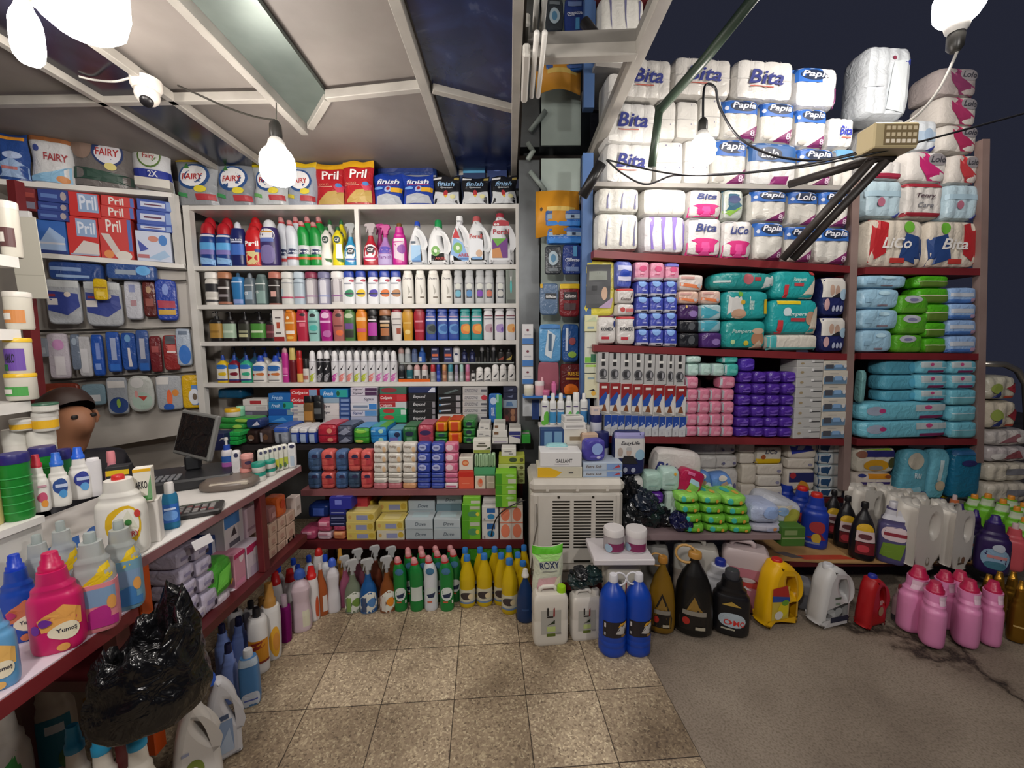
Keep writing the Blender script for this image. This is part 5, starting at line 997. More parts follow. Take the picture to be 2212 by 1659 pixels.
for x0,x1,y0,y1,c,it,d in ((749,812,1149,1169,'cdb85a',YW,'yellow'),(748,808,1128,1148,'d0bc66',YW,'yellow'),(748,810,1107,1127,'d2c072',YW,'yellow'),(814,874,1146,1167,'ccc6b0',YW,'cream'),(812,872,1125,1145,'d0bf6a',YW,'yellow'),(876,936,1143,1165,'a9b4b8',GR,'pale grey'),(875,935,1121,1142,'b4bfc4',GR,'pale grey'),(937,996,1142,1163,'a9b4b8',GR,'pale grey'),(937,995,1121,1141,'b2bdc2',GR,'pale grey')):
 sl_.put(x0,x1,y0,y1,Cn(c,it,[R_(-.6,.2,.6,.8,'d8ca8a' if 'yel' in d else 'b4cad0')]),'soap_carton',d+' soap carton in the front','soap',.12)
sb=Front(YT+.10,0,'behind the front cartons',zt0,.05)
for x0,x1,y0,y1,c,it,d in ((768,808,1083,1167,'c8b03a',YW,'yellow carton block'),(818,880,1083,1106,'d2c062',YW,'yellow soap carton'),(818,880,1107,1167,'c4b068',YW,'yellow carton block'),(882,940,1081,1104,'b5c0c4',GR,'grey soap carton'),(882,940,1105,1167,'98a6aa',GR,'grey carton block'),(943,998,1070,1089,'b0bcc0',GR,'grey soap carton'),(943,998,1090,1167,'6f8a94',GR,'slate grey carton block')):
 sb.put(x0,x1,y0,y1,Cn(c,it,[R_(-.6,.2,.6,.8,'d8ca8a' if 'yel' in d else 'b4cad0')]),'soap_carton',d,'soap',.14)
sb.put(748,795,1073,1106,Cn('b3303c',[R_(-.5,.4,.4,.6,'9a2430')],[R_(-.5,.3,.3,.6,'d86a74')]),'soap_carton','red carton on top of the yellow ones','soap',.14,-.04,where='')
GN=[R_(-.98,.02,-.2,.98,'4f9a1c'),E_(.2,.4,.6,.18,'4a8a5a'),E_(.7,.4,.2,.12,'d8c83a'),R_(-.1,.7,.95,.9,'b8bca8')]
for y0,y1 in ((1124,1157),(1090,1123)):sl_.put(998,1038,y0,y1,Cn('6fb42c',GN),'soap_carton','lime green soap carton','soap',.12)
sl_.put(1000,1038,1074,1089,Cn('74b832',[R_(-.1,.1,.95,.5,'c0c4b0')]),'soap_carton','short lime and white carton','soap',.12)
WB2=[R_(-.4,.55,.6,.85,'1f5a9a'),E_(.1,.3,.45,.18,'2a7aa8'),R_(-.8,.05,-.6,.2,'8a8a8a')]
for y0,y1 in ((1125,1157),(1093,1124)):sl_.put(1041,1077,y0,y1,Cn('cac8c4',WB2),'soap_carton','white carton with blue mark','soap',.12)
sl_.put(1043,1076,1080,1092,Cn('bcbab8',[R_(-.8,.3,.8,.5,'a0a0a0')]),'soap_carton','grey white carton over the blue marked ones','soap',.12,where='')
OC=[E_(-.5,.74,.38,.2,'d87a5a'),E_(.5,.74,.38,.2,'d87a5a'),E_(-.5,.26,.38,.2,'d87a5a'),E_(.5,.26,.38,.2,'d87a5a'),R_(-.02,0,.02,1,'b8a898'),R_(-1,.49,1,.51,'c8603a')]
sl_.put(1079,1130,1092,1156,Cn('d0c4b8',OC),'soap_multipack','four soap multipack with peach hands','soap',.12)
for y0,y1 in ((1070,1091),(1047,1069),(1022,1046)):sl_.put(1070,1116,y0,y1,Cn('77b52a',[R_(.2,.1,.95,.5,'b5b8a4'),R_(-.98,.05,-.4,.95,'3f8f1c'),E_(.4,.78,.4,.12,'9ac87a')]),'soap_carton','green carton stacked above the multipack','soap',.11,-.03,where='')
cord('power_lead','thin black lead hanging in front of the soap cartons',[atY(1135,1080,YT-.06),atY(1105,1092,YT-.06),atY(1078,1112,YT-.07),atY(1066,1135,YT-.07),atY(1061,1158,YT-.06)],.004,'17130f:p')
# ---- floor bottles under the soap display
YF=2.20
fb=Front(2.2,0,'on the floor below the soap display',0.0,.08)
def true_w(w,phi,tn,d,Y,cat):
 """real width of a thing seen w wide, turned by phi, off to the side by tn"""
 a=abs(math.cos(phi)-tn*math.sin(phi));b=abs(math.sin(phi)+tn*math.cos(phi))
 if d<0:return w/((a-d*b) if cat in ('carton','box','jug','jerrycan') else math.hypot(a,d*b))
 return max(w*.4,(w-.7*b*d*F/Y)/a)
def flr(lst,yb,**k):
 """bottles on the floor: depth follows from where the base meets the floor"""
 for it in lst:
  xc,w,yt,mk,name,desc,cat=it[:7];yb_=it[7] if len(it)>7 else yb;z=k.get('z',0.0);rz=it[8] if len(it)>8 else None
  d=it[9] if len(it)>9 else k.get('d',-.8)
  p=atZ(xc,yb_,z+.001);rz=-math.atan2(p.x,p.y)*.8 if rz is None else rz;fr=Front(p.y,0,'',z,.1,k.get('top'));w=true_w(w,rz,(xc-1106)/F,d,p.y,cat)
  fr.put(xc-w/2,xc+w/2,yt,yb_,mk,name,desc,cat,d,0,rz+k.get('rz',0),k.get('group'))
SPL=lambda c,c2:[P_([(-.7,.02),(.8,.02),(.7,.52),(.1,.6),(-.8,.42)],'d4d6cc'),E_(.25,.3,.3,.12,c),R_(-.5,.08,-.1,.45,c2)]
def spray(c,it,tr='c9cbcc:t'):return B('spr',c,('t',.3,.36,tr),it,2.6)
flr([(764,40,1215,spray('8f9a84:t',SPL('6a8a3a','7a9a50')),'spray_bottle','clear spray bottle with lime label on the floor','spray bottle'),(797,40,1213,spray('14508c',SPL('4a7ab0','3a4a6a')),'spray_bottle','deep blue spray bottle on the floor','spray bottle'),(838,36,1207,spray('7a4218',SPL('d8851c','c8c4bc')),'spray_bottle','amber spray bottle with orange label on the floor','spray bottle')],1326)
flr([(748,32,1205,spray('b86a8a:t',[]),'spray_bottle','pink spray bottle just behind the lime labelled one','spray bottle',1312),(776,34,1190,spray('6a3a48',[]),'spray_bottle','dark spray bottle with white trigger behind the blue one','spray bottle',1296),(813,32,1183,spray('5a2c1c',[]),'spray_bottle','brown spray bottle behind the amber one','spray bottle',1292),(848,32,1185,spray('6a3a1c',[]),'spray_bottle','brown spray bottle beside the green bleach','spray bottle',1290)],1300)
DG=lambda w_:[E_(0,.38,.7,.14,'cfd8d4'),P_([(-.5,.36),(.5,.4),(.3,.3),(-.3,.3)],'1d2a4a'),E_(.0,.86,.5,.07,'3a6a8c'),R_(-.4,.2,.1,.23,'c05a3a'),R_(.5,.17,.7,.24,'d8d8d0')] if w_ else [R_(-.7,.24,.7,.54,'c4ccc4')]
def dm(c,k=1):return B('dom',c,('r',.12,.5,'c88a8c','b8222a'),DG(k),2,-.1)
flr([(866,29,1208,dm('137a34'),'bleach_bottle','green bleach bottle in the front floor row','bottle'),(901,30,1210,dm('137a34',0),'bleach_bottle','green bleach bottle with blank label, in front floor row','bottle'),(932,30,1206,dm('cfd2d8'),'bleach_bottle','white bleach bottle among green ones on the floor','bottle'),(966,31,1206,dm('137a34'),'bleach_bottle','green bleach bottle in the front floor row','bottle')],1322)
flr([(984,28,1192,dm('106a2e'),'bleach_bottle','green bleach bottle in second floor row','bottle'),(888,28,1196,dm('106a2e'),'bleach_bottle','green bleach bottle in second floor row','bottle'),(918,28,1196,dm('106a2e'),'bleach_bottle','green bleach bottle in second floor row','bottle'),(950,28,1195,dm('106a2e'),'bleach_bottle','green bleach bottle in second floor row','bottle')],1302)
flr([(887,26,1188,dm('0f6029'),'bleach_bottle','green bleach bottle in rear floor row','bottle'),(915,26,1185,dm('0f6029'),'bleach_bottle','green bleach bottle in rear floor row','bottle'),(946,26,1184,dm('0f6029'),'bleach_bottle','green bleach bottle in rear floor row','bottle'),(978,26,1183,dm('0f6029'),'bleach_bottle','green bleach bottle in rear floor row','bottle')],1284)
YL2=[R_(-1,.12,1,.4,'c4c0a8'),R_(-1,.1,1,.14,'6a84a8'),E_(-.1,.27,.6,.08,'3a3030'),E_(.3,.26,.25,.06,'d8c8a0')]
def yb():return B('ble','c4a60c',('c',.1,.44,'2f74c0'),YL2)
flr([(1010,35,1206,yb(),'bleach_bottle','yellow bleach bottle in the front floor row','bottle',1314),(1047,35,1203,yb(),'bleach_bottle','yellow bleach bottle in the front floor row','bottle',1312),(1083,32,1201,yb(),'bleach_bottle','yellow bleach bottle in the front floor row','bottle',1309),(1101,36,1214,yb(),'bleach_bottle','yellow bleach bottle standing foremost','bottle',1328),(1130,34,1219,yb(),'bleach_bottle','yellow bleach bottle behind the dark blue bottle','bottle',1312)],1312)
flr([(x,30,1189-i,yb(),'bleach_bottle','yellow bleach bottle in second floor row','bottle',1292) for i,x in enumerate((1006,1038,1069,1100))]+[(1119,30,1199,yb(),'bleach_bottle','yellow bleach bottle beside the foremost one','bottle',1304),(1132,28,1183,yb(),'bleach_bottle','yellow bleach bottle at the back right','bottle',1288)],1292)
flr([(x,34,1178,Po('3f8f2a',[],x%7),'refill_pouch','green refill pouch behind the yellow bleach','pouch',1274,0,.06) for x in (1018,1048,1078,1106)],1274)
flr([(1135,40,1238,B('dro','123260',('s',.14,.4,'d8d6d0'),[R_(-.3,.3,.3,.34,'2a4a7a')]),'cleaner_bottle','dark blue bottle with white cap beside the white jerrycan','bottle',1348)],1348)
# ------------------------------------------------------------------ left wall rack
za,zb_=atY(-40,383,YL(-40)),atY(386,418,YL(386));zc,zd=atY(90,546,YL(90)),atY(415,572,YL(415))
lz=lambda P,Q:(lambda X:P.z+(Q.z-P.z)*(X-P.x)/(Q.x-P.x))
w1=Front(YL,SL,'on the left wall rack',lz(za,zb_),.05)
w1.put(-12,62,278,384,Po('2a4a8c',[R_(-.6,.84,.9,.92,'d8902a'),P_([(-1,.25),(0,.45),(1,.3),(1,.05),(-1,.05)],'8fa8cc'),E_(.1,.5,.6,.08,'a8b8d8'),R_(-.5,.2,.5,.26,'b06a6a')],3),'pouch','blue detergent pouch with orange strip at far left','pouch',.09,where='')
w1.put(60,158,266,388,Po('cfd0d2',[R_(-1,.9,1,1,'8a5a3c'),R_(-1,.72,1,.8,'a86c42'),T_('FAIRY',.3,.45,1.1,.13,'9a3a40'),E_(-.6,.58,.15,.06,'3a4a8c'),P_([(-.9,.1),(.2,.2),(.95,.32),(.95,.02),(-.9,.02)],'8ab8d8'),E_(.6,.08,.3,.06,'c8844a')],4),'pouch','white pouch with copper header and red lettering','pouch',.1)
w1.put(150,290,262,398,Po('6f6a68',[R_(-1,.84,1,1,'d6b41c'),E_(.25,.55,.52,.23,'2a3c6c'),E_(.25,.55,.45,.19,'dcdce2'),T_('FAIRY',.25,.55,.75,.12,'b03434'),E_(-.6,.6,.35,.2,'8a7468'),P_([(-.95,.28),(.95,.2),(.95,.06),(-.95,.1)],'2f4a40'),E_(.3,.32,.2,.06,'d8cc80')],6),'pouch','large silver pouch with yellow header and oval mark','pouch',.12)
w1.put(286,372,276,412,Po('d6d8dc',[R_(-1,.88,1,1,'2a34a0'),E_(-.05,.57,.62,.2,'5a7a3a'),E_(-.05,.57,.54,.17,'d8dcd8'),T_('Fairy',-.05,.55,.6,.1,'b04a4a'),R_(-1,.2,1,.34,'2a3a98'),T_('2X',.1,.27,.5,.1,'e6e8f0')],7),'pouch','white and blue pouch with green ringed oval','pouch',.1)
w1.put(292,368,384,412,Cn('cfccc4'),'box','plain white box in front of the blue and white pouch','box',.08,dy=-.06,where='')
w2=Front(YL,SL,'on the second left wall shelf',lz(zc,zd),.05)
PR=[T_('Pril',.15,.62,1.2,.4,'c8d4e6'),E_(0,.9,.3,.08,'5a8ac8')]
w2.put(78,148,476,547,Cn('2f62b0',[P_([(-.9,.2),(0,.8),(.9,.5),(.9,.1),(-.9,.1)],'9ab4d8'),R_(-.9,.28,.9,.34,'c4c8d4'),R_(-1,0,1,.1,'2a3a78')]),'detergent_box','blue box with snowy peak print','box',.2)
for i,(y0,y1) in enumerate([(455,476),(437,455),(408,437)]):w2.put(82,148,y0,y1,Cn('2a3f86',[R_(-.8,.3,.3,.6,'5a78b4'),E_(.7,.5,.2,.35,'a89c9c')]),'detergent_box','dark blue box stacked at left','box',.2)
w2.put(40,80,405,455,Cn('7a2a30',[R_(-.9,.6,.9,.8,'b0504a'),R_(-.9,.1,.9,.4,'8a8aa0')]),'detergent_box','red and grey box beside the maroon post','box',.2,where='',snap=False)
for i,(y0,y1) in enumerate([(468,553),(416,467)]):w2.put(150,218,y0,y1,Cn('c02a28',[R_(-.4,.5 if not i else .2,.9,.95,'8aa4c8')]+[T_('Pril',.25,.72 if not i else .6,1.1,.3 if not i else .6,'d4dceb')]+([P_([(-.8,.04),(.95,.04),(.95,.34),(0,.4)],'cfc8c4'),R_(-.9,.02,.9,.06,'9aa0b8')] if not i else [])),'detergent_box','red dish tablet box with pale blue square','box',.2)
for i,(y0,y1) in enumerate([(471,556),(446,470),(424,445)]):w2.put(219,290,y0,y1,Cn('c03a38',([T_('Pril',-.1,.8,.9,.3,'e0dcd8'),P_([(-.9,.6),(-.4,.6),(.3,.1),(-.1,.05)],'c8c0bc'),E_(.4,.08,.5,.12,'d4cfc8'),E_(-.5,.1,.3,.1,'d88a50'),R_(.75,.2,.98,.98,'4a68b0')] if not i else [T_('Pril',-.1,.5,.9,.7,'dcd4d0'),R_(.75,.05,.98,.95,'4a68b0')])),'detergent_box','red tablet box with blue side band','box',.2)
VN=[R_(-.8,.3,.6,.75,'c0c8dc'),R_(-.6,.45,.4,.58,'5a2a4a'),R_(.65,.1,.95,.9,'7a94c8')]
w2.put(297,372,500,561,Cn('c3cce0',[P_([(-.9,.7),(-.3,.4),(-.8,.3)],'3a4ca0'),P_([(-.4,.1),(.6,.4),(.9,.2),(.3,.05)],'9ab8d8'),E_(.55,.72,.25,.18,'3a78c0'),E_(0,.75,.3,.1,'c08070'),R_(-.95,.1,-.3,.22,'b06a70')]),'detergent_box','white and blue box with floral print','box',.2)
for y0,y1 in ((486,499),(456,485),(432,455)):w2.put(297,372,y0,y1,Cn('3a55a6',VN),'detergent_box','blue striped box in the right pile','box',.2)
# ---- packs hanging on the hook panel
hp=Front(lambda x:YL(x)+.015,SL,'on the hook panel',None)
def hang(x0,x1,y0,y1,c,it,d,dep=.03,k='hanging_pack',p=8,wr=.004,**kw):hp.put(x0,x1,y0,y1,Bl(c,it,p,0,wr,int(x0) %9),k,d,'hanging pack',dep,snap=False,**kw)
hang(103,225,566,606,'2a4580',[R_(-.9,.5,.2,.7,'7f98c0'),R_(-.7,.15,.5,.3,'8aa4c8')],'long blue pack lying over the hooks',.06);hang(228,338,570,604,'32508a',[E_(.5,.6,.3,.3,'5aa0d8'),R_(-.6,.3,.2,.6,'8a98a8')],'second blue pack lying over the hooks',.06,dy=-.03)
BAG=[R_(-.95,.82,.95,.97,'b8bcbe'),P_([(-.9,.74),(.9,.68),(.95,.4),(.2,.2),(-.9,.3)],'2f3f8a'),R_(-.9,.42,-.3,.56,'d6d2d0'),E_(.3,.66,.2,.06,'cfc4b8'),R_(-.8,.6,-.4,.66,'8a3040')]
hang(103,180,602,700,'a4a8ae',BAG,'clear bag with blue print, nearer the white tag');hang(187,268,607,704,'a4a8ae',BAG,'clear bag with blue print under the yellow tag');hang(204,234,602,648,'c8a818',[R_(-.9,.55,.9,.62,'8a6a20'),R_(-.6,.2,.6,.4,'d8bc50')],'small yellow tag over a clear bag',.012,dy=-.05)
hang(273,310,606,690,'b9bbc4',[R_(-.3,.35,.4,.5,'a88088'),R_(-.4,.7,.3,.9,'7f88b0')],'white toothbrush blister');hang(312,340,607,684,'5a2420',[R_(-.6,.3,.6,.5,'8a4a40'),E_(0,.75,.4,.1,'a88a6a')],'dark brown blister');hang(340,386,603,692,'2a44a0',[R_(-.8,.3,.8,.48,'a83a50'),R_(-.8,.14,.8,.26,'c8a040'),E_(0,.75,.3,.14,'7a90d0')],'royal blue and red blister')
for x0,x1,y0,y1,c,it,d in ((68,105,730,772,'8a929c',[R_(-.8,.2,.8,.5,'a8b0b8')],'small grey blister by the post'),(108,155,720,818,'bdb6c0',[E_(.1,.75,.55,.12,'c08ab8'),R_(-.4,.08,.6,.5,'d0ccd0')],'white and lilac blister'),(157,177,722,800,'6a7688',[E_(0,.8,.6,.1,'9aa8b8')],'grey slim blister'),(172,202,727,814,'b2b2b6',[R_(-.5,.1,.5,.7,'c8c8cc')],'greyish white blister'),(203,228,723,812,'2450a8',[R_(-.2,.4,.5,.8,'6f86c4'),R_(-.5,.15,.5,.3,'7a98d8')],'blue toothbrush blister'),(234,264,717,804,'2a52a4',[R_(-.3,.3,.5,.85,'98a4c4'),R_(-.6,.04,.8,.2,'2a68c0')],'blue toothbrush blister'),(266,298,719,800,'28509c',[P_([(-.1,.1),(.4,.1),(.2,.6),(-.1,.6)],'d0ccd0'),E_(0,.85,.4,.1,'6a9ac8')],'blue toothbrush blister with white card'),(299,326,713,802,'3f5c9a',[R_(-.4,.3,.4,.8,'b0b4c4'),R_(-.6,.02,.8,.2,'2a68c0')],'pale blue toothbrush blister'),(327,352,726,804,'6e2228',[R_(-.6,.55,.6,.72,'a04a4a')],'dark red brush blister'),(356,390,724,800,'8a2c2c',[R_(-.4,.55,.6,.72,'c05a54'),R_(-.5,.5,.6,.55,'d8c8c8'),R_(-.6,.75,.6,.98,'4a4c54')],'red and black brush blister'),(384,416,710,790,'a4b0c0',[E_(.1,.3,.8,.26,'2a6cc0'),R_(-.6,.84,.6,.94,'5a6a80')],'clear blister with blue pod')):
 hang(x0,x1,y0,y1,c,it,d)
for x0,x1,y0,y1,c,it,d,p in ((86,176,828,880,'7a3424',[E_(-.1,.5,.6,.3,'a85a30'),R_(-.6,.4,.4,.55,'5a4a5a')],'rust red snack pack',6),(177,230,830,876,'7a96a4',[R_(-.8,.2,.6,.5,'c8ccd0')],'dull teal blister',6),(234,280,815,895,'9aa0a8',[R_(-.8,.72,.8,.9,'d0cecc'),E_(.1,.25,.9,.22,'24427c'),E_(.1,.3,.2,.12,'8ab04a')],'blister with a green and blue toy brush',7),(278,336,811,890,'bcc0bc',[E_(-.2,.8,.5,.14,'d4d4d4'),E_(.1,.3,.75,.24,'a9c0b4'),P_([(-.2,.44),(.5,.42),(.2,.3)],'b0382c'),E_(-.3,.5,.12,.1,'d89a98')],'white duck shaped blister',3),(340,398,811,886,'a6aab0',[R_(-.9,.75,.0,.96,'d4d2d0'),E_(.0,.35,.2,.25,'e0683a'),E_(.45,.5,.25,.1,'d88a3a'),E_(-.1,.1,.4,.1,'2a5ab0')],'blister with an orange toy brush',6),(396,441,810,882,'d2a818',[R_(-.1,.1,.9,.7,'5a86c8'),E_(.15,.35,.55,.24,'d8dce4'),E_(.2,.35,.22,.1,'6a5a4a')],'yellow card with white ring',8)):
 hang(x0,x1,y0,y1,c,it,d,p=p)
p0=atY(75,560,2.24);mb=MB();w_=.115
hp2=Front(2.24,.2,'',None);hp2.put(46,100,470,645,Cn('d3d0c2',[R_(-.98,.29,.98,.295,'b0ad9c')]),'hanging_tag','long cream paper tag hung before the maroon post','tag',.004,snap=False,where='',rx=.05);hp2.put(42,62,455,475,Cn('e0e0e0'),'hanging_clip','white clip holding the cream paper tag','clip',.02,-.004,snap=False,where='')
# ------------------------------------------------------------------ things on the counter
Zc=zct
c=atZ(392,1058,Zc);mb=MB();mb.box((-.17,-.13,0),(.17,.13,.05),BLK,.01)
ky=MB()
for i in range(5):
 for j in range(3):ky.box((-.13+i*.022,-.115+j*.03,.051),(-.115+i*.022,-.095+j*.03,.056),'7a7c80:p')
st=MB();st.box((-.03,.02,.05),(.03,.07,.12),BLK,.008)
fr_=MB();fr_.box((-.135,-.012,0),(.135,.012,.21),'6f706e:p',.006)
sc_=MB();sc_.box((-.122,-.0135,.018),(.122,-.0125,.196),'0d0d10:b')
o=parts('cash_terminal','black till terminal with a tilted dark screen on the counter','till',[('base',mb,[]),('keypad',ky),('stand',st),('screen',fr_,[('display',sc_)])])
o.location=c+Vector((-.03,.1,0));o.rotation_euler=(0,0,.5)
sn=[q for q in o.children if q.name.startswith('screen')][0];sn.location=(0,.03,.11);sn.rotation_euler=(-.25,.05,-.9)
c=atZ(430,1108,Zc);mb=MB();mb.box((-.075,-.055,0),(.075,.055,.022),'2c2a2a:p',.006);ky=MB()
for i in range(5):
 for j in range(4):ky.box((-.06+i*.024,-.045+j*.018,.022),(-.044+i*.024,-.033+j*.018,.026),('8a8886' if (i+j) %4 else '7a4a4a')+':p')
dsp=MB();dsp.box((-.06,.03,.022),(.06,.048,.024),'5a6058:p')
o=parts('calculator','dark desk calculator near the front edge of the counter','calculator',[('case',mb),('keys',ky),('display',dsp)]);o.location=c;o.rotation_euler=(0,0,.5)
c=atZ(470,1062,Zc);mb=MB();mb.loft([(0,.1,.075,3,0,0),(.012,.112,.085,3,0,0),(.03,.11,.083,3,0,0),(.042,.09,.065,3,0,0)],'6a5f57:p',24)
l=MB();l.box((-.06,-.078,.022),(.085,-.058,.038),'b0a698:p',.004)
o=parts('card_reader','brown card reader lying on the counter','card reader',[('case',mb),('paper_roll',l)]);o.location=c+Vector((.01,.07,0));o.rotation_euler=(0,0,.35)
ARK=lambda s:[T_('ARKO',0,.55,.5,.34,s)]
flr([(371,38,1045,B('sha','3a86b0:t',('c',.24,.62,'d8d6d4'),[R_(-.9,.2,.9,.72,'2a62b4'),E_(0,.4,.6,.14,'6a9ad8'),R_(-.4,.56,.4,.62,'c8d8f0')],3),'mouthwash','blue mouthwash with white cap at the counter edge','bottle',1143),(325,58,1082,Cn('d6d2cc',[R_(-.8,.9,-.1,.93,'a04a50'),R_(-.7,.2,-.3,.22,'a04a50'),R_(-.6,.4,-.5,.8,'c8b8b4')]),'carton','tall white carton at the counter corner','carton',1172,.5,-.8)],1140,z=Zc)
zk=atY(325,1082,atZ(325,1172,Zc).y).z
flr([(312,48,1012,Cn('dcd8ca',[R_(-.98,.9,.98,.99,'d8a818'),R_(-.9,.06,.9,.2,'4a8a4a'),T_('ARKO',-.15,.52,1.3,.22,'26262c'),P_([(.4,.1),(.95,.1),(.95,.8),(.6,.5)],'6fa070')],[R_(-.9,.1,.9,.9,'e4e0d8')]),'shaving_box','cream and yellow shaving carton on the tall white carton','carton',1084,.5,-.8)],1084,z=zk)
flr([(262,62,1008,Cn('2a2a2c',[R_(-.98,.8,.98,.92,'d8b418'),E_(-.5,.5,.2,.15,'8a8a8c'),E_(.4,.5,.2,.15,'8a8a8c')]),'blade_box','black box with yellow rim behind the large white bottle','box',1100,.5,-.7),(245,34,976,B('sho','d88a98',('c',.28,.62,'e08c94'),[]),'lotion_bottle','pink bottle peeking over the black and yellow box','bottle',1060)],1060,z=Zc)
flr([(258,118,1032,B('sho','dedcd4',('c',.06,.26,'c02a26'),[E_(.25,.42,.5,.26,'d8b018'),E_(.3,.44,.36,.2,'e4e2da'),P_([(-.1,.34),(.6,.36),(.3,.62)],'d6d6c4'),T_('FAIRY',.32,.3,.6,.07,'b8383a'),E_(.6,.56,.12,.05,'c03a34'),E_(.28,.46,.1,.04,'3a7a3a')],2.6),'dish_bottle','large white dish bottle with red cap at the counter corner','bottle',1206,.35)],1206,z=Zc,d=-.55)
flr([(493,26,946,B('cyl','d2ced2',('p',.32,.62,'2a4ca8','d4d2d0'),[R_(-.9,.55,.9,.78,'2a5aa8'),R_(-.9,.3,.9,.54,'a85aa8'),E_(.3,.18,.3,.06,'b8a070')]),'lotion_pump','pump lotion with blue collar and pink label on the counter','lotion',1030),(512,24,974,Bl('d0cfd0',[E_(.2,.85,.5,.07,'26284a'),E_(.2,.15,.5,.07,'26284a')],5,0,.001,3),'cream_tube','white cream tube with navy dots','tube',1040,.3,.03)],1030,z=Zc)
flr([(530+i*1,26,y0,Jr('d8807c:t','d89088',.3,[R_(-.9,.1,.9,.2,'b05a58')]),'cream_jar','coral jar beside the white tube','jar',y1,.3) for i,(y0,y1) in enumerate([(1012,1040)])],1040,z=Zc);zq=atY(531,1012,atZ(530,1040,Zc).y+.0).z
flr([(532,28,983,Jr('cf8a86:t','d69890',.3,[E_(.3,.6,.4,.2,'3a2a4a')]),'cream_jar','coral jar on top of another','jar',1012,.3)],1012,z=zq)
TJ=Jr('d4d2cc','1f8a78',.42)
flr([(559,32,1021,TJ,'cream_jar','white jar with teal lid, lower front','jar',1041),(583,26,1013,TJ,'cream_jar','white jar with teal lid, lower back','jar',1029)],1041,z=Zc)
for xc,w,y0,y1,yl,d in ((558,31,1001,1021,1041,'white jar with teal lid, upper front'),(582,26,995,1012,1029,'white jar with teal lid, upper back')):
 flr([(xc,w,y0,TJ,'cream_jar',d,'jar',y1)],y1,z=atY(xc,y1,atZ(xc,yl,Zc).y).z)
for i in range(6):
 x=566+i*10;yb_=1030-i*3.2
 flr([(x,17,972-i*2.4,Bl('d0d0c6',[R_(-.9,.2,.9,.5,('c8c83a','b8c04a','a8b43c')[i%3]),E_(.1,.2,.4,.1,'4a6a3a'),E_(.1,.88,.4,.06,'3a3c5a')],5,0,.001,i),'cream_tube','white tube with lime band in the counter row','tube',yb_,.5,.03)],yb_,z=Zc)
flr([(632,20,958,Bl('d2d3d4',[E_(.1,.88,.6,.07,'26284a'),R_(-.4,.1,.5,.5,'a8b8c8')],5,0,.001,4),'cream_tube','tall white tube at the far end of the counter row','tube',1012,.4,.03)],1012,z=Zc)
# ---- goods inside the counter front (facing the aisle)
class Side:
 """face of the counter, read along X = const"""
 def __init__(s,X):s.X=X;s.items=[]
 def put(s,x0,x1,yt,yb_,mk,name,desc,cat,d,dx=0.0,z=None,**k):
  X=s.X-dx;a,b=atX(x0,yb_,X),atX(x1,yb_,X);t=atX((x0+x1)/2,yt,X);zz=atX((x0+x1)/2,yb_,X).z;Y0,Y1=min(a.y,b.y),max(a.y,b.y)
  best=zcb if abs(zz-zcb)<.035 else None
  for q0,q1,t_ in s.items:
   if min(q1,Y1)-max(q0,Y0)>.2*min(Y1-Y0,q1-q0) and abs(t_-zz)<.03:best=t_ if best is None else max(best,t_)
  if best is not None:zz=best+.0006
  h=max(.01,t.z-zz);s.items.append((Y0,Y1,zz+h))
  return thing(name,desc,cat,(X-d/2,(Y0+Y1)/2,zz),mk(*q3((Y1-Y0)*.97,d,h)),PI/2,k.get('group'))
cs=Side(XC-.045)
for j in range(4):
 for i in range(2):
  x0,x1=392+j*4+i*36-10,428+j*4+i*36-10
  cs.put(382+i*38+j*6,420+i*38+j*6,1186+j*34-i*16,1222+j*34-i*18,Bl('b9b2c6',[R_(-.5,.4,.3,.6,'8f88a8'),E_(.5,.3,.2,.15,'3a3444')],6,0,.003,i+j),'soap_pack','pale lilac soap pack behind the orange post','soap pack',.12)
cs.put(416,455,1312,1352,Bl('c2bcc8',[R_(-.5,.4,.3,.6,'8f88a8')],6,0,.003,3),'soap_pack','lilac white pack at shelf level under the piled ones','soap pack',.12);cs.put(462,506,1284,1322,Bl('c6bcc6',[R_(-.5,.4,.3,.6,'b0a0b4')],6,0,.003,5),'soap_pack','white pack beneath the green pack','soap pack',.12);cs.put(506,532,1262,1290,Bl('c6b8c0',[R_(-.5,.4,.3,.6,'b0a0b4')],6,0,.003,6),'soap_pack','small white pack right of the green pack','soap pack',.12)
cs.put(458,512,1206,1282,Bl('4fa83a',[P_([(-.6,.2),(.2,.3),(.6,.8),(-.4,.7)],'6fc84a'),E_(.6,.2,.2,.1,'c8a03a')],5,0,.008,4),'wipes_pack','bright green pack inside the counter','pack',.12)
cs.put(444,470,1160,1208,Cn('26407a',[R_(.2,.2,.8,.8,'b8bcc8')]),'carton','navy carton above the green pack','carton',.14,.1)
cs.put(488,532,1098,1206,Cn('c9c2c4',[R_(-.95,.7,.6,.98,'3f78b8'),R_(-.6,.3,.5,.4,'5a5660'),P_([(-.4,.5),(.2,.5),(0,.68)],'3a3038'),R_(-.9,.05,.9,.12,'b08a98')]),'carton','white carton with blue sky print inside the counter','carton',.12,.06)
for x0,x1,yt,yb_,d,it in ((511,536,1186,1288,'pink and rose carton, taller left one',[E_(.3,.85,.4,.1,'d8c8cc'),R_(-.9,.3,.8,.4,'d88aa8'),R_(-.98,.9,.98,.99,'b02a5a')]),(537,570,1166,1262,'white carton with crimson cap inside the counter',[R_(-.98,.82,.98,.99,'b8285a'),E_(.2,.78,.35,.1,'d8ccd0'),R_(-.6,.2,.6,.5,'b8a8bc')])):cs.put(x0,x1,yt,yb_,Cn('c88a9c' if 'rose' in d else 'c9bcc6',it),'carton',d,'carton',.12)
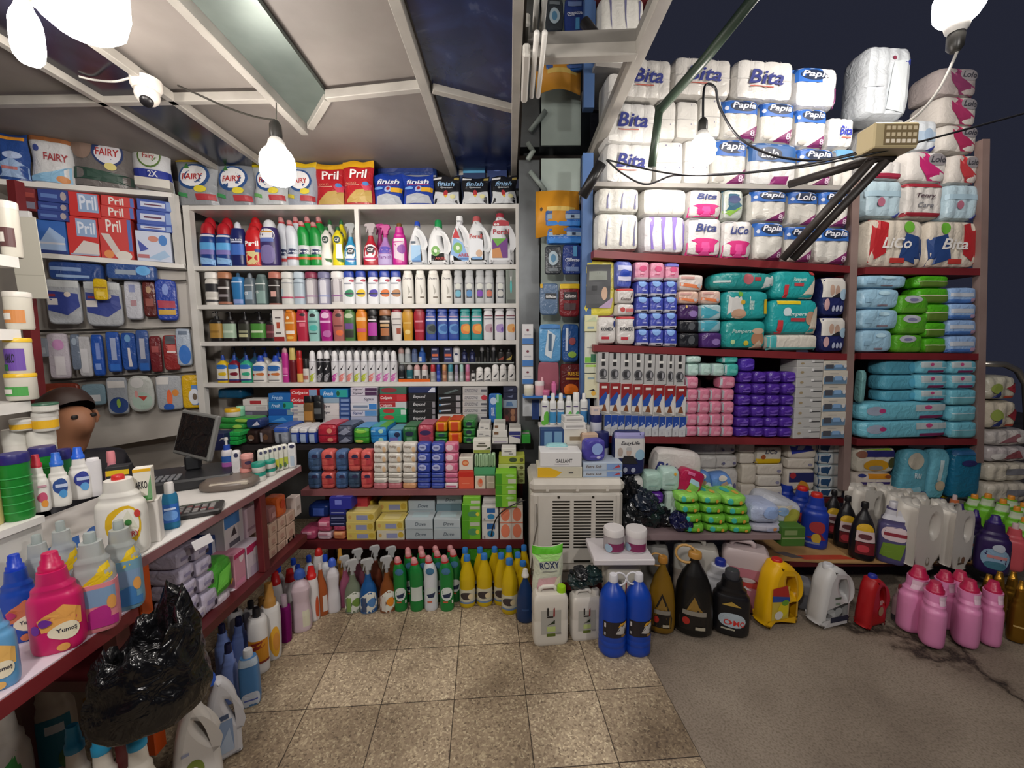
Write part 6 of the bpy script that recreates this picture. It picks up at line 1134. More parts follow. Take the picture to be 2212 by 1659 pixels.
cs.put(532,560,1092,1162,Cn('c2a8b4',[R_(-.8,.2,.8,.3,'9a7a8a'),R_(.5,.4,.9,.9,'b06a88')]),'carton','mauve carton below the counter top by the maroon upright','carton',.12,.05)
for j in range(3):
 for i in range(3):cs.put(582+i*19-j*0,600+i*19,1128+j*27-i*12,1154+j*27-i*13,Cn('c9ac98',[E_(0,.5,.5,.2,'b89080'),R_(-.4,.2,.5,.3,'9a7a68')]),'soap_carton','beige soap carton in the counter end','soap',.12)
cs.put(600,622,1068,1124,Bl('d0622a',[E_(.0,.6,.5,.2,'b8401a')],6,0,.005,3),'soap_pack','orange wrapped pack under the counter top','soap pack',.08);cs.put(583,600,1092,1128,Bl('9a6a68',[R_(-.5,.3,.5,.6,'b88a88')],6,0,.004,3),'soap_pack','dusty rose pack left of the orange one','soap pack',.08);cs.put(639,652,1070,1112,Cn('cfc2ba',[R_(-.5,.3,.5,.5,'a8988c')]),'carton','small white carton at the counter far end','carton',.05)
p1_,p2_=atX(412,1172,XC+.003),atX(452,1152,XC+.003);mb=MB();mb.add([p1_,p2_,p2_+Vector((.012,0,-.03)),p1_+Vector((.012,0,-.03)),p1_+Vector((.002,0,0)),p2_+Vector((.002,0,0)),p2_+Vector((.014,0,-.03)),p1_+Vector((.014,0,-.03))],[(0,1,2,3),(7,6,5,4),(0,4,5,1),(1,5,6,2),(2,6,7,3),(3,7,4,0)],'d8d6d8:c')
thing('hanging_note','white paper note taped under the counter edge','paper note',(0,0,0),mb.mesh('note'))
for i,(x,yt,yb_) in enumerate(((318,1210,1262),(338,1225,1300),(312,1265,1318))):cs.put(x-16,x+14,yt,yb_,Bl('8f8c98:t',[R_(-.6,.3,.4,.6,'b4b0bc')],6,0,.006,i),'wrapped_pack','clear wrapped pack in the gap left of the orange post','pack',.1,.12) if False else None
# ------------------------------------------------------------------ near stand: big softener bottles on the shelf
Zs=zsl
FL=lambda a,b:[P_([(-.2,.3),(.9,.3),(.95,.5),(.3,.6),(-.3,.45)],a),E_(.35,.27,.42,.11,'e6dcc0'),T_('Yumoş',.35,.28,.6,.07,'2a2a3a'),E_(-.35,.35,.14,.06,b),E_(.2,.08,.16,.05,a),E_(-.1,.42,.12,.05,b)]
flr([(118,128,1204,B('sho','c21a5e',('s',.18,.46,'b8104e'),FL('e0a050','6a2a90'),2.6),'softener_bottle','magenta softener bottle with orange flower label','softener',1412,.5),(42,92,1206,B('sho','123f9e',('s',.18,.46,'1038b0'),FL('c8704a','b02a60'),2.6),'softener_bottle','deep blue softener bottle behind the magenta one','softener',1392,.5)],1412,z=Zs,d=-.62)
flr([(-18,120,1300,B('sho','5f9ac8',('s',.18,.46,'2a6ac0'),FL('e0b060','d88a3a'),2.6),'softener_bottle','pale blue softener bottle cut by the left edge','softener',1500,.6)],1500,z=Zs,d=-.6)
CL=lambda a:[P_([(-.3,.5),(.9,.62),(.9,.78),(.3,.74)],'d8b818'),R_(-.3,.3,.9,.5,'7a98b8'),E_(.2,.2,.3,.1,a),E_(.6,.32,.25,.08,'d89a50'),R_(-.2,.06,.9,.16,a)]
def clear(lo,it,k):return lambda w,d,h:bottle2(w,d,h,lo,tuple(it),k)
@cached
def bottle2(w,d,h,lo,it,k):
 """frosted refill bottle, liquid showing through up to k"""
 ps=bottle(w,d,h,'sho','c5cbc9:t',('c',.1,.3,'b9c4c2:t'),it,3)
 mb=MB();mb.loft([(z*h*.9,prof_r(PROF['sho'],z)*w/2+.0012,prof_r(PROF['sho'],z)*d/2+.0012,3,0,0) for z in (.001,.03,.1,k*.5,k)],lo,20)
 return list(ps[:2])+[('liquid',mb.mesh('liquid'))]+list(ps[2:])
flr([(207,100,1158,clear('d8848c',CL('b02a80'),.55),'softener_bottle','frosted refill bottle of pink liquid','softener',1366,.5),(268,84,1130,clear('6f9ab0',CL('3f78b0'),.62),'softener_bottle','frosted refill bottle of grey blue liquid','softener',1322,.5)],1366,z=Zs,d=-.6)
flr([(98,80,1160,clear('a8b4b8',CL('6a8ab0'),.2),'softener_bottle','frosted empty looking bottle behind the magenta one','softener',1352),(150,76,1130,clear('5a8a9a',CL('6a8ab0'),.3),'softener_bottle','frosted bottle between sign and pink refill','softener',1332)],1352,z=Zs,d=-.6)
# ---- tubs and bottles on the upper step
Zu=zsu
flr([(38,76,984,Jr('157a28','262468',.14,[R_(-.98,y,.98,y+.02,'3aa050') for y in (.15,.3,.45,.6,.75)]),'paste_tub','ribbed green tub with navy lid, front','tub',1126),(-22,60,1000,Jr('c8b878','a83a30',.1),'paste_tub','cream tub cut by the left edge','tub',1140)],1126,z=Zu,d=-1)
flr([(100,62,968,Jr('157a28','262468',.16,[R_(-.98,y,.98,y+.02,'3aa050') for y in (.15,.35,.55,.75)]),'paste_tub','ribbed green tub with navy lid, behind the red capped bottle','tub',1086),(140,44,974,Jr('206a3a','262468',.22),'paste_tub','small green tub with navy lid between white bottles','tub',1066)],1086,z=Zu,d=-1)
WBt=lambda a,b:[E_(.35,.5,.5,.2,a),E_(.4,.32,.3,.1,b),R_(.0,.48,.8,.56,'b8c4dc')]
flr([(84,46,984,B('sho','dcdad4',('s',.22,.56,'b02838'),[E_(.4,.32,.4,.12,'c05070'),E_(.5,.18,.3,.08,'d8903a'),R_(.1,.55,.8,.6,'b88a98')],2.6),'cleaner_bottle','white bottle with red cap on the upper step','bottle',1108,.4),(126,50,980,B('sho','dcdad4',('s',.24,.6,'2060c0'),WBt('2a4a8a','4a90c8'),2.6),'cleaner_bottle','white bottle with blue collar, smaller label','bottle',1096,.4),(172,52,968,B('sho','dcdad6',('s',.22,.56,'1858c8'),WBt('2f3a8c','5a9ad0'),2.6),'cleaner_bottle','white bottle with blue collar and violet label','bottle',1080,.4),(207,36,990,B('inv','d4d2d4',('o',.08,.8,'dcdadc'),[]),'cream_tube','white tube at the end of the upper step','tube',1072)],1100,z=Zu,d=-.6)
CJ=lambda c:[R_(-1,.2,1,.75,c)]
stk=[(98,64,915,960,'d27a2a','orange banded white jar low in the stack'),(95,64,903,936,'d8a81c','yellow banded white jar in the jar stack')]
flr([(98,66,932,Jr('d2cfc8','d6d4cc',.25,CJ('d27a2a')),'cream_jar','white jar with orange band','jar',1052),(44,66,930,Jr('d2cfc8','d6d4cc',.25,CJ('cfc8be')),'cream_jar','plain white jar beside the orange banded one','jar',1056)],1056,z=Zu,d=-1)
yy_=atZ(98,1052,Zu).y
for xc,y0,y1,c,d,lid in ((97,890,932,'d8a81c','white jar with broad yellow band','d6d4cc'),(95,872,890,'c9c7c0','low jar with dark green lid topping the stack','2c5a44'),(48,906,930,'d8a81c','yellow banded jar, left stack','d6d4cc')):
 flr([(xc,62,y0,Jr('d2cfc8',lid,.25,CJ(c)),'cream_jar',d,'jar',y1)],y1,z=atY(xc,y1,yy_ if xc>60 else atZ(44,1056,Zu).y).z)
# ---- jars in the left edge rack
for yb_,lst in ((866,((22,66,808,'4a9a4a','green printed tub with yellow rim'),)),(866,()),(712,((20,60,628,'c8844a','white jar with orange foot on the upper rack'),)),(556,((10,44,430,'5a3a3a','dark speckled bottle high on the rack'),))):
 for x,w,yt,c,d in lst:
  z=atX(40,yb_,XJ).z;p=atX(x,yb_,XJ-.02);Front(p.y,0,'',z,.1).put(x-w*.36,x+w*.36,yt,yb_,*( Jr('ccc8bc','d8b020' if 'yellow' in d else 'd0ccc4',.14,[R_(-.9,.2,.9,.6,c),R_(-.5,.3,.2,.5,'dcd8d0')]),'cream_jar',d,'jar'),-1)
z=atX(40,866,XJ).z;p=atX(20,808,XJ-.02);Front(p.y,0,'',None).put(0,42,730,808,*( Jr('ccc8bc','d8b020',.12,[R_(-.9,.1,.9,.8,'6a4aa0'),T_('ARKO',.1,.5,.6,.3,'222228'),R_(-.9,.1,.0,.3,'2c6a3a')]),'cream_jar','violet printed tub on the green one','jar'),-1,snap=False)
# ------------------------------------------------------------------ floor at lower left
BC='15151a'
flr([(586,46,1268,B('tap','d2d0ce',('s',.3,.62,'a87a3a'),[E_(.4,.35,.45,.3,'d8a02c'),E_(.45,.35,.3,.18,'c8883a')],2.6),'cleaner_bottle','white bottle with ringed gold cap','bottle',1430,.3),(558,46,1322,B('cyl','d4d2d0',('c',.14,.4,BC),[R_(-1,.2,1,.62,'c8861c'),P_([(-.9,.4),(.6,.5),(.9,.62),(-.9,.56)],'8a2a1c'),R_(-1,.2,1,.24,'7a2a20')]),'cleaner_bottle','white bottle with amber label and black cap','bottle',1458,.3)],1430)
flr([(618,30,1290,B('tap','8a1a72:t',('c',.25,.5,'c8b4c0:t'),[]),'cleaner_bottle','slim purple bottle between white ones','bottle',1390),(651,44,1236,B('hip','c9b4bc',('d',.14,.6,'4a6cc0:t'),[R_(.1,.1,.8,.4,'d0ccb4')],2.6),'cleaner_bottle','milky pink bottle with blue flip cap','bottle',1367,.3)],1390)
flr([(676,30,1229,B('sha','d4d0cf',('s',.22,.75,'c01a18'),[E_(.6,.3,.3,.3,'c0502a')],2.6),'cleaner_bottle','white bottle with red cap and amber side','bottle',1345,.3),(696,30,1222,B('spr','9a4c20',('c',.12,.3,'c9c4c4'),[R_(.1,.1,.7,.45,'d0c8c4')],2.6),'cleaner_bottle','amber bottle with clear neck beside a white one','bottle',1332),(722,30,1210,B('hip','cfccd0',('d',.14,.6,'3a5cc0'),[],2.6),'cleaner_bottle','white ribbed bottle with blue cap by the sprays','bottle',1324)],1345)
flr([(x,30,yt,B('sha','d2cecd',('s',.24,.78,'bb1a1a'),[],2.6),'cleaner_bottle','white bottle with red cap in second row','bottle',yb_) for x,yt,yb_ in ((600,1240,1352),(631,1234,1340))],1345)
flr([(x,24,yt,B('hip','cfd0d4',('c',.14,.5,'1c46b8'),[],2.6),'cleaner_bottle','white bottle with blue cap in rear row','bottle',yb_) for x,yt,yb_ in ((607,1226,1318),(638,1210,1302),(671,1204,1294),(706,1203,1290),(648,1224,1322))],1300)
flr([(692,26,1188,B('sha','cfccca',('d',.16,.7,'b82420'),[],2.6),'cleaner_bottle','white bottle with red cap at the very back','bottle',1282),(738,26,1190,B('spr','b07a34',('s',.3,.5,'b8883c'),[]),'cleaner_bottle','ringed gold cap bottle behind the pink spray','bottle',1292),(570,34,1296,B('tap','d2d0ce',('s',.3,.62,'9a7036'),[],2.6),'cleaner_bottle','ringed gold cap bottle behind its twin','bottle',1400)],1290)
LBt=B('sho','7f97d8',('c',.16,.42,'1a1d40'),[],2.2)
flr([(x,40,yt,LBt,'softener_bottle','periwinkle blue bottle with navy cap','bottle',yb_) for x,yt,yb_ in ((522,1340,1450),(486,1356,1470),(500,1398,1520))],1470)
flr([(x,36,yt,B('cyl','d0cecd',('c',.14,.42,BC),[]),'cleaner_bottle','white bottle with black cap in the dim rear','bottle',yb_) for x,yt,yb_ in ((548,1304,1420),(514,1310,1430))],1420)
flr([(540,46,1412,B('sha','4a7fb4',('c',.14,.5,'d0d2d4'),[E_(.2,.16,.7,.16,'c8d0dc'),R_(-.2,.14,.5,.17,'5a68b0'),R_(-1,.86,1,1,'b4c4d2')],4),'cleaner_bottle','square blue bottle with white cap at the tile edge','bottle',1528,.4)],1528)
flr([(490,78,1455,Jg('jug','d0d0d4',(.1,.3,'1c5ac8',-.25),[R_(-.6,.1,.5,.5,'8aa0c0'),P_([(-.6,.1),(.5,.1),(.3,.4)],'b4c4d8'),R_(-.5,.52,.3,.58,'4a5a78')]),'laundry_jug','white jug with blue cap right of the black bag','jug',1640,.7,-.5),(434,112,1508,Jg('ari','d6d2cc',(.05,.32,'d8d6d0',-.03),[E_(-.15,.3,.4,.12,'7a8a3a'),E_(-.15,.3,.16,.05,'d6d2c8'),T_('ARIEL',.35,.16,.9,.07,'a83a3c'),R_(-.6,.5,-.3,.53,'9aa0b8')]),'laundry_jug','white jug with olive flower in front of the black bag','jug',1720,.72,-.5)],1640)
flr([(x,74,yt,B('sho','d8d2c6',('s',.2,.6,'2a92bc'),[],2.6),'softener_bottle','cream bottle with turquoise cap at the bottom edge','bottle',yb_,.4) for x,yt,yb_ in ((178,1580,1840),(236,1582,1850),(312,1572,1840))],1820,d=-.6)
flr([(112,120,1440,B('sho','b8ae9e',('s',.12,.4,'2a5a8a'),[R_(-.2,.15,.8,.62,'1f7890'),R_(.0,.48,.5,.56,'c8d0d4'),E_(.5,.22,.3,.1,'4a7a4a')],2.6),'softener_bottle','beige bottle with teal label under the near shelf','bottle',1700,.5),(172,70,1400,B('sho','a89a88',('s',.12,.4,'b8862c'),[R_(.3,.1,.7,.5,'9a7a2c')],2.6),'softener_bottle','tan bottle left of the black bag','bottle',1600,.4),(18,120,1530,B('sho','c4bfb8',('s',.12,.4,'c8c4bc'),[P_([(-.2,.5),(.5,.7),(.6,.5),(.1,.45)],'3a9a4a'),R_(.1,.2,.6,.24,'8a86a0')],2.6),'softener_bottle','white bottle with green leaf under the near shelf','bottle',1800,.5)],1700,d=-.6)
# ---- black bin bag
def binbag():
 mb=MB();n,m=40,26;vs=[];fs=[]
 for j in range(m+1):
  v=j/m
  if v<.08:r=.55+v*4.6
  elif v<.55:r=.92+.1*math.sin((v-.08)/.47*PI)
  else:r=.92-(v-.55)*.62
  for i in range(n):
   t=2*PI*i/n
   q=Vector((math.cos(t)*1.3,math.sin(t)*1.3,v*2.2))
   dn=noise.noise(q*1.5)*.1+noise.noise(q*3.7+Vector((4,0,v*2)))*.055+.035*math.sin(t*13+v*5+2*noise.noise(q))*v
   top=.255+(.06*math.cos(t-.5)+.03*math.sin(2*t)+.025*math.sin(7*t))*v**3
   rr=(r+dn*(.5+v))*.115
   vs.append((rr*math.cos(t)*1.15,rr*math.sin(t)*.95,max(0,v*top+dn*.05*v)))
 for j in range(m):
  for i in range(n):fs.append((j*n+i,j*n+(i+1) %n,(j+1)*n+(i+1) %n,(j+1)*n+i))
 b=len(vs)
 for i in range(n):
  x,y,z=vs[m*n+i];t=2*PI*i/n
  vs.append((x*.9,y*.9,z-.03))
 for i in range(n):
  x,y,z=vs[m*n+i];vs.append((x*.8,y*.8,.12+.02*math.sin(i)))
 for k in (m,m+1):
  for i in range(n):fs.append((k*n+i,k*n+(i+1) %n,(k+1)*n+(i+1) %n,(k+1)*n+i))
 fs.append([(m+2)*n+i for i in range(n)]);fs.append([n-1-i for i in range(n)])
 mb.add(vs,fs,mat('0b0b0d','b'),True);return mb.mesh('bin_bag')
p=atZ(330,1640,.0)
thing('hanging_bag','open black plastic bag hung at the corner of the near stand','plastic bag',(-.985,1.0,.475),binbag(),.4)
# ---- person behind the counter, only head and shoulder showing
pc=atY(140,905,1.86)
def person():
 me=bpy.data.meshes.new('person');hz=pc.z
 V=[(0,0,hz-.66),(0,0,hz-.45),(.0,0,hz-.26),(0.01,0,hz-.17),(.035,0,hz-.09),(.05,0,hz+.0),(.045,0,hz+.075),(.15,0,hz-.035),
  (0,.17,hz-.24),(.03,.22,hz-.44),(.2,.2,hz-.5),(0,-.17,hz-.24),(.03,-.22,hz-.44),(.2,-.2,hz-.5),(.08,.09,hz-.68),(.27,.1,hz-.68),(.27,.1,hz-1.08),(.08,-.09,hz-.68),(.27,-.1,hz-.68),(.27,-.1,hz-1.08)]
 E=[(0,1),(1,2),(2,3),(3,4),(4,5),(5,6),(5,7),(2,8),(8,9),(9,10),(2,11),(11,12),(12,13),(0,14),(14,15),(15,16),(0,17),(17,18),(18,19)]
 Rr=[.15,.15,.14,.06,.058,.088,.075,.022,.07,.052,.04,.07,.052,.04,.09,.07,.05,.09,.07,.05]
 me.from_pydata([(a,b,max(.06,c)) for a,b,c in V],E,[]);o=bpy.data.objects.new('person',me);s=o.modifiers.new('s','SKIN');u=o.modifiers.new('u','SUBSURF');u.levels=2
 for i,r in enumerate(Rr):me.skin_vertices[0].data[i].radius=(r,r)
 me.skin_vertices[0].data[0].use_root=True
 COL.objects.link(o);dg=bpy.context.evaluated_depsgraph_get();m2=bpy.data.meshes.new_from_object(o.evaluated_get(dg));bpy.data.objects.remove(o)
 m2.materials.clear();m2.materials.append(mat('9a6a4e','c'));m2.materials.append(mat('17161e','c'));m2.materials.append(mat('23262e','c'))
 for p in m2.polygons:p.material_index=0 if p.center.z>hz-.16 else (1 if p.center.z>hz-.6 else 2);p.use_smooth=True
 hair=MB();n=18;vs=[];fs=[]
 for j in range(9):
  for i in range(n):
   t=2*PI*i/n;v=j/8*PI*(.56-.2*math.cos(t));k=1+.05*noise.noise(Vector((math.cos(t)*2,math.sin(t)*2,v*2)))
   vs.append((.03+.108*k*math.sin(v)*math.cos(t)-.02*j/8,.1*k*math.sin(v)*math.sin(t),hz+.045+.105*k*math.cos(v)))
 for j in range(8):
  for i in range(n):fs.append((j*n+i,(j+1)*n+i,(j+1)*n+(i+1) %n,j*n+(i+1) %n))
 hair.add(vs,fs,mat('2e1a12','c'),True)
 ey=MB()
 for s_ in (-1,1):ey.loft([(hz+.012,.006,.011,2,.132,s_*.034),(hz+.02,.009,.013,2,.132,s_*.034),(hz+.028,.005,.01,2,.132,s_*.034)],'1a1210:c',10)
 ear=MB()
 for s_ in (-1,1):ear.loft([(hz-.03,.012,.008,2,.04,s_*.09),(hz,.022,.012,2,.04,s_*.094),(hz+.03,.016,.008,2,.04,s_*.09)],'9a6a4e:c',10)
 mo=MB();mo.loft([(hz-.062,.01,.022,2,.118,0),(hz-.056,.012,.026,2,.118,0),(hz-.05,.008,.02,2,.118,0)],'5a2e28:p',12)
 return [('body',m2),('hair',hair.mesh('hair')),('eyes',ey.mesh('eyes')),('ears',ear.mesh('ears')),('mouth',mo.mesh('mouth'))]
thing('person','person in a dark jacket with brown hair seated behind the counter','person',(pc.x,pc.y,0),person(),-.25)
st=MB();st.loft([(0,.17,.17,2,0,0),(.02,.16,.16,2,0,0),(.04,.03,.03,2,0,0),(max(.2,pc.z-.86),.03,.03,2,0,0),(max(.22,pc.z-.85),.17,.17,2,0,0),(max(.24,pc.z-.81),.17,.17,2,0,0)],'2a2a2c:p',18)
thing('stool','dark stool carrying the seated person behind the counter','stool',(pc.x,pc.y,0),st.mesh('stool'))
# ------------------------------------------------------------------ pillar with hanging packs
mb=MB();a,b_=atY(1122,900,2.75),atY(1168,400,2.75);mb.box((a.x,2.72,0),(b_.x-.01,2.8,2.66),STEEL)
struct('wall_pillar',mb)
mb=MB();a,b_=atY(1166,900,2.72),atY(1252,400,2.72);mb.box((a.x+.004,2.70,.9),(b_.x,2.715,2.66),noisy('pale_green_panel','8d9a93','a8b4ae',3,.35));struct('trim_14',mb)
for i,(p,q) in enumerate((((1140,345),(1205,240)),((1145,370),(1178,412)))):
 mb=MB();mb.tube([atY(*p,2.69),atY(*q,2.69)],.016,noisy('brace%d'%i,'7a8480','8d9690',4,.4),8);struct('trim_%d'%(15+i),mb)
pr=Front(2.56,0,'on the pillar',None)
def hp_(x0,x1,y0,y1,c,it,d,dep=.03,k='hanging_pack',dy=0.0,p=8,wr=.005,cat='hanging pack',**kw):pr.put(x0,x1,y0,y1,Bl(c,it,p,0,wr,int(x0) %9),k,d,cat,dep,dy,snap=False,**kw)
mb=MB();a,b_,t=atY(1157,515,2.6),atY(1250,515,2.6),atY(1200,414,2.6);n=10;vs=[]
for j in range(2):
 for o_ in (0,.004):
  vs += [(a.x+(b_.x-a.x)*i/n,2.6+o_-.05*math.sin(PI*i/n),(a.z+.02*(i/n) if not j else t.z-.01*math.sin(PI*i/n))) for i in range(n+1)]
m=n+1;fs=[(i,i+1,2*m+i+1,2*m+i) for i in range(n)]+[(m+i+1,m+i,3*m+i,3*m+i+1) for i in range(n)]+[(m+i,m+i+1,i+1,i) for i in range(n)]+[(2*m+i,2*m+i+1,3*m+i+1,3*m+i) for i in range(n)]+[(0,2*m,3*m,m),(n,m+n,3*m+n,2*m+n)]
mb.add(vs,fs,'c98a1e:c',True);art(mb,lambda u,v,o:(a.x+(b_.x-a.x)*(u+1)/2,2.6-o-.0505*math.sin(PI*(u+1)/2),a.z+.02+(t.z-a.z-.04)*v),[R_(-.5,.55,.8,.66,'d8b860'),E_(-.75,.62,.06,.05,'3a2a14')])
thing('hanging_sheet','curved amber cardboard sheet behind the blue razor packs','cardboard sheet',(0,0,0),mb.mesh('sheet'))
RZ=[R_(-.9,.75,.9,.9,'3a5a9a'),R_(-.9,.45,-.1,.7,'8aa0b8'),R_(.1,.45,.9,.7,'8aa0b8'),R_(-.5,.5,-.3,.65,'1a2a4a'),R_(.4,.5,.6,.65,'1a2a4a'),R_(-.9,.05,.9,.3,'2a78c8')]
hp_(1178,1256,452,490,'2a62b0',RZ,'upper strip of blue razors below the amber sheet',.03,where='');hp_(1181,1259,490,527,'2f6fc0',RZ,'lower strip of blue razors below the amber sheet',.04,where='')
hp_(1177,1213,530,592,'2f353c',[E_(0,.55,.6,.25,'9fb0ba'),E_(0,.55,.3,.14,'4a7a9a'),R_(-.6,.1,.6,.2,'6a7278')],'black razor blister with pale oval');hp_(1215,1256,528,592,'22387c',[T_('Gillette',0,.48,1.5,.12,'d0d6e8','i'),R_(-.7,.1,.7,.24,'6a80b0'),R_(.1,.6,.5,.95,'4a90c0')],'navy razor blister with white lettering')
hp_(1166,1206,612,680,'5a7290',[R_(-.4,.5,.8,.68,'2a2e34'),T_('Gillette',.2,.58,1.1,.1,'e0e0e0','i'),R_(-1,.85,-.7,1,'c8a020')],'slate blue razor bag');hp_(1208,1252,612,684,'7a2128',[R_(-1,.84,1,1,'d6b414'),R_(-.6,.5,.7,.74,'2a2226'),T_('Gillette',.05,.62,1.1,.1,'e0d8d8','i'),R_(-.6,.2,.6,.4,'4a3438')],'dark red razor bag with yellow header')
hp_(1164,1212,700,783,'5a98c8',[P_([(-.5,.2),(.1,.1),(.5,.7),(-.2,.85)],'c0ccd4'),R_(-.15,.3,.15,.75,'3a5a78'),R_(-.9,.88,.9,.98,'3a78b8')],'light blue crinkled razor bag');hp_(1214,1250,700,782,'25508e',[R_(-.6,.3,-.3,.9,'c0c8d4'),E_(.2,.55,.4,.1,'9a4a50'),E_(.2,.2,.5,.08,'8ab040')],'blue razor bag with lime mark')
hp_(1162,1208,782,846,'c07888:t',[R_(-.7,.1,-.5,.5,'d8a8b0')],'translucent pink pouch low');hp_(1210,1256,786,852,'5a1a1c',[T_('RISE',.2,.68,1.1,.12,'d8a030'),E_(0,.15,.7,.2,'d86a10'),R_(-.5,.48,.9,.54,'c8902a')],'maroon pouch with orange fruit low')
hp_(1256,1328,562,682,'d8cc50',[R_(-.75,.14,.7,.92,'4a4c50'),R_(-.6,.64,.5,.8,'8a9088'),E_(.35,.4,.18,.12,'c8a890'),P_([(0,.14),(.75,.14),(.9,.34)],'b8a0c0'),R_(-.4,.46,-.1,.54,'2a2c30')],'large yellow framed hair net pack',.05,dy=-.12);hp_(1278,1324,550,562,'7a1a2c',[R_(.1,.2,.8,.8,'9a4050')],'crimson header card of another pack',.02,dy=-.08)
hp_(1262,1328,676,690,'c8a8c0',[R_(-.9,.2,.9,.5,'8a3a58')],'lilac pack edge under the yellow framed pack',.05,dy=-.1,where='')
WX=lambda c:[R_(-.98,.02,.98,.3,c),E_(0,.7,.25,.06,'6a2a3a'),R_(-.6,.45,.6,.5,'a8a8b0')]
cf=Front(2.6,0,'in the column beside the pillar',None)
for y0,y1 in ((700,744),(745,792),(793,830)):cf.put(1128,1152,y0,y1,Cn('c8c8ca',WX('3a70b0')),'carton','white and blue carton','carton',.06)
cg=Front(2.42,0,'in the column before the blue post',None)
for y0,y1,c,it in ((680,716,'d0cfa8',[R_(-.6,.15,.4,.3,'8aa0a8'),P_([(-.9,.6),(.5,.9),(.9,.6)],'b8c4a0')]),(718,785,'cfd2c6',[R_(-.98,.02,.98,.2,'7ac04a'),R_(-.1,.04,.9,.3,'2f6a50'),R_(-.7,.5,.7,.53,'9aa0a0')]),(787,806,'ccd0bc',[R_(-.9,.7,.9,.95,'a8d060')]),(808,860,'d4d2b4',[R_(-.6,.78,.4,.88,'8aa0a8'),E_(.3,.2,.35,.1,'d8a840'),P_([(-.6,.3),(.6,.3),(.3,.38)],'2a2426')])):cg.put(1263,1292,y0,y1,Cn(c,it),'carton','pale lime hosiery carton','carton',.07)
a,b_=atY(1130,856,2.5),atY(1222,853,2.5);mb=MB();mb.box((a.x,2.5,a.z-.012),(b_.x,2.62,a.z),'3a70b8:p');m2=MB();m2.box((a.x,2.6,atY(1130,905,2.5).z),(b_.x,2.615,a.z-.012),'b8bcc0:p');m2_=m2
art(m2,lambda u,v,o:(a.x+(b_.x-a.x)*(u+1)/2,2.6-o,a.z-.17+.15*v),[R_(-.55,.02,-.2,.9,'22407c'),R_(-.1,.5,.9,.9,'d0a820')])
parts('wall_shelf','small blue edged stand hanging at the pillar','wall shelf',[('shelf',mb),('back',m2)],((a.x+b_.x)/2,2.55,a.z))
fs_=Front(2.51,0,'on the blue edged stand',a.z)
for x0,x1,y0,y1,mk,d,cat,nm in ((1132,1153,832,854,Jr('d0cdb8','dcd8cc',.3),'cream coloured jar','jar','cream_jar'),(1156,1176,824,854,Jr('d8a8b0','d8d0d0',.3),'pink jar with white lid','jar','cream_jar'),(1172,1188,843,854,Jr('c86a90','c86a90',.4),'small hot pink pot','jar','cream_jar'),(1191,1203,824,854,B('tube','d070a0',('o',.15,.6,'b85088'),[],3),'small magenta tube','tube','cream_tube')):fs_.put(x0,x1,y0,y1,mk,nm,d,cat,-1)
# ------------------------------------------------------------------ evaporative cooler with goods on top
YCf=2.10
c0,c1=atY(1146,1238,YCf),atY(1343,1238,YCf);ctop=atY(1240,1036,YCf).z;cbot=atY(1240,1238,YCf).z;cx=(c0.x+c1.x)/2;cw=c1.x-c0.x;ch=ctop-cbot
CW=noisy('worn_cream_plastic','b8b3aa','cfcac0',5,.42)
bd=MB();bd.box((-cw/2,0,0),(cw/2,.3,ch-.07),CW,.02)
tpm=MB();tpm.box((-cw/2-.006,-.012,ch-.075),(cw/2+.006,.31,ch),CW,.025);
for u in (-.2,.0,.2):tpm.box((u*cw*1.6-.008,-.016,ch-.06),(u*cw*1.6+.008,-.011,ch-.035),CW)
gp=MB();gp.box((-cw*.42,-.008,.06),(cw*.42,.001,ch-.085),noisy('grille_plastic','bcb7ae','cbc6bd',5,.4),.003)
sl=MB()
for k in range(3):
 x0=(-.31+.235*k)*cw-.0;x0=[-.265,-.035,.2][k]*cw
 for i in range(16):
  z=ch-.115-i*.0172-.0;sl.box((x0,-.0105,z-.008),(x0+.2*cw*.93,-.0085,z),'17150f:p')
sl.box((-.03*cw,-.0105,.068),(.15*cw,-.0085,.08),'17150f:p')
sc=MB()
for x in (-.2,.17):sc.loft([(0,.006,.006,2,0,0),(.006,.004,.004,2,0,0)],'4a4640:m',10);sc.v=[(p[0]+(x*cw if i>=len(sc.v)-60 and False else 0),p[1],p[2]) for i,p in enumerate(sc.v)]
sc=MB()
for x in (-.2,.17):sc.box((x*cw-.006,-.014,ch-.1),(x*cw+.006,-.0085,ch-.088),'4a4640:m',.002)
bs=MB();bs.box((-cw/2+.01,.01,-.06),(cw/2-.01,.29,-.001),noisy('grimy_tray','7f7a6e','98928a',6,.5))
std=MB()
for x in (-cw/2+.03,cw/2-.05):
 for y in (.03,.26):std.box((x,y,-cbot),(x+.03,y+.03,-.1),DRED)
std.box((-cw/2,.0,-.1),(cw/2,.3,-.062),DRED)
cb=MB();cb.tube([(-cw*.44,-.012,ch-.13),(-cw*.43,-.016,ch-.25),(-cw*.47,-.014,ch-.36),(-cw*.495,-.012,.0)],.004,'6a655c:p',6)
parts('air_cooler','worn cream evaporative air cooler with three louvred columns','air cooler',[('body',bd),('top_cover',tpm),('front_panel',gp,[('louvre',sl),('screw',sc)]),('water_tray',bs),('stand',std),('cable',cb)],(0,0,0)).location=(cx,YCf,cbot)
kc=Front(YCf+.03,0,'on the air cooler',ctop,.02)
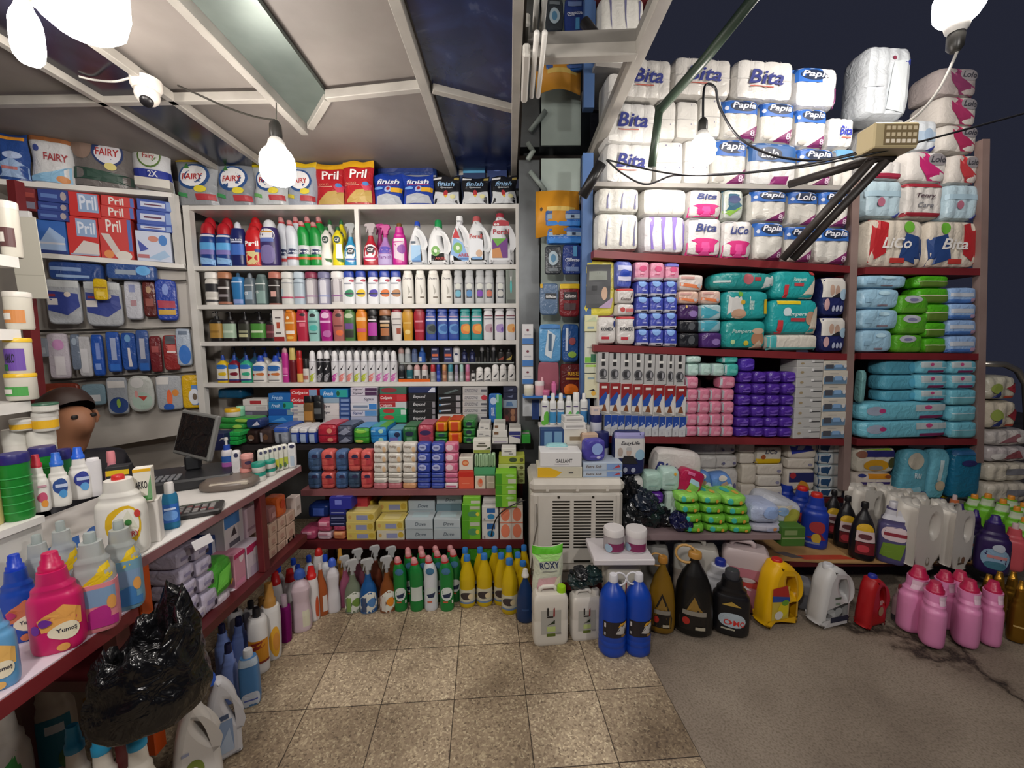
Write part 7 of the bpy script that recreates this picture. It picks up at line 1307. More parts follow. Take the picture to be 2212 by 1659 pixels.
kc.put(1160,1258,1009,1035,Cn('c4c0ae',[P_([(-.98,.02),(-.98,.98),(-.5,.98),(.1,.5),(-.2,.02)],'d8ac20'),R_(.4,.4,.6,.55,'5a5a58')]),'carton','long white carton with yellow end','carton',.14);kc.put(1166,1257,977,1008,Cn('d6d6d6',[T_('GALLANT',.15,.42,.8,.26,'2c2c30'),R_(-.3,.15,.4,.2,'b4b4b8')],[R_(-.5,.4,.4,.6,'c0c0c4')]),'carton','white carton with black lettering','carton',.14)
TR=[R_(-.98,.1,.98,.2,'8aa4c4'),T_('Extra Soft',-.45,.55,.8,.35,'6a5a50','i'),R_(.2,.2,.95,.9,'7a98c8'),P_([(.5,.3),(.9,.5),(.8,.8)],'b0404a')]
for y0,y1 in ((1018,1035),(1000,1017)):kc.put(1259,1345,y0,y1,Cn('aebccc',TR),'tray_box','pale blue tray box','box',.16)
kc.put(1263,1311,950,1001,Bl('4a44a0',[E_(.1,.58,.55,.26,'8fa8e0'),R_(-.6,.2,.7,.3,'6a64c0'),E_(.2,.2,.2,.06,'c8c8e8')],5,0,.006,3),'pad_pack','violet pad pack in the tray box','pad pack',.08,.02,rz=.25)
kc2=Front(YCf+.2,0,'at the back of the air cooler',ctop,.03)
kc2.put(1167,1222,928,1012,Cn('1e3f70',[R_(-.7,.55,-.1,.95,'6a90b0'),R_(.1,.55,.7,.95,'6a90b0'),R_(-.5,.4,-.3,.6,'8a3a38'),R_(.3,.4,.5,.6,'8a3a38'),R_(-.98,.02,.98,.2,'2a62a8')]),'carton','dark blue display carton with two windows','carton',.08,0,snap=True);kc2.put(1223,1268,958,1012,Cn('b9b6b0',[R_(-.7,.6,.2,.7,'7a7a80'),R_(-.7,.3,.5,.4,'9a9aa0')]),'carton','grey white carton pile','carton',.08)
kc2.put(1177,1230,960,1010,Bl('8fc0c4',[],5,0,.003,3),'tissue_pack','aqua tissue pack behind the black lettered carton','tissue pack',.06,-.06,where='')
for i,(x0,x1,y0,y1,c,it) in enumerate(((1218,1268,928,957,'cfcbc0',[R_(-.5,.2,.6,.5,'8a7a60'),E_(.6,.6,.2,.2,'6a5040')]),(1217,1266,913,927,'d8d6d2',[R_(-.8,.3,.8,.6,'a8a6a4')]),(1219,1262,900,912,'d2d0cc',[R_(-.8,.3,.8,.6,'a8a6a4')]))):kc2.put(x0,x1,y0,y1,Cn(c,it,[R_(-.7,.3,.7,.7,'8a8886')]),'medicine_carton','white medicine carton in the leaning pile','carton',.09,0,rz=.05*i,where='on the cooler')
kc2.put(1258,1292,938,972,Cn('c4a890',[E_(-.3,.5,.3,.25,'a05030'),E_(.4,.6,.3,.2,'8a6a58')]),'carton','tan carton with rust spots','carton',.07,-.04,snap=False);kc2.put(1286,1318,936,1010,Jr('b8bcc8','20245c',.42),'cream_jar','white jar with navy lid, lower one','jar',-1,-.02);kc2.put(1277,1302,896,936,Jr('c8ccd8','20245c',.42),'cream_jar','white jar with navy lid, upper one','jar',-1,.04,snap=False)
kc2.put(1277,1296,880,897,Cn('cdbcb4',[R_(-.4,.5,.5,.8,'a8a0a8')]),'carton','pale pink carton above the navy lidded jars','carton',.05,.04,where='',snap=False)
LENS=lambda c,k:[R_(-.9,.1,.9,.55,c),R_(-.6,.62,.6,.68,'6a6a7a')] if k else [E_(.3,.3,.6,.28,c),E_(-.3,.1,.6,.1,c),R_(-.6,.76,.3,.8,'4a3a6a')]
zlb=atY(1220,918,2.4).z;mb=MB();a,b_=atY(1165,918,2.38),atY(1275,918,2.38);mb.box((a.x,2.38,zlb-.02),(b_.x,2.5,zlb),WHITE);mb.box((a.x,2.38,ctop+.002),(a.x+.02,2.4,zlb-.02),WHITE);mb.box((b_.x-.02,2.38,ctop+.002),(b_.x,2.4,zlb-.02),WHITE)
thing('bottle_stand','white stand of small bottles above the air cooler','stand',(0,0,0),mb.mesh('stand'))
lb=Front(2.39,0,'on the white stand over the cooler',zlb)
for x,w,y0,mk,d in ((1178,17,855,B('cyl','d2d4d2',('c',.18,.6,'d8d8d6'),LENS('5fae3a',0)),'white bottle with green swirl'),(1195,16,850,B('cyl','d2d4d4',('c',.24,.55,'dcdcda'),LENS('3a86b8',1)),'white bottle with blue label'),(1212,16,850,B('cyl','d2d4d4',('c',.24,.55,'dcdcda'),LENS('3a86b8',1)),'white bottle with blue label'),(1229,15,855,B('cyl','d2d4d2',('c',.18,.7,'d8d8d6'),LENS('5fae3a',0)),'white bottle with green swirl'),(1245,16,848,B('cyl','d2d4d2',('c',.26,.9,'dcdcda'),LENS('4a9a6a',0)),'white bottle with green swirl'),(1262,17,850,B('cyl','d2d4d4',('c',.2,.5,'dcdcda'),LENS('3a7ab0',1)),'white bottle with blue label')):lb.put(x-w/2,x+w/2,y0,918,mk,'lens_bottle',d,'bottle',-1)
kc3=Front(YCf+.12,0,'',None)
kc3.put(1326,1394,934,1030,Bl('1d2654',[R_(-.98,.86,.98,.99,'8a88b8'),R_(-.95,.42,.95,.86,'cbcac8'),T_('EasyLife',.0,.75,1.2,.09,'2a2a34','i'),E_(-.1,.56,.16,.1,'b8a498'),E_(-.1,.63,.18,.05,'b0b0b0'),E_(-.65,.56,.16,.1,'a89a90'),P_([(-.6,.3),(.5,.3),(.2,.48),(-.4,.48)],'1f2024'),E_(.62,.5,.3,.12,'8ab0c8'),E_(-.3,.16,.14,.06,'a8b0c4'),E_(.2,.16,.14,.06,'a8b0c4')],6,0,.003,2),'diaper_pack','white and navy adult diaper pack beside the air cooler top','diaper pack',.1,snap=False)
kc3.put(1345,1391,1032,1092,Bl('cdccc8',[R_(-.5,.6,.6,.7,'a8a8a4')],6,0,.004,2),'diaper_pack','plain white pack beneath the navy adult diaper pack','diaper pack',.1,snap=False)
# ------------------------------------------------------------------ street shelving: paper goods
Zr=[zline(s) for s in R1];Zq=[zline(s) for s in R2]
RZ1=.1
zga,zgb=atY(1283,392,YR(1283)),atY(1866,402,YR(1866));zgl=lambda X:zga.z+(zgb.z-zga.z)*(X-zga.x)/(zgb.x-zga.x)
r0=Front(YR,RZ1,'on the upper right shelf',Zr[0],.04,lambda X:zgl(X)-.025)
def bita(c='d9d8d4',t='Bita',it=()):return [R_(-1,.49,1,.505,'b4b2b0')]+[R_(u-.006,.02,u+.006,.98,'b4b2b0') for u in (-.5,0,.5)]+[T_(t,0,.55,1.2,.36,'2c3478','i'),R_(-.55,.3,.25,.325,'b0584a')]+list(it)
def blocks(n,m=2,mark='6a6a8a'):return [R_(-1,j/m-.006,1,j/m+.006,'a8a6a4') for j in range(1,m)]+[R_(-1+2*i/n-.006,0,-1+2*i/n+.006,1,'a8a6a4') for i in range(1,n)]+[E_(-1+(2*i+1.3)/n,(j+.75)/m,.035,.025,mark) for i in range(n) for j in range(m)]
def papia(t='Papia'):return [R_(-1,.62,1,.98,'2a62b4'),E_(.1,.8,.75,.13,'1d2a44'),T_(t,.1,.8,1.3,.2,'e0e2ea','i'),E_(-.82,.74,.1,.05,'c8d0e0'),P_([(-.2,.02),(.98,.02),(.98,.38)],'7a2a62'),T_('8',.6,.14,.25,.14,'d8c0d4'),E_(-.55,.12,.25,.06,'b8b4ae')]
def pinkroll(t):return [P_([(-1,.02),(1,.02),(1,.36),(.5,.44),(0,.46),(-.5,.44),(-1,.34)],'d02a7c'),P_([(-.3,.04),(.3,.04),(.2,.36),(-.2,.36)],'e0509a'),T_(t,0,.72,1.2,.2,'34407c','i'),R_(-.9,.92,-.4,.94,'8a8a90')]
def rp_(x0,x1,y0,y1,c,it,d,n=0,dep=.2,nm='toilet_paper',cat='toilet paper',p=7,lv=0,fr=None,dy=0.0,wr=.004,**kw):
 x0,x1=(max(x0,1868),min(x1,2116)) if x0>1840 else (x0,min(x1,1836 if y0>385 else 1845))
 return (fr or r0).put(x0,x1,y0,y1,Bl(c,it,p,n,wr,int(x0) %13,(),lv),nm,d,cat,dep,dy,**kw)
WV=[P_([(u-.05,.15),(u+.05,.12),(u+.04,.5),(u+.1,.85),(u,.6)],'6a6a90') for u in (-.55,.1,.72)]
PV=[P_([(u-.1,.95),(u+.14,.95),(u+.02,.5),(u+.12,.1),(u,.1),(u-.06,.5)],'8a72c8') for u in (-.62,-.1,.42,.9)]
rp_(1288,1382,458,540,'dbdad4',WV,'white facial tissue block with three ripple marks',3,nm='tissue_pack',cat='tissue pack');rp_(1290,1384,380,457,'cfcec8',WV,'white facial tissue block with three ripple marks',3,nm='tissue_pack',cat='tissue pack')
rp_(1388,1482,464,547,'dcdae0',PV,'white tissue block with violet waves',4,nm='tissue_pack',cat='tissue pack');rp_(1387,1486,396,463,'d6d4ce',[R_(-.3,.0,-.28,1,'b8b6b0'),R_(.3,.0,.32,1,'b8b6b0')],'plain white tissue block above the violet waved one',0,nm='tissue_pack',cat='tissue pack',where='')
rp_(1484,1560,468,550,'d6d3d2',pinkroll('Bita'),'white and pink toilet roll pack',2);rp_(1488,1561,392,467,'cfccca',pinkroll('Bita'),'white and pink toilet roll pack',2);rp_(1562,1626,474,552,'d6d3d2',pinkroll('LiCo'),'white and pink toilet roll pack',2)
rp_(1563,1606,408,472,'b8c0b8',[P_([(-1,.98),(1,.98),(1,.5),(-.4,.18),(-1,.3)],'1f5a74'),P_([(-1,.3),(-.4,.18),(1,.5),(1,.44),(-.4,.1),(-1,.22)],'7aa83a'),E_(0,.65,.6,.13,'2a3a6c')],'teal and white napkin pack',0,nm='napkin_pack',cat='napkin pack')
for x0,x1,y0,y1,t in ((1629,1694,478,556,'Papia'),(1695,1758,487,561,'Papia'),(1759,1850,490,567,'Papia'),(1623,1701,396,476,'Papia'),(1703,1767,403,485,'Lolo'),(1768,1860,408,488,'Papia')):rp_(x0,x1,y0,y1,'d4d2cc',papia(t),'blue banded kitchen roll pack under the grey shelf',3 if x1-x0>70 else 2,where='')
r00=Front(lambda x:YR(x)+.02,RZ1,'',zgl,.07)
def up(x0,x1,y0,y1,c,it,d,n=0,**kw):return rp_(x0,x1,y0,y1,c,it,d,n,fr=r00,**kw)
up(1308,1414,308,390,'d0cfcc',bita(),'white tissue bale lettered in navy, just above the grey shelf',4,nm='tissue_bale',cat='tissue bale',p=9);up(1416,1476,303,390,'d2d0cc',blocks(2),'white block pile over the grey shelf, lower left',0,nm='tissue_bale',cat='tissue bale',p=9);up(1477,1535,300,390,'d2d0cc',blocks(2),'white block pile right behind the hanging bulb',0,nm='tissue_bale',cat='tissue bale',p=9)
up(1536,1614,298,392,'d2d0ca',papia(),'blue banded roll pack just right of the hanging bulb',3);up(1615,1724,306,396,'d0d0d0',[R_(-1,.55,1,.98,'2a5a94'),E_(-.2,.72,.5,.15,'1f2c44'),T_('Lolo',-.2,.72,.7,.2,'dcdce2','i'),P_([(-.2,.02),(.6,.02),(.6,.22),(0,.2)],'84286a')],'wide blue roll pack with white bow',4);up(1722,1800,318,399,'d4d2cc',papia(),'blue banded roll pack left of the bracket',3);up(1801,1862,318,400,'d4d2cc',[P_([(0,.02),(.98,.02),(.98,.3)],'7a2a62'),R_(-.9,.7,.9,.95,'6aa0cc')],'pale roll pack behind the bracket arm',2)
up(1310,1420,220,307,'cfcecb',bita(),'white tissue bale lettered in navy, middle of three',4,nm='tissue_bale',cat='tissue bale',p=9);up(1422,1460,214,302,'d0cec9',blocks(1),'narrow white block pile behind the green pole',0,nm='tissue_bale',cat='tissue bale',p=9);up(1461,1508,216,299,'d0cec9',blocks(1),'narrow white block pile left of the bulb socket',0,nm='tissue_bale',cat='tissue bale',p=9);up(1510,1557,208,299,'d6d4ce',blocks(1),'narrow white block pile right of the bulb socket',0,nm='tissue_bale',cat='tissue bale',p=9)
up(1560,1640,212,297,'d2d0ca',papia(),'blue banded roll pack in the third tier',3);up(1641,1716,218,305,'d2d0ca',papia(),'blue banded roll pack in the third tier',3);up(1717,1786,232,317,'d6d4d0',papia(),'blue banded roll pack in the third tier',3);up(1788,1878,252,317,'dcdcdc',[T_('Bita',.3,.55,.9,.3,'3a44b0','i'),R_(0,.3,.7,.34,'c86a5a')],'bright white bale with blue lettering by the junction box',4,nm='tissue_bale',cat='tissue bale')
up(1345,1452,124,219,'c6c3be',bita(),'white tissue bale lettered in navy, top of three',4,nm='tissue_bale',cat='tissue bale',p=9);up(1454,1582,122,212,'c8c5c0',bita('c8','Bita'),'white tissue bale lettered in navy behind the green pole',4,nm='tissue_bale',cat='tissue bale',p=9);up(1588,1716,128,217,'cfcdca',bita('c8','Bita'),'white tissue bale lettered in navy left of the top roll pack',4,nm='tissue_bale',cat='tissue bale',p=9);up(1717,1810,142,231,'d6d6d8',[R_(-1,.6,.2,.98,'2a62b4'),E_(-.2,.78,.6,.13,'1d2a44'),T_('Papia',-.1,.78,1.3,.2,'e0e2ea','i'),R_(.8,.05,1,.5,'b04a90')],'topmost roll pack against the night sky',4,where='')
r2=Front(lambda x:YR(x)+.02,RZ1,'on the far right unit',Zq[0],.05)
def r2p(x0,x1,y0,y1,c,it,d,n=0,**kw):return rp_(x0,x1,y0,y1,c,it,d,n,fr=r2,where='',**kw)
GO=lambda t,s:[P_([(-.9*s,.1),(-.35*s,.3),(-.3*s,.9),(-.85*s,.98)],'b0262c'),P_([(.1*s,.2),(.9*s,.05),(.98*s,.6),(.3*s,.7)],'28447c'),E_(.4*s,.82,.18,.12,'6ab03a'),T_(t,0,.5,1.0,.22,'e4e2e0','i'),R_(-.2,.1,.3,.2,'b83a34')]
r2p(1862,1996,470,577,'cfc6b8',GO('LiCo',1),'large red and blue splashed tissue bale, left one',6,lv=2,nm='tissue_bale',cat='tissue bale');r2p(1998,2130,474,579,'cfc6b8',GO('Bita',-1),'large blue and red splashed tissue bale, right one',6,lv=2,nm='tissue_bale',cat='tissue bale')
TW=lambda c:[P_([(-.5,.98),(.0,.98),(.15,.6),(.98,.2),(.98,.02),(.1,.04),(-.4,.5)],c),E_(.45,.72,.45,.2,'8a868a'),T_('Lolo',.45,.72,.7,.2,'3c3c44','i')]
LB=[R_(-.98,.55,.98,.7,'a8c4d4'),E_(-.2,.4,.2,.12,'b06a80'),P_([(.5,.02),(.98,.02),(.98,.2)],'3a48a0')]
r2p(1866,1950,387,468,'b4ccd8',LB,'pale blue nappy pack over the red and blue bale',3,nm='nappy_pack',cat='nappy pack');r2p(1951,2040,392,470,'d0ccc8',[R_(-.98,.85,.98,.95,'9a2a38'),R_(-.98,.05,.98,.15,'9a2a38'),T_('Tenry',0,.6,1.0,.16,'5a4a50','i'),T_('Care',0,.36,.8,.14,'7a7a80','i')],'white pack with two crimson stripes',4,nm='tissue_bale',cat='tissue bale');r2p(2041,2130,396,472,'b4ccd8',LB,'pale blue nappy pack at the outer edge',3,nm='nappy_pack',cat='nappy pack')
r2p(1882,1952,345,386,'d2cfcd',[R_(-.9,.05,.9,.3,'9a2a44')],'white pack with crimson foot below the junction box',3,nm='tissue_bale',cat='tissue bale');r2p(1955,2048,325,391,'d6d2ce',TW('b8286c'),'white roll pack with magenta swirl beside the junction box',2);r2p(2050,2128,332,395,'d2ccc6',TW('b83a40'),'white roll pack with red swirl at the outer edge',2)
r2p(1958,2028,256,324,'d0d6dc',[R_(-.8,.3,.8,.6,'b4c8dc'),E_(.3,.5,.3,.2,'9ab0c8'),P_([(.3,.02),(.9,.02),(.9,.2)],'3a48a0')],'white and pale blue pack right of the junction box',3,nm='nappy_pack',cat='nappy pack');r2p(2030,2124,268,331,'cfcac4',TW('a02c54'),'white roll pack with plum swirl, third from the top',2);r2p(2026,2120,206,267,'c6c0ba',TW('98305a'),'white roll pack with plum swirl, second from the top',2);r2p(2024,2118,143,205,'a49a98',TW('7a3458'),'dim white roll pack topping the outer stack',2)
r2p(1843,1966,92,250,'c6ccd2',[P_([(-.1,.1),(.95,.05),(.95,.8),(.1,.75)],'d8e0e4'),P_([(.6,.75),(.98,.7),(.98,.85)],'3a48a0'),E_(.1,.8,.08,.03,'8a3a50'),R_(-.98,.4,-.3,.42,'b4bac0')],'tall pale bale standing on top against the night sky',4,nm='tissue_bale',cat='tissue bale',lv=3,snap=False);r2p(1880,1957,252,343,'d2d2d2',[R_(-.6,.5,.6,.56,'b4b4b4')],'white bale hidden behind the junction box',3,nm='tissue_bale',cat='tissue bale',dy=.1,snap=False)
# ---- second level
r1=Front(YR,RZ1,'on the second right shelf',Zr[1],.04,lambda X:Zr[0](X)-.042)
def sp(x0,x1,y0,y1,c,it,d,dep=.12,nm='pad_pack',cat='pad pack',p=6,wr=.004,fr=None,**kw):
 x0,x1=(max(x0,1858),min(x1,2112)) if x0>1840 else (x0,min(x1,1827))
 return (fr or r1).put(x0,x1,y0,y1,Bl(c,it,p,0,wr,int(x0+y0) %11),nm,d,cat,dep,**kw)
KX=[T_('KOMEX',0,.55,1.4,.13,'3a3a40'),R_(-.6,.18,.2,.28,'b82a3a'),E_(.85,.75,.2,.12,'2c3a78')]
sp(1291,1331,684,744,'d0cdca',KX,'white pad bag with navy dot');sp(1332,1373,682,747,'d3d0ce',KX+[R_(-.98,.9,.98,.98,'b83038')],'white pad bag with red top edge')
sp(1333,1371,656,681,'d0ccca',[E_(-.4,.5,.3,.2,'b83a3a'),R_(0,.3,.9,.6,'c86a6a')],'white and red flat pad pack');sp(1333,1371,622,655,'cdc9c6',[R_(-.98,.82,.98,.98,'c03a34'),T_('Komex',0,.3,1.2,.2,'5a4a4a','i'),P_([(.5,.4),(.7,.4),(.7,.8)],'4a2a2a')],'white pad pack with scarlet rim');sp(1331,1366,560,621,'5060b8',[R_(-.8,.6,.8,.8,'c0c4e4'),E_(0,.5,.6,.15,'2a4ab8'),R_(-.8,.25,.8,.4,'d0d0e8')],'crumpled blue and white pad bag',wr=.012)
for i,(x0,x1) in enumerate([(1371,1403),(1404,1436),(1437,1468)]):
 sp(x0,x1,557+3*i,606,'d890ac',[R_(-.98,.02,.98,.16,'d8d0d4'),E_(.1,.62,.5,.15,'d0487c'),R_(-.3,.3,.3,.36,'c85a80')]+([R_(-.98,.78,.98,.98,'6a6ac0')] if i==2 else []),'pink pad pack with rose disc',.1)
for j,(y0,y1) in enumerate([(711,743),(676,710),(641,675),(607,640)]):
 for i,(x0,x1) in enumerate([(1374,1403),(1404,1434),(1435,1464)]):sp(x0,x1,y0,y1,'4450b0',[R_(-.98,.02,.98,.2,'c8c8d4'),R_(-.2,.06,.6,.14,'3a3a44'),E_(-.1,.85,.6,.22,'7fa8e4'),R_(-.1,.36,.5,.44,'a8b0e0')],'blue pad pack with pale crescent',.1,where='in the grid')
OR=[P_([(-.9,.3),(.8,.1),(.9,.3),(-.9,.5)],'d87a4a'),E_(.6,.3,.15,.12,'b0b4bc'),R_(-.8,.7,.2,.85,'c89a94')]
for x0,x1,y0,y1,c,it,d in ((1466,1512,692,718,'202228',[E_(.2,.5,.3,.3,'4a4e54')],'black pad pack, lower left'),(1466,1512,719,746,'202228',[E_(.2,.5,.3,.3,'4a4e54')],'black pad pack, lowest left'),(1466,1511,657,690,'44295c',[E_(.4,.4,.4,.2,'8a70b0'),E_(-.3,.85,.1,.1,'c8a860')],'deep purple pad pack by the peach ones'),(1465,1511,628,656,'cfae9e',OR,'peach pad pack with orange stripe'),(1465,1521,592,627,'d4ccc8',OR,'peach pad pack with orange stripe, tilted upper one'),(1514,1561,718,749,'4c2f70',[E_(.4,.4,.4,.2,'8a70b0')],'deep purple pad pack beside the lowest nappies'),(1513,1559,691,717,'8ab4c0',[P_([(-.9,.1),(-.2,.1),(.8,.9),(-.9,.9)],'3a9ab0')],'aqua and white pad pack'),(1513,1559,657,690,'a4c0c8',[P_([(-.9,.1),(-.2,.1),(.8,.5),(-.9,.9)],'3a9ab0')],'aqua and white pad pack'),(1513,1559,627,656,'d0b4a8',OR,'peach pad pack with orange stripe, right one')):sp(x0,x1,y0,y1,c,it,d,.11)
PAM=[R_(-.98,.02,.98,.1,'2a8a8c')]
sp(1562,1657,691,751,'2a9a98',[T_('Pampers',-.2,.6,.9,.16,'b8d8d4','i'),E_(.55,.35,.3,.25,'a8785a'),E_(.55,.62,.28,.1,'c4a890'),P_([(.2,.02),(.9,.02),(.6,.3)],'b8a490'),E_(-.6,.25,.1,.08,'b8d8a0'),E_(0,.2,.12,.09,'c8b83a')],'teal nappy pack, lowest left',.14,'nappy_pack','nappy pack');sp(1563,1661,627,690,'2a9a9c',[P_([(-.85,.04),(-.1,.1),(-.3,.96),(-.8,.96)],'d0d0ce'),E_(-.35,.2,.32,.17,'c09a80'),E_(-.3,.88,.1,.09,'6aa83a'),('T','Pampers',.2,.5,.2,.6,'cfe4e0'),E_(-.2,.6,.1,.08,'d0a838'),R_(.75,.2,.9,.7,'d0b020')],'teal nappy pack with baby face on its side',.14,'nappy_pack','nappy pack');sp(1543,1681,586,626,'2a8e8e',[E_(.05,.6,.16,.3,'b05a64'),R_(.25,.5,.45,.7,'b03a40'),P_([(.5,.1),(.95,.3),(.9,.8),(.6,.7)],'c0c8c8'),R_(-.98,.4,-.5,.5,'b8c8c8')],'long teal nappy pack lying on top',.16,'nappy_pack','nappy pack',p=4)
sp(1658,1771,722,757,'d2cdc2',[R_(-.98,.05,-.7,.95,'3aa0a4'),R_(-.98,.02,.98,.2,'5a9a98')],'white ended nappy pack, lowest right',.15,'nappy_pack','nappy pack');sp(1662,1769,646,721,'27a0a4',[R_(-.75,.85,.2,.95,'d8bc18'),T_('Pampers',0,.56,.9,.14,'d0e4e4','i'),E_(-.35,.64,.16,.12,'d0e0e4'),E_(.62,.45,.2,.2,'b89078'),R_(-.2,.36,.4,.46,'b03c44'),P_([(-.75,.02),(-.5,.02),(-.5,.4),(-.7,.4)],'c0363c'),P_([(.5,.02),(.98,.02),(.98,.8),(.75,.7)],'c8bfae')],'teal nappy pack with yellow strip',.15,'nappy_pack','nappy pack');sp(1672,1764,577,645,'27a0a2',[T_('Pampers',.15,.66,.6,.2,'b8dcd4','i'),R_(-.1,.44,.35,.56,'b84048'),P_([(-.6,.04),(-.4,.04),(-.35,.5),(-.55,.5)],'c0363c'),P_([(.2,.02),(.98,.02),(.98,.8),(.6,.4)],'ccc4b4'),E_(.8,.92,.2,.1,'b04040')],'teal nappy pack, upper right',.15,'nappy_pack','nappy pack')
EL=[R_(-.95,.48,.95,.96,'cfccc6'),E_(-.3,.66,.2,.14,'b89a88'),E_(.15,.64,.2,.14,'b09484'),P_([(-.3,.48),(.5,.48),(.3,.6)],'1e1f26'),E_(.65,.55,.3,.14,'9cb8cc'),E_(-.65,.3,.2,.15,'c09a9c'),E_(-.1,.2,.12,.08,'a8b0c8'),E_(.2,.2,.12,.08,'a8b0c8'),E_(.5,.2,.12,.08,'a8b0c8')]
sp(1773,1846,684,762,'232a5c',EL,'navy and white adult diaper pack on the right shelf',.14,'diaper_pack','diaper pack');sp(1775,1848,597,683,'232a5c',EL,'navy and white adult diaper pack on the right shelf',.14,'diaper_pack','diaper pack',where='')
q1=Front(YR,RZ1,'on the far right unit',Zq[1],.05,lambda X:Zq[0](X)-.042)
def qp(*a,**k):return sp(*a,fr=q1,nm='wipes_pack',cat='wipes pack',**k)
for i,(x0,x1,y0,y1) in enumerate([(1853,1931,712,762),(1856,1946,667,711),(1857,1946,622,666),(1857,1967,572,621)]):qp(x0,x1,y0,y1,'9cc4dc',[E_(.1,.75,.3,.1,'b8dcec'),R_(-.2,.12,.3,.2,'8a7a84'),R_(-.8,.3,-.5,.5,'8ab0c8')],'light blue bag of wipes',.14,p=5,wr=.008)
GW=[E_(-.2,.75,.6,.2,'b0b4c0'),R_(-.9,.04,.9,.3,'5a9a2c'),E_(-.2,.72,.3,.08,'7a7aa0')]
for x0,x1,y0,y1 in ((1934,1995,722,762),(1942,2006,678,721),(1945,2010,636,677)):qp(x0,x1,y0,y1,'55a028',GW,'green wipes pack with grey oval',.13)
GB=[R_(-.95,.48,.95,.54,'c8c8a8'),R_(-.9,.06,.9,.46,'5a7a2c')]
for x0,x1,y0,y1 in ((1997,2046,729,762),(1998,2046,696,728),(2000,2053,656,695),(1984,2052,621,655),(1984,2053,586,620)):qp(x0,x1,y0,y1,'4fa820',GB,'bright green wipes pack with cream line',.13)
for x0,x1,y0,y1 in ((2047,2124,724,764),(2047,2124,690,723),(2050,2122,655,689),(2050,2121,620,654)):qp(x0,x1,y0,y1,'8fb0dc',[R_(-.9,.4,.7,.65,'c0c8d4'),R_(-.98,.04,.98,.24,'4a78c0'),R_(.5,.1,.9,.3,'b090a8')],'periwinkle wipes pack',.13)
# ---- third level
r3=Front(YR,RZ1,'on the third right shelf',Zr[2],.04,lambda X:Zr[1](X)-.042)
KN=[R_(-.25,.78,.25,.99,'1e1e20'),R_(-.4,.7,.4,.78,'d8d8d4'),R_(-.3,.56,.3,.7,'1e1e20'),E_(0,.3,.75,.16,'55565a'),E_(-.1,.3,.4,.1,'2a2a2e'),E_(.3,.3,.2,.1,'9a9aa0'),R_(-.6,.12,.6,.14,'3a3a3e')]
KR=[R_(-.98,.7,.98,.99,'8a1c20'),P_([(-.98,.98),(.98,.98),(.98,.66),(-.98,.44)],'8a1c20'),R_(-.5,.82,.5,.89,'d8d2cc'),P_([(-.95,.3),(.0,.32),(.6,.62),(.3,.72),(-.95,.48)],'1f4aa0'),P_([(-.5,.12),(.5,.1),(.2,.32),(-.1,.32)],'7a4a2c'),P_([(-.95,.03),(.9,.03),(-.95,.14)],'9a9a98')]
KB=[R_(-.98,.44,.98,.99,'1b449a'),E_(.1,.55,.4,.14,'8fa4d0'),E_(.1,.52,.25,.1,'1b449a'),P_([(-.98,.44),(.98,.6),(.98,.4),(-.98,.3)],'c0c4cc'),R_(-.2,.1,.1,.25,'a0a0a8')]
for i in range(12):r3.put(1305+i*14.7,1319+i*14.7,896+i*.4,941,Cn('bdbfc2',KB),'bandage_box','small blue and white bandage box in the lowest row','box',.1,where='')
for i in range(8):r3.put(1293+i*23.6,1316+i*23.6,826+i*1.0,895,Cn('d2d0cc',KR),'knee_box','red, white and blue knee brace box','box',.1)
for i,(x0,x1) in enumerate([(1291,1314),(1315,1339),(1340,1365),(1366,1390),(1391,1414),(1415,1439),(1440,1455),(1456,1479)]):r3.put(x0,x1,754+i*.9,825+i*.9,Cn('b0b0b0',KN),'brace_box','silver knee brace box with black window','box',.1)
PD=lambda c:[R_(-.98,.1,-.82,.9,'b8ccd0'),P_([(-.5,.3),(.5,.25),(.6,.5),(-.3,.55)],c)]
for j,(y0,y1) in enumerate([(921,945),(894,920),(867,893),(840,866)]):
 for i in range(4):sp(1482+i*26.2+j*.6,1507+i*26.2+j*.6,y0,y1,'d4809a',PD('dc9cb0'),'pink pad cube',.1,'pad_cube','pad pack',5,fr=r3)
sp(1483,1510,813,839,'d4809a',PD('dc9cb0'),'pink pad cube on the left end of its heap',.1,'pad_cube','pad pack',5,fr=r3,where='');sp(1558,1590,813,839,'d4809a',PD('dc9cb0'),'pink pad cube on the right end of its heap',.1,'pad_cube','pad pack',5,fr=r3,where='')
for x0,x1 in ((1484,1511),(1512,1538),(1539,1566)):sp(x0,x1,785,812,'b4d4cc',PD('c4e0da'),'pale mint pad cube',.1,'pad_cube','pad pack',5,fr=r3)
sp(1482,1518,755,784,'bcdad4',PD('cae4de'),'rounded pale mint pad cube on top',.1,'pad_cube','pad pack',4,fr=r3);sp(1567,1597,785,812,'4ab8b0',PD('6acac0'),'turquoise pad cube',.1,'pad_cube','pad pack',5,fr=r3);sp(1563,1597,760,784,'4ab8b0',PD('6acac0'),'turquoise pad cube',.1,'pad_cube','pad pack',5,fr=r3)
for j,(y0,y1) in enumerate([(924,946),(902,923),(877,901),(853,876),(828,852),(803,827)]):
 for i in range(4):sp(1589+i*31.5+j*1.6,1620+i*31.5+j*1.6,y0,y1,'4b2a92',[P_([(-.6,.5),(.4,.7),(.6,.55),(-.2,.4)],'6a48b0'),R_(-.5,.2,.5,.3,'7a60bc')],'violet pad roll',.1,'pad_roll','pad pack',4,.006,fr=r3)
sp(1600,1634,764,802,'4c30a4',[P_([(-.6,.3),(.4,.4),(.6,.55),(-.2,.5)],'6a50c0')],'single violet pad roll topping the heap',.1,'pad_roll','pad pack',4,.006,fr=r3,where='')
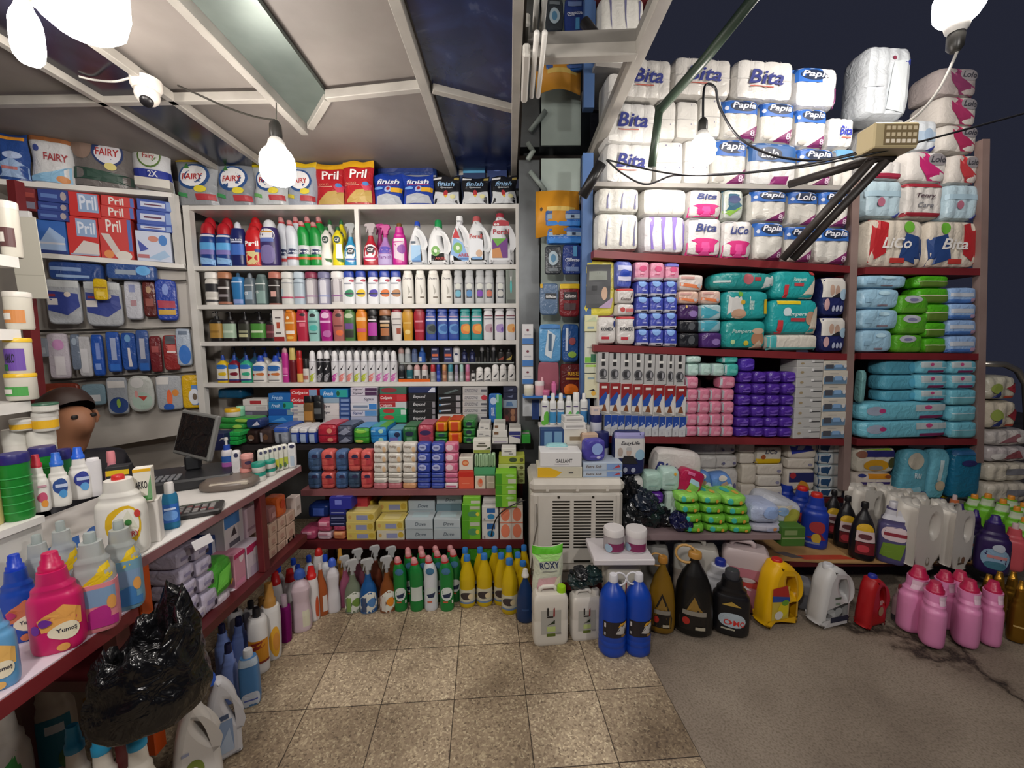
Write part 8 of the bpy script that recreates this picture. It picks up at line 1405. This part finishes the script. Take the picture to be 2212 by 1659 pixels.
CT=[R_(.15,.55,.95,.66,'3a3a3c'),R_(.1,.6,.3,.85,'d8d8d8'),E_(-.6,.5,.14,.12,'9a8a6a'),R_(-.3,.1,.2,.14,'8a8a8a')]
for j in range(8):r3.put(1713+j*1.2,1771+j*1.2,925-j*22,946-j*22,Cn('b2b2b0',CT),'bandage_carton','flat grey bandage carton','carton',.14)
CU=[R_(-.95,.04,.95,.52,'5f7f9c'),R_(-.85,.2,-.2,.62,'4a4c54'),E_(.75,.45,.14,.16,'c8c8c8'),R_(-.1,.3,.5,.6,'7fa4cc'),R_(-.5,.78,.2,.82,'9a9a98')]
for j in range(6):r3.put(1772+j*1.4,1825+j*1.4,920-j*29.8,948-j*29.8,Cn('c4beb2',CU),'bandage_carton','cream and blue bandage carton','carton',.14)
q3f=Front(YR,RZ1,'on the far right unit',Zq[2],.05,lambda X:Zq[1](X)-.042)
TE=[R_(-.9,.5,.5,.9,'b8c4c8'),E_(-.2,.7,.14,.12,'c04a80'),R_(-.9,.44,.98,.48,'c8dce0'),R_(-.5,.1,.6,.26,'7a2a58')]
TS=[R_(-.95,.48,.95,.52,'c8dce0'),R_(-.95,.04,.95,.46,'6aa8b4')]
def tq(x0,x1,y0,y1,it,d,c='6fb8cc',**k):return sp(x0,x1,y0,y1,c,it,d,k.pop('dep',.13),'mat_pack','mat pack',fr=q3f,**k)
EN=[E_(-.7,.55,.2,.25,'9aa4b8'),E_(-.55,.55,.08,.12,'b03a74'),R_(.2,.5,.95,.85,'b8c4c8'),E_(.5,.7,.08,.12,'c04a80'),R_(.3,.1,.9,.26,'7a2a58')]
tq(1845,2054,909,948,EN,'long teal mat pack stretched along the shelf');tq(2056,2118,911,946,TS,'plain ended teal mat pack, outer column');tq(1847,2052,869,908,EN,'long teal mat pack stretched along the shelf');tq(2055,2119,876,910,TS,'plain ended teal mat pack, outer column')
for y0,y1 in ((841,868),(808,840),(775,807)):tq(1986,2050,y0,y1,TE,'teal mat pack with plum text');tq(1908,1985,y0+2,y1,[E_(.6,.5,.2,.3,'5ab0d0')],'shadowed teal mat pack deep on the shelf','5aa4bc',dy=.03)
tq(2052,2120,841,875,TS,'plain ended teal mat pack, outer column');tq(2052,2120,808,840,TE,'teal mat pack with plum text, outer column');tq(2052,2124,773,807,TE,'teal mat pack with plum text, outer column');tq(1844,1868,800,868,[],'dull teal pack at the post','6a9a9c',dep=.05)
# ------------------------------------------------------------------ bench goods
def bf(Y,z=None,tol=.05):return Front(Y,0,'',bz if z is None else z,tol)
b0=bf(2.36)
ck=Bl('d2ccc0',[R_(-.8,.2,.8,.3,'c0baae')],7,0,.003,3)
bk=bf(2.64,None)
zbk=bz
LW=[E_(.6,.4,.16,.14,'8a88a0'),R_(-.98,.9,.98,.98,'dcd6cc')]
for i,(x0,x1,y0,y1,c,it,d) in enumerate(((1598,1632,1046,1080,'d0c8ba',[],'cream cotton block at the bottom'),(1600,1634,1003,1045,'d0c8b8',[],'tall cream cotton block'),(1597,1630,979,1002,'d4ccbe',[],'cream cotton block in the pile'),(1596,1632,956,978,'cdc5b6',[],'cream cotton block topping the pile'),(1636,1692,1052,1080,'d2ccc2',LW,'long white tissue box, lowest'),(1634,1690,1028,1051,'d4cec2',LW,'long white tissue box, middle'),(1634,1694,1003,1027,'d2cabc',LW,'long white tissue box, upper'),(1632,1690,965,1002,'d2ccbe',[R_(-.95,.05,.95,.32,'d4b010'),T_('LiCo',.1,.72,.9,.24,'4a4e60','i'),E_(-.45,.42,.18,.13,'a85a30')],'white tissue bag with yellow band'),(1698,1762,1060,1080,'cfc8bc',[],'plain white tissue pack behind the blue bottles'),(1696,1760,1014,1059,'d0c8bc',[R_(-.8,.4,.9,.85,'262c60'),E_(-.55,.72,.2,.14,'a02a34'),P_([(-.4,.04),(.7,.04),(.4,.4),(0,.5)],'c88a2c')],'white pack with navy oval'),(1698,1763,991,1013,'d2cabc',LW,'slim white tissue box under the navy corner pack'),(1700,1766,959,990,'d0c8ba',[P_([(-.9,.98),(.95,.98),(.95,.6),(-.7,.3)],'2a3aa0'),P_([(-.3,.98),(.2,.98),(0,.6),(-.4,.6)],'9aa0b8')],'white pack with royal blue corner'))):
 bk.put(x0,x1,y0,y1,Bl(c,it,7,0,.003,i),'tissue_pack',d,'tissue pack',.12)
for j in range(5):bk.put(1768,1822,1054-j*25,1079-j*25,Bl('bfc4c4',[P_([(-.98,.02),(-.3,.02),(.0,.98),(-.98,.98)],'24466c'),R_(-.98,.9,-.2,.98,'9ab0b8'),R_(.2,.1,.9,.9,'d6d2cc'),R_(.48,.1,.5,.9,'a8a4a0')],6,0,.003,j),'dome_pack','navy and white domed tissue pack in the tall stack','tissue pack',.12)
for x0,x1,y0,y1,d in ((1478,1598,1012,1080,'white wadding pack deep on the bench, lowest'),(1480,1598,984,1011,'white wadding pack deep on the bench, middle'),(1484,1594,955,983,'white wadding pack deep on the bench, upper')):bk.put(x0,x1,y0,y1,Bl('cac7c1',[R_(.1,0,.12,.98,'a8a5a0'),E_(.4,.4,.06,.1,'6a6a88'),E_(.8,.4,.06,.1,'6a6a88')],6,3,.006,2),'wadding_pack',d,'wadding pack',.14)
bm=bf(2.3)
bm.put(1394,1500,975,1124,Bl('ccc7c2',[T_('Bita',-.5,.75,.9,.16,'232a6c','i'),R_(.3,.5,.8,.54,'b89a94')],7,0,.006,2),'tissue_bale','slanting white bale with navy letters behind the mint packs','tissue bale',.12,ry=.12)
for i,x in enumerate((1512,1556)):bm.put(x-24+8*i,x+34,1022+4*i,1124,Bl('5f88c4',[E_(.1,.92,.4,.06,'c8c0b8'),P_([(-.2,.8),(.4,.85),(.7,.7),(.1,.72)],'a88a78'),E_(.6,.5,.4,.3,'c8ccd4')],5,0,.008,i),'nappy_pack','blue nappy pack sloping behind the green wipes','nappy pack',.12,ry=-.1)
bmf=bf(2.2)
MT=[E_(.4,.8,.15,.07,'d8a030'),R_(-.6,.3,.4,.36,'8aaea4')]
for x0,x1,y0,y1,c,d in ((1400,1440,1090,1142,'a4beb4','mint pad bag at the bottom of the bench pile'),(1436,1472,1062,1142,'b4c8be','pale mint pad bag behind the wipes'),(1393,1432,1022,1064,'a8c8bc','mint pad bag at the left of the bench pile'),(1428,1470,1014,1062,'b0cec4','mint pad bag with yellow dot')):bmf.put(x0,x1,y0,y1,Bl(c,MT if 'dot' in d else [R_(-.6,.3,.4,.36,'8aaea4')],5,0,.006,int(x0) %7),'pad_pack',d,'pad pack',.1)
bmf.put(1398,1436,1066,1090,Bl('55228c',[P_([(-.6,.5),(.4,.7),(.6,.5),(-.2,.4)],'7a48b8'),R_(-.4,.3,.4,.4,'a088d0')],4,0,.005,2),'pad_pack','shiny purple pad roll in the bench pile','pad pack',.1)
bmf.put(1455,1512,1016,1068,Bl('b01c4c',[P_([(-.2,.1),(.6,.05),(.7,.5),(-.1,.55)],'8ac05a'),P_([(-.2,.5),(.7,.45),(.5,.65),(-.2,.7)],'a8d0e0'),R_(-.6,.8,.0,.92,'d86a9a')],5,0,.008,4),'wipes_pack','crimson and lime wipes pack in the bench pile','wipes pack',.08,ry=.35,snap=False)
gw=Front(2.13,0,'',bz,.05)
WG=[E_(-.5,.5,.2,.3,'3ab0a0'),E_(.3,.4,.12,.2,'d8a03a'),R_(-.98,.02,.98,.2,'5fa02c')]
for j,(y0,y1) in enumerate([(1132,1152),(1111,1131),(1090,1110),(1068,1089)]):
 for i in range(3):gw.put(1476+i*50-j*4,1526+i*52-j*4,y0+i*2,y1+i*2,Bl('74bc3e' if j<3 else '8cd058',WG,4,0,.006,j*3+i,[E_(-.3,.5,.3,.2,'3ab8a8'),E_(.3,.3,.2,.14,'d8b04a'),E_(.5,.7,.2,.14,'9adc70')]),'wipes_pack','lime green wipes pack in the bench heap','wipes pack',.2)
WL=[E_(.2,.4,.4,.2,'a0a8c4'),R_(-.98,.02,.98,.2,'9aa0b4')]
gw.put(1622,1700,1134,1160,Bl('b4b4c2',WL+[E_(.3,.5,.12,.2,'d08a50')],4,0,.008,3),'nappy_pack','crumpled lilac nappy pack at the bench edge','nappy pack',.2);gw.put(1620,1690,1092,1133,Bl('a8b4d0',[E_(.3,.6,.5,.3,'8fa8d4')],4,0,.012,5),'nappy_pack','crumpled pale blue nappy bag right of the green wipes','nappy pack',.2)
gw.put(1640,1726,1080,1142,Bl('b8bcc4',[E_(.5,.4,.45,.4,'9a9a3c'),P_([(-.6,.7),(.3,.9),(.2,.6),(-.5,.5)],'d0c8b4'),E_(-.1,.6,.3,.15,'8fb0d8')],4,0,.012,7),'nappy_pack','rolled white and olive nappy bag by the blue bottles','nappy pack',.22,.06,ry=.3,snap=False)
gw.put(1688,1738,1140,1180,Cn('3f6a24',[R_(-.8,.6,.3,.85,'7a8f5a'),R_(-.98,.42,.98,.46,'a8b080')]),'carton','dark green carton propped at the bench end','carton',.1,-.02,snap=False)
def crumple(w,d,h,col,k,it=()):
 mb=MB();n,m=22,12;vs=[];fs=[]
 for j in range(m+1):
  v=j/m*PI
  for i in range(n):
   t=2*PI*i/n;q=Vector((math.cos(t)*math.sin(v),math.sin(t)*math.sin(v),math.cos(v)))
   r=1+.35*noise.noise(q*2.3+Vector((k,0,0)))+.22*noise.noise(q*5.5+Vector((0,k,0)))
   vs.append((q.x*r*w/2,q.y*r*d/2,max(0,(q.z*r+1)*h/2)))
 for j in range(m):
  for i in range(n):fs.append((j*n+i,(j+1)*n+i,(j+1)*n+(i+1) %n,j*n+(i+1) %n))
 mb.add(vs,fs,col,False);return mb.mesh('crumple')
BGC=['15181c:b','1c2c2c:b','22222e:b','1a2230:b','101216:b','1d3030:b','1a1c44:b','121418:b']
for i,(x,y,w,h,dz,ds) in enumerate(((1372,1120,60,55,.0,'black'),(1412,1140,62,52,.0,'dark green'),(1455,1152,66,48,.0,'charcoal'),(1395,1100,58,48,.09,'midnight blue'),(1430,1158,58,40,.0,'black glossy'),(1440,1112,60,40,.07,'green black'),(1482,1132,50,40,.0,'indigo'),(1364,1078,42,60,.13,'silver black'))):
 p=atY(x,1150-0,2.13+.05*(i%3));s=p.y/F
 thing('bin_liner_pack','crinkled %s bin liner pack on the bench corner'%ds,'bin liners',(p.x,p.y+.06,bz+dz+.001),crumple(w*s,.16,h*s*1.2,BGC[i],i*2.7),i*.4)
# ------------------------------------------------------------------ jugs on the cardboard
mb=MB();P0,P1,P2,P3=atY(1668,1170,2.13),atY(1850,1210,1.97),atY(2215,1240,1.87),atY(2240,1205,2.3)
zc_=bz2+.008
o_=[(P0.x+.06,2.24),(1.80,2.205),(2.2,2.19),(3.04,2.18),(3.04,2.75),(1.62,2.75)]
mb.add([(x,y,zc_-.007) for x,y in o_]+[(x,y,zc_) for x,y in o_],[[5,4,3,2,1,0],[6,7,8,9,10,11]]+[[i,(i+1) %6,6+(i+1) %6,6+i] for i in range(6)],CARDB)
art(mb,lambda u,v,o:(1.72+.3*(u+1)/2-.1*v,2.22+.1*v,zc_+o),[R_(-1,.1,1,.6,'b8452a'),R_(-1.3,.3,-.8,1,'5a5250')])
thing('cardboard_sheet','flattened cardboard box laid under the street jugs','cardboard',(0,0,0),mb.mesh('cardboard_sheet'))
def jugs(lst,yb_,z=zc_,**k):flr(lst,yb_,z=z+.0005,**k)
RC=lambda:B('sho','1c3aa0',('c',.08,.44,'c02418'),[E_(.1,.44,.4,.12,'a8383a'),P_([(-.5,.2),(.6,.2),(.2,.34)],'8a2430'),E_(.05,.22,.2,.1,'c8a83a'),R_(-.6,.1,.2,.14,'7a88b0')],2.4)
jugs([(1759,62,1070,RC(),'bleach_bottle','royal blue bottle with red cap, foremost of three','bottle',1186),(1729,54,1056,RC(),'bleach_bottle','royal blue bottle with red cap, middle of three','bottle',1160),(1696,52,1043,RC(),'bleach_bottle','royal blue bottle with red cap, rearmost of three','bottle',1142)],1186)
JL=[E_(.1,.62,.55,.1,'c8a018'),R_(-.4,.38,.7,.58,'c8b4b4'),E_(.1,.48,.35,.05,'5a2a30'),R_(-.35,.14,.65,.37,'6a1a20'),E_(0,.25,.25,.07,'b83a44')]
def BJ():return B('dro','161518',('c',.1,.3,'121214'),JL,2.6)
jugs([(1862,62,1090,BJ(),'soap_bottle','black bottle with yellow topped label, foremost','bottle',1212),(1826,54,1076,BJ(),'soap_bottle','black bottle with yellow topped label, middle','bottle',1186),(1797,48,1063,BJ(),'soap_bottle','black bottle with yellow topped label, rear','bottle',1164)],1212)
jugs([(1925,76,1090,B('sho','6a6494:t',('c',.1,.4,'c8c6cc'),[E_(.1,.56,.6,.13,'d2c0c4'),R_(-.3,.52,.6,.58,'8a2a38'),P_([(-.5,.15),(.2,.1),(.5,.4),(-.3,.38)],'6a8a2c'),R_(-.98,.8,.98,.98,'c0c0c8')],4),'soap_jug','grey violet jug with grape label','jug',1220)],1220)
WJ=lambda s:Jg('milk','cdc8bf',(.07,.32,'cfcac2',-.28),[E_(.05,.16,.2,.08,'8a8270'),E_(.0,.18,.13,.05,'cdc8bf')] if not s else [R_(-.5,.12,.4,.16,'5a4a40'),E_(.2,.2,.25,.06,'7a5a44'),E_(-.4,.22,.12,.06,'8a8270')])
jugs([(2000,88,1104,WJ(0),'soap_jug','ivory jug in the front row','jug',1232,.25),(2074,74,1112,WJ(1),'soap_jug','ivory jug in the front row','jug',1232,.25)],1232,d=-.7)
jugs([(x,62,yt,WJ(0),'soap_jug','ivory jug in the back rows','jug',yb_,.25) for x,yt,yb_ in ((1882,1066,1178),(1934,1064,1170),(1955,1078,1192),(2008,1084,1194),(2048,1092,1206),(1866,1058,1160),(1912,1058,1156),(1975,1070,1172))],1190,d=-.55)
PC=lambda:B('sho','2a1a4c',('s',.14,.4,'2c1a62'),[E_(.1,.34,.6,.2,'7f9cb4'),R_(-.2,.34,.5,.4,'b87a7a'),E_(.1,.2,.4,.08,'3a6a7c'),E_(.15,.56,.2,.08,'a8b0bc')],2.6)
jugs([(2142,84,1120,PC(),'softener_bottle','dark purple softener with round blue label','softener',1242)],1242)
jugs([(x,46,yt,PC(),'softener_bottle','dark purple softener in the row behind the ivory jugs','softener',yb_) for x,yt,yb_ in ((2100,1105,1210),(2068,1092,1190),(2027,1080,1172),(1988,1066,1158))],1200)
jugs([(2186,58,1135,B('sho','c8545c',('c',.12,.3,'c8b0b0'),[],3),'softener_bottle','rosy red bottle beside the purple softener','softener',1232),(2056,40,1072,B('sho','c06a40',('c',.12,.3,'c8b0b0'),[],3),'softener_bottle','orange red bottle behind the purple caps','softener',1160)],1232)
GJ=lambda:B('sho','6ab02c',('c',.1,.32,'d88a2c'),[R_(-.98,.82,.98,.98,'b8c4a8')],3)
jugs([(x,56,yt,GJ(),'dish_bottle','lime green bottle with orange cap at the right edge','bottle',yb_) for x,yt,yb_ in ((2206,1122,1222),(2190,1098,1190),(2160,1082,1176),(2128,1070,1162),(2205,1090,1176),(2100,1072,1154),(2178,1074,1158))],1200)
q4=bf(2.62,zc_,.06)
YN=[R_(-.5,.62,.9,.86,'2a2a6c'),E_(0,.3,.6,.22,'c8921c'),E_(0,.2,.35,.1,'8a8a88'),E_(-.7,.72,.25,.14,'8a5a48'),E_(.75,.4,.2,.2,'4a4c28')]
q4.put(1842,1928,1022,1082,Bl('d0c4b8',[R_(-.3,.78,.8,.96,'c8841c'),E_(-.6,.9,.2,.06,'2a3478'),E_(.7,.86,.18,.06,'8a4a24'),R_(-.7,.6,.8,.68,'3a2c6c')],6,0,.004,4),'tissue_pack','white pack with amber banner under the far unit','tissue pack',.12);q4.put(1846,1936,966,1021,Bl('cdc6b6',YN+[P_([(-.8,.9),(.6,.96),(.7,.88)],'8ab03a')],6,4,.004,3),'tissue_pack','white roll pack with golden chick colours','tissue pack',.12)
q4.put(1938,1996,972,1082,Bl('5fa4b8',[E_(-.2,.78,.6,.16,'b8b0a0'),('T','FUN',.1,.5,.5,.1,'d0dce0'),P_([(-.6,.2),(.4,.3),(.6,.2),(-.4,.1)],'8ac0d0')],5,0,.006,3),'nappy_pack','slanting aqua nappy pack, left of two','nappy pack',.1,ry=.1);q4.put(1998,2040,972,1082,Bl('6ab0c4',[R_(-.2,.4,.2,.8,'c0d4d8'),E_(.2,.3,.5,.1,'b8a890')],5,0,.006,5),'nappy_pack','slanting aqua nappy pack, right of two','nappy pack',.1,ry=.08);q4.put(2036,2052,976,1082,Bl('cdb41c',[R_(-.9,.62,.9,.72,'4a2a1c')],6,0,.003,5),'sponge_pack','narrow yellow pack between the aqua and blue ones','pack',.1,.08);q4.put(2052,2118,972,1082,Bl('1f6a8c',[E_(.0,.74,.5,.06,'2a2a60'),R_(-.98,.9,.98,.99,'2a5a88')],5,0,.005,5),'nappy_pack','petrol blue pack with navy oval','nappy pack',.12)
qb=Front(2.62,.1,'',0.0,.2)
zz=atY(2170,1180,2.62).z
BW=[P_([(.2,.5),(.98,.2),(.98,.8)],'9a3038'),E_(-.4,.5,.3,.2,'8a9a4a'),P_([(-.6,.1),(-.1,.1),(-.2,.4)],'28346c'),R_(.1,.1,.6,.2,'b84a34')]
crt=MB();crt.box((atY(2122,1100,2.66).x,2.62,0),(atY(2122,1100,2.66).x+.55,3.05,zz-.004),DARK);thing('crate','dark crate under the pale bales at the right edge','crate',(0,0,0),crt.mesh('crate'))
qq=Front(2.63,.06,'',zz,.06)
for i,(y0,y1,c,it,d) in enumerate(((1090,1180,'c6beb0',[],'cream bale, lowest at the right edge'),(1044,1089,'c4bcae',[R_(-.2,.4,.6,.7,'7a7a80')],'cream bale with grey print, second from the ground'),(1000,1043,'c8c0b0',[R_(-.2,.4,.6,.7,'7a7a80')],'cream bale with grey print, third from the ground'),(965,999,'b8b0b0',[P_([(-.5,.2),(.5,.3),(.3,.8)],'8a4a50'),E_(-.5,.4,.3,.2,'d0ccc8')],'mottled bale in the middle of the right stack'),(928,964,'bcb6b2',[P_([(-.5,.2),(.5,.3),(.3,.8)],'8a5a60'),E_(.5,.4,.3,.2,'d0ccc8')],'mottled bale under the red marked bags'),(866,927,'c4bba8',BW,'red and navy marked bag, lower right'),(812,865,'b8b4a4',BW,'red and navy marked bag, upper right'))):
 qq.put(2124+(4 if i<5 else 0),2235 if i<5 else 2205,y0,y1,Bl(c,it,5,4 if i<5 else 3,.01,i),'tissue_bale',d,'tissue bale',.3)
mb=MB();mb.tube([atY(2120,786,2.72),atY(2170,787,2.72),atY(2198,800,2.72),atY(2216,830,2.72),atY(2224,1000,2.72)],.02,'a8a49c:m',10);mb.tube([atY(2224,1000,2.72),Vector((atY(2224,1000,2.72).x,2.72,0))],.02,'a8a49c:m',10)
thing('bent_tube','bent grey metal tube at the right edge','metal tube',(0,0,0),mb.mesh('tube'))
# ------------------------------------------------------------------ pavement row
JC=lambda:[R_(-.65,.25,.6,.72,'a8a69e'),R_(-.3,.2,.25,.26,'5a6a24'),R_(-.28,.3,.25,.4,'b0c07a'),P_([(-.28,.62),(-.18,.62),(-.18,.78),(-.28,.78)],'23201e'),R_(-.28,.58,.1,.61,'23201e'),P_([(.1,.6),(.2,.6),(.2,.78),(.12,.76)],'8a1c20'),P_([(-.28,.44),(-.18,.44),(.2,.54),(.2,.46)],'23301e'),R_(.3,.25,.6,.28,'8a8886')]
flr([(1191,84,1276,Cy('d2cdc2','8fbf14',JC()),'jerrycan','white jerrycan with lime green cap in front of the cooler','jerrycan',1394,.1),(1268,76,1282,Cy('cfcac2','cfcac2',JC()),'jerrycan','white jerrycan under the dark sachets','jerrycan',1384,.12)],1394,d=-.55)
p=atZ(1191,1394,0);zt_=atY(1190,1290,p.y+.05).z
flr([(1186,72,1182,Po('c8ccb8',[R_(-1,.84,1,1,'55b420'),P_([(-1,.84),(1,.84),(.6,.7),(-.6,.7)],'9ccf78'),T_('ROXY',0,.63,1.3,.13,'1f2c52'),R_(-.5,.5,.5,.52,'8a8c84'),P_([(-.8,.04),(.7,.04),(.5,.4),(-.7,.38)],'cfa4a8'),P_([(.1,.04),(.8,.1),(.8,.4),(.5,.36)],'d8ccb8'),E_(-.1,.08,.2,.05,'9ab43a')],3),'soap_pouch','white and green soap powder pouch on the white jerrycan','pouch',1288,.1,.07)],1288,z=zt_)
flr([(1347,92,1206,Cy('c8c2b4',None,[R_(-.25,.55,-.15,.72,'2a2422'),R_(.05,.55,.13,.74,'8a1c20'),R_(-.25,.52,.13,.55,'2a2422')]),'jerrycan','white jerrycan carrying the foam board','jerrycan',1362,.05)],1362,d=-.6)
p=atZ(1347,1362,0);zfb=atY(1347,1206,p.y).z+.001
mb=MB();a,b_=atY(1286,1210,p.y-.1),atY(1408,1205,p.y-.02);mb.box((a.x,p.y-.07,zfb),(b_.x,p.y+.2,zfb+.03),'d2cdd0:p',.004)
thing('foam_board','white foam board holding two wax jars','foam board',(0,0,0),mb.mesh('board'))
WXJ=[R_(-.7,.1,.7,.6,'7a2050'),E_(-.7,.3,.3,.25,'9ab4c8')]
flr([(1335,46,1148,Jr('d0c8cc:t','d6d2d2',.3,WXJ),'wax_jar','white wax jar with plum label, left on the board','jar',1196,.2),(1376,48,1150,Jr('d0c8cc','d6d2d2',.3,WXJ),'wax_jar','white wax jar with plum label, right on the board','jar',1196,-.2)],1196,z=zfb+.031,d=-1)
for i,(x,y,w,h) in enumerate(((1250,1290,50,36),(1278,1275,44,40),(1255,1262,40,30))):
 q=atZ(1268,1384,0);pp=atY(x,y,q.y+.06);s=pp.y/F
 thing('liner_sachet','crinkled dark green liner sachet heaped on the second jerrycan','sachet',(pp.x,pp.y,atY(1268,1290,q.y).z+.012+i*.02),crumple(w*s,.1,h*s,BGC[(1,5,0)[i]],i*3.3+1),i*.6)
def ring(x,z,r,c,tilt=.4):
 mb=MB();n=16;mb.tube([(x+r*1.15*math.cos(2*PI*k/n)+r,-.0+.2*r*math.sin(2*PI*k/n),z+r*math.sin(2*PI*k/n)) for k in range(n+1)],r*.16,c,6);return mb.mesh('ring')
def petb(w,d,h,prof,col,cap,items,rc,side=1,ex=2.2):
 ps=list(bottle(w,d,h,prof,col,cap,tuple(items),ex));hb=h*(1-cap[1])
 return ps+[('carry_ring',ring(-.0 if side>0 else -w*.44,hb+h*.02,w*.22,rc))]
BLb=[R_(-.7,.3,.8,.52,'221c22'),P_([(.0,.36),(.45,.34),(.7,.44),(.6,.5),(.2,.46)],'b8b4b0'),P_([(.1,.45),(.6,.49),(.65,.51),(.2,.5)],'d09a28'),E_(.4,.33,.14,.02,'8a6a3a'),R_(-.6,.44,-.5,.5,'c8c4c4'),R_(-.6,.33,-.5,.37,'9a9aa0')]
flr([(1329,62,1256,(lambda w,d,h:petb(w,d,h,'pet','0c3fa6',('c',.09,.34,'d2d2d8'),BLb,'cfcfd6:p',1)),'cleaner_bottle','large clear blue bottle with white ring handle, left of pair','bottle',1424,.0),(1384,60,1253,(lambda w,d,h:petb(w,d,h,'pet','0c3fa6',('c',.09,.34,'d2d2d8'),BLb,'cfcfd6:p',-1)),'cleaner_bottle','large clear blue bottle with white ring handle, right of pair','bottle',1422,.0)],1424,d=-.95)
DRL=[P_([(-.5,.1),(.55,.1),(.6,.25),(0,.6),(-.55,.25)],'1c1712'),P_([(-.25,.36),(.3,.36),(0,.54)],'8a6a2c'),R_(-.4,.3,.45,.36,'8a8478'),E_(-.25,.22,.14,.05,'a82a20'),R_(.05,.12,.4,.16,'b0a894')]
flr([(1428,62,1212,(lambda w,d,h:petb(w,d,h,'dro','7a5a10',('c',.08,.36,'a8742c'),DRL,'b08444:p',-1)),'soap_bottle','gold liquid soap bottle with ring handle','bottle',1372),(1497,92,1206,(lambda w,d,h:petb(w,d,h,'dro','0f0e0d',('c',.07,.34,'b0803c'),DRL,'b89054:p',-1)),'soap_bottle','large black soap bottle with tan ring handle','bottle',1378)],1375,d=-.75)
flr([(1577,86,1240,B('sho','141316',('c',.13,.4,'55555a:t'),[E_(.05,.3,.5,.13,'a8b4bc'),T_('OMO',.15,.26,.7,.1,'c83028'),R_(-.3,.12,.1,.15,'b0ac98'),P_([(-.3,.56),(.3,.56),(0,.64)],'a88a3a')],2.6),'laundry_bottle','black laundry bottle with red lettering on pale splash','bottle',1376),(1552,76,1216,B('sho','c6c6ca',('c',.1,.34,'1c2c88'),[],2.6),'laundry_bottle','white bottle with navy cap behind the black one','bottle',1340)],1376,d=-.55)
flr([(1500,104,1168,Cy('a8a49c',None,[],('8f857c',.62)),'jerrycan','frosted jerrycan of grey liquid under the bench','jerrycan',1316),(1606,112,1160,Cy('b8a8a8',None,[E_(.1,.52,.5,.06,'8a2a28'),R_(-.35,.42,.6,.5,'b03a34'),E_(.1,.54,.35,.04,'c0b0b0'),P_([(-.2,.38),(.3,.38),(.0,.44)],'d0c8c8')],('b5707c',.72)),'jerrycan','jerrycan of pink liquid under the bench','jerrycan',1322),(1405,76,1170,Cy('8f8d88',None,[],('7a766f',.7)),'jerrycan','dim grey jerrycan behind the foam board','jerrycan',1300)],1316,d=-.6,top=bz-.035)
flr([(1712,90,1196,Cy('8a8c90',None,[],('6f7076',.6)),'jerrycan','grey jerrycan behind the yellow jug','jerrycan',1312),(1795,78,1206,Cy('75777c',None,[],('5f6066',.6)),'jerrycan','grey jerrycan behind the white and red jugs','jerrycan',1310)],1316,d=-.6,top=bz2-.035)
YJ=[R_(-.75,.14,.25,.68,'c8b040'),P_([(-.75,.68),(.1,.7),(.25,.5),(-.75,.56)],'b02c24'),P_([(-.75,.56),(.25,.5),(.3,.42),(-.75,.46)],'2a4a98'),E_(-.1,.3,.3,.12,'d8c41c'),E_(-.35,.22,.25,.07,'d8d4cc'),E_(0,.42,.2,.05,'6a9a2c')]
flr([(1692,112,1214,Jg('wid','e0ac06',(.09,.26,'b8201c',-.05),YJ),'laundry_jug','yellow laundry jug with red cap on the pavement','jug',1354,.22),(1806,108,1224,Jg('wid','c2c1c0',(.09,.26,'c4c4c8',-.1),[R_(-.4,.08,.75,.18,'23283c'),R_(-.2,.5,.2,.54,'4a5a48'),R_(-.15,.4,.15,.44,'7a8a7a'),E_(.05,.28,.25,.07,'9aa0a0')]),'laundry_jug','white laundry jug with dark foot band on the pavement','jug',1352,.22),(1895,78,1246,Jg('wid','a01218',(.1,.28,'1c2a8c',-.05),[R_(.0,.5,.3,.6,'b08a84'),E_(.2,.36,.25,.1,'9a7a5c')]),'laundry_jug','red jug with blue cap on the pavement','jug',1358,.3)],1354,d=-.5)
flr([(1942,36,1268,B('sho','a88a8c',('c',.14,.4,'7a2a34'),[R_(-.98,.02,.98,.2,'3a3438')],2.6),'soap_bottle','small dusky bottle between red jug and pink bottles','bottle',1345)],1345)
PKb=lambda lb:B('sho','d684b0',('s',.16,.48,'b01c48'),([E_(.15,.42,.4,.07,'5a3044'),R_(-.2,.4,.5,.43,'b0b0b8')] if lb else [])+[R_(-1,.82,1,.98,'d8b8c8')],2.6)
flr([(1996,80,1236,PKb(1),'softener_bottle','pink softener bottle showing its dark label','softener',1370,.1)],1370,d=-.6)
flr([(x,w,yt,PKb(0),'softener_bottle','pink softener bottle in the front pavement row','softener',yb_,.9) for x,w,yt,yb_ in ((2038,62,1264,1392),(2112,66,1260,1392),(2160,60,1262,1390))]+[(x,58,yt,PKb(0),'softener_bottle','pink softener bottle in the rear pavement row','softener',yb_,.9) for x,yt,yb_ in ((2058,1240,1352),(2090,1240,1356))],1390,d=-.6)
GDb=lambda:B('sho','9a7228:m',('s',.16,.48,'a87c2c:m'),[R_(-.3,.3,.3,.33,'c8a868')],2.6)
flr([(x,w,yt,GDb(),'softener_bottle','gold softener bottle at the right edge','softener',yb_) for x,w,yt,yb_ in ((2196,48,1260,1388),(2150,46,1240,1350),(2180,46,1240,1346),(2128,44,1246,1344))]+[(2222,40,1280,B('sho','b8c4a0',('c',.1,.3,'c8ccb8'),[],2.6),'softener_bottle','pale green bottle cut by the right edge','softener',1386)],1388)
finish_labels()
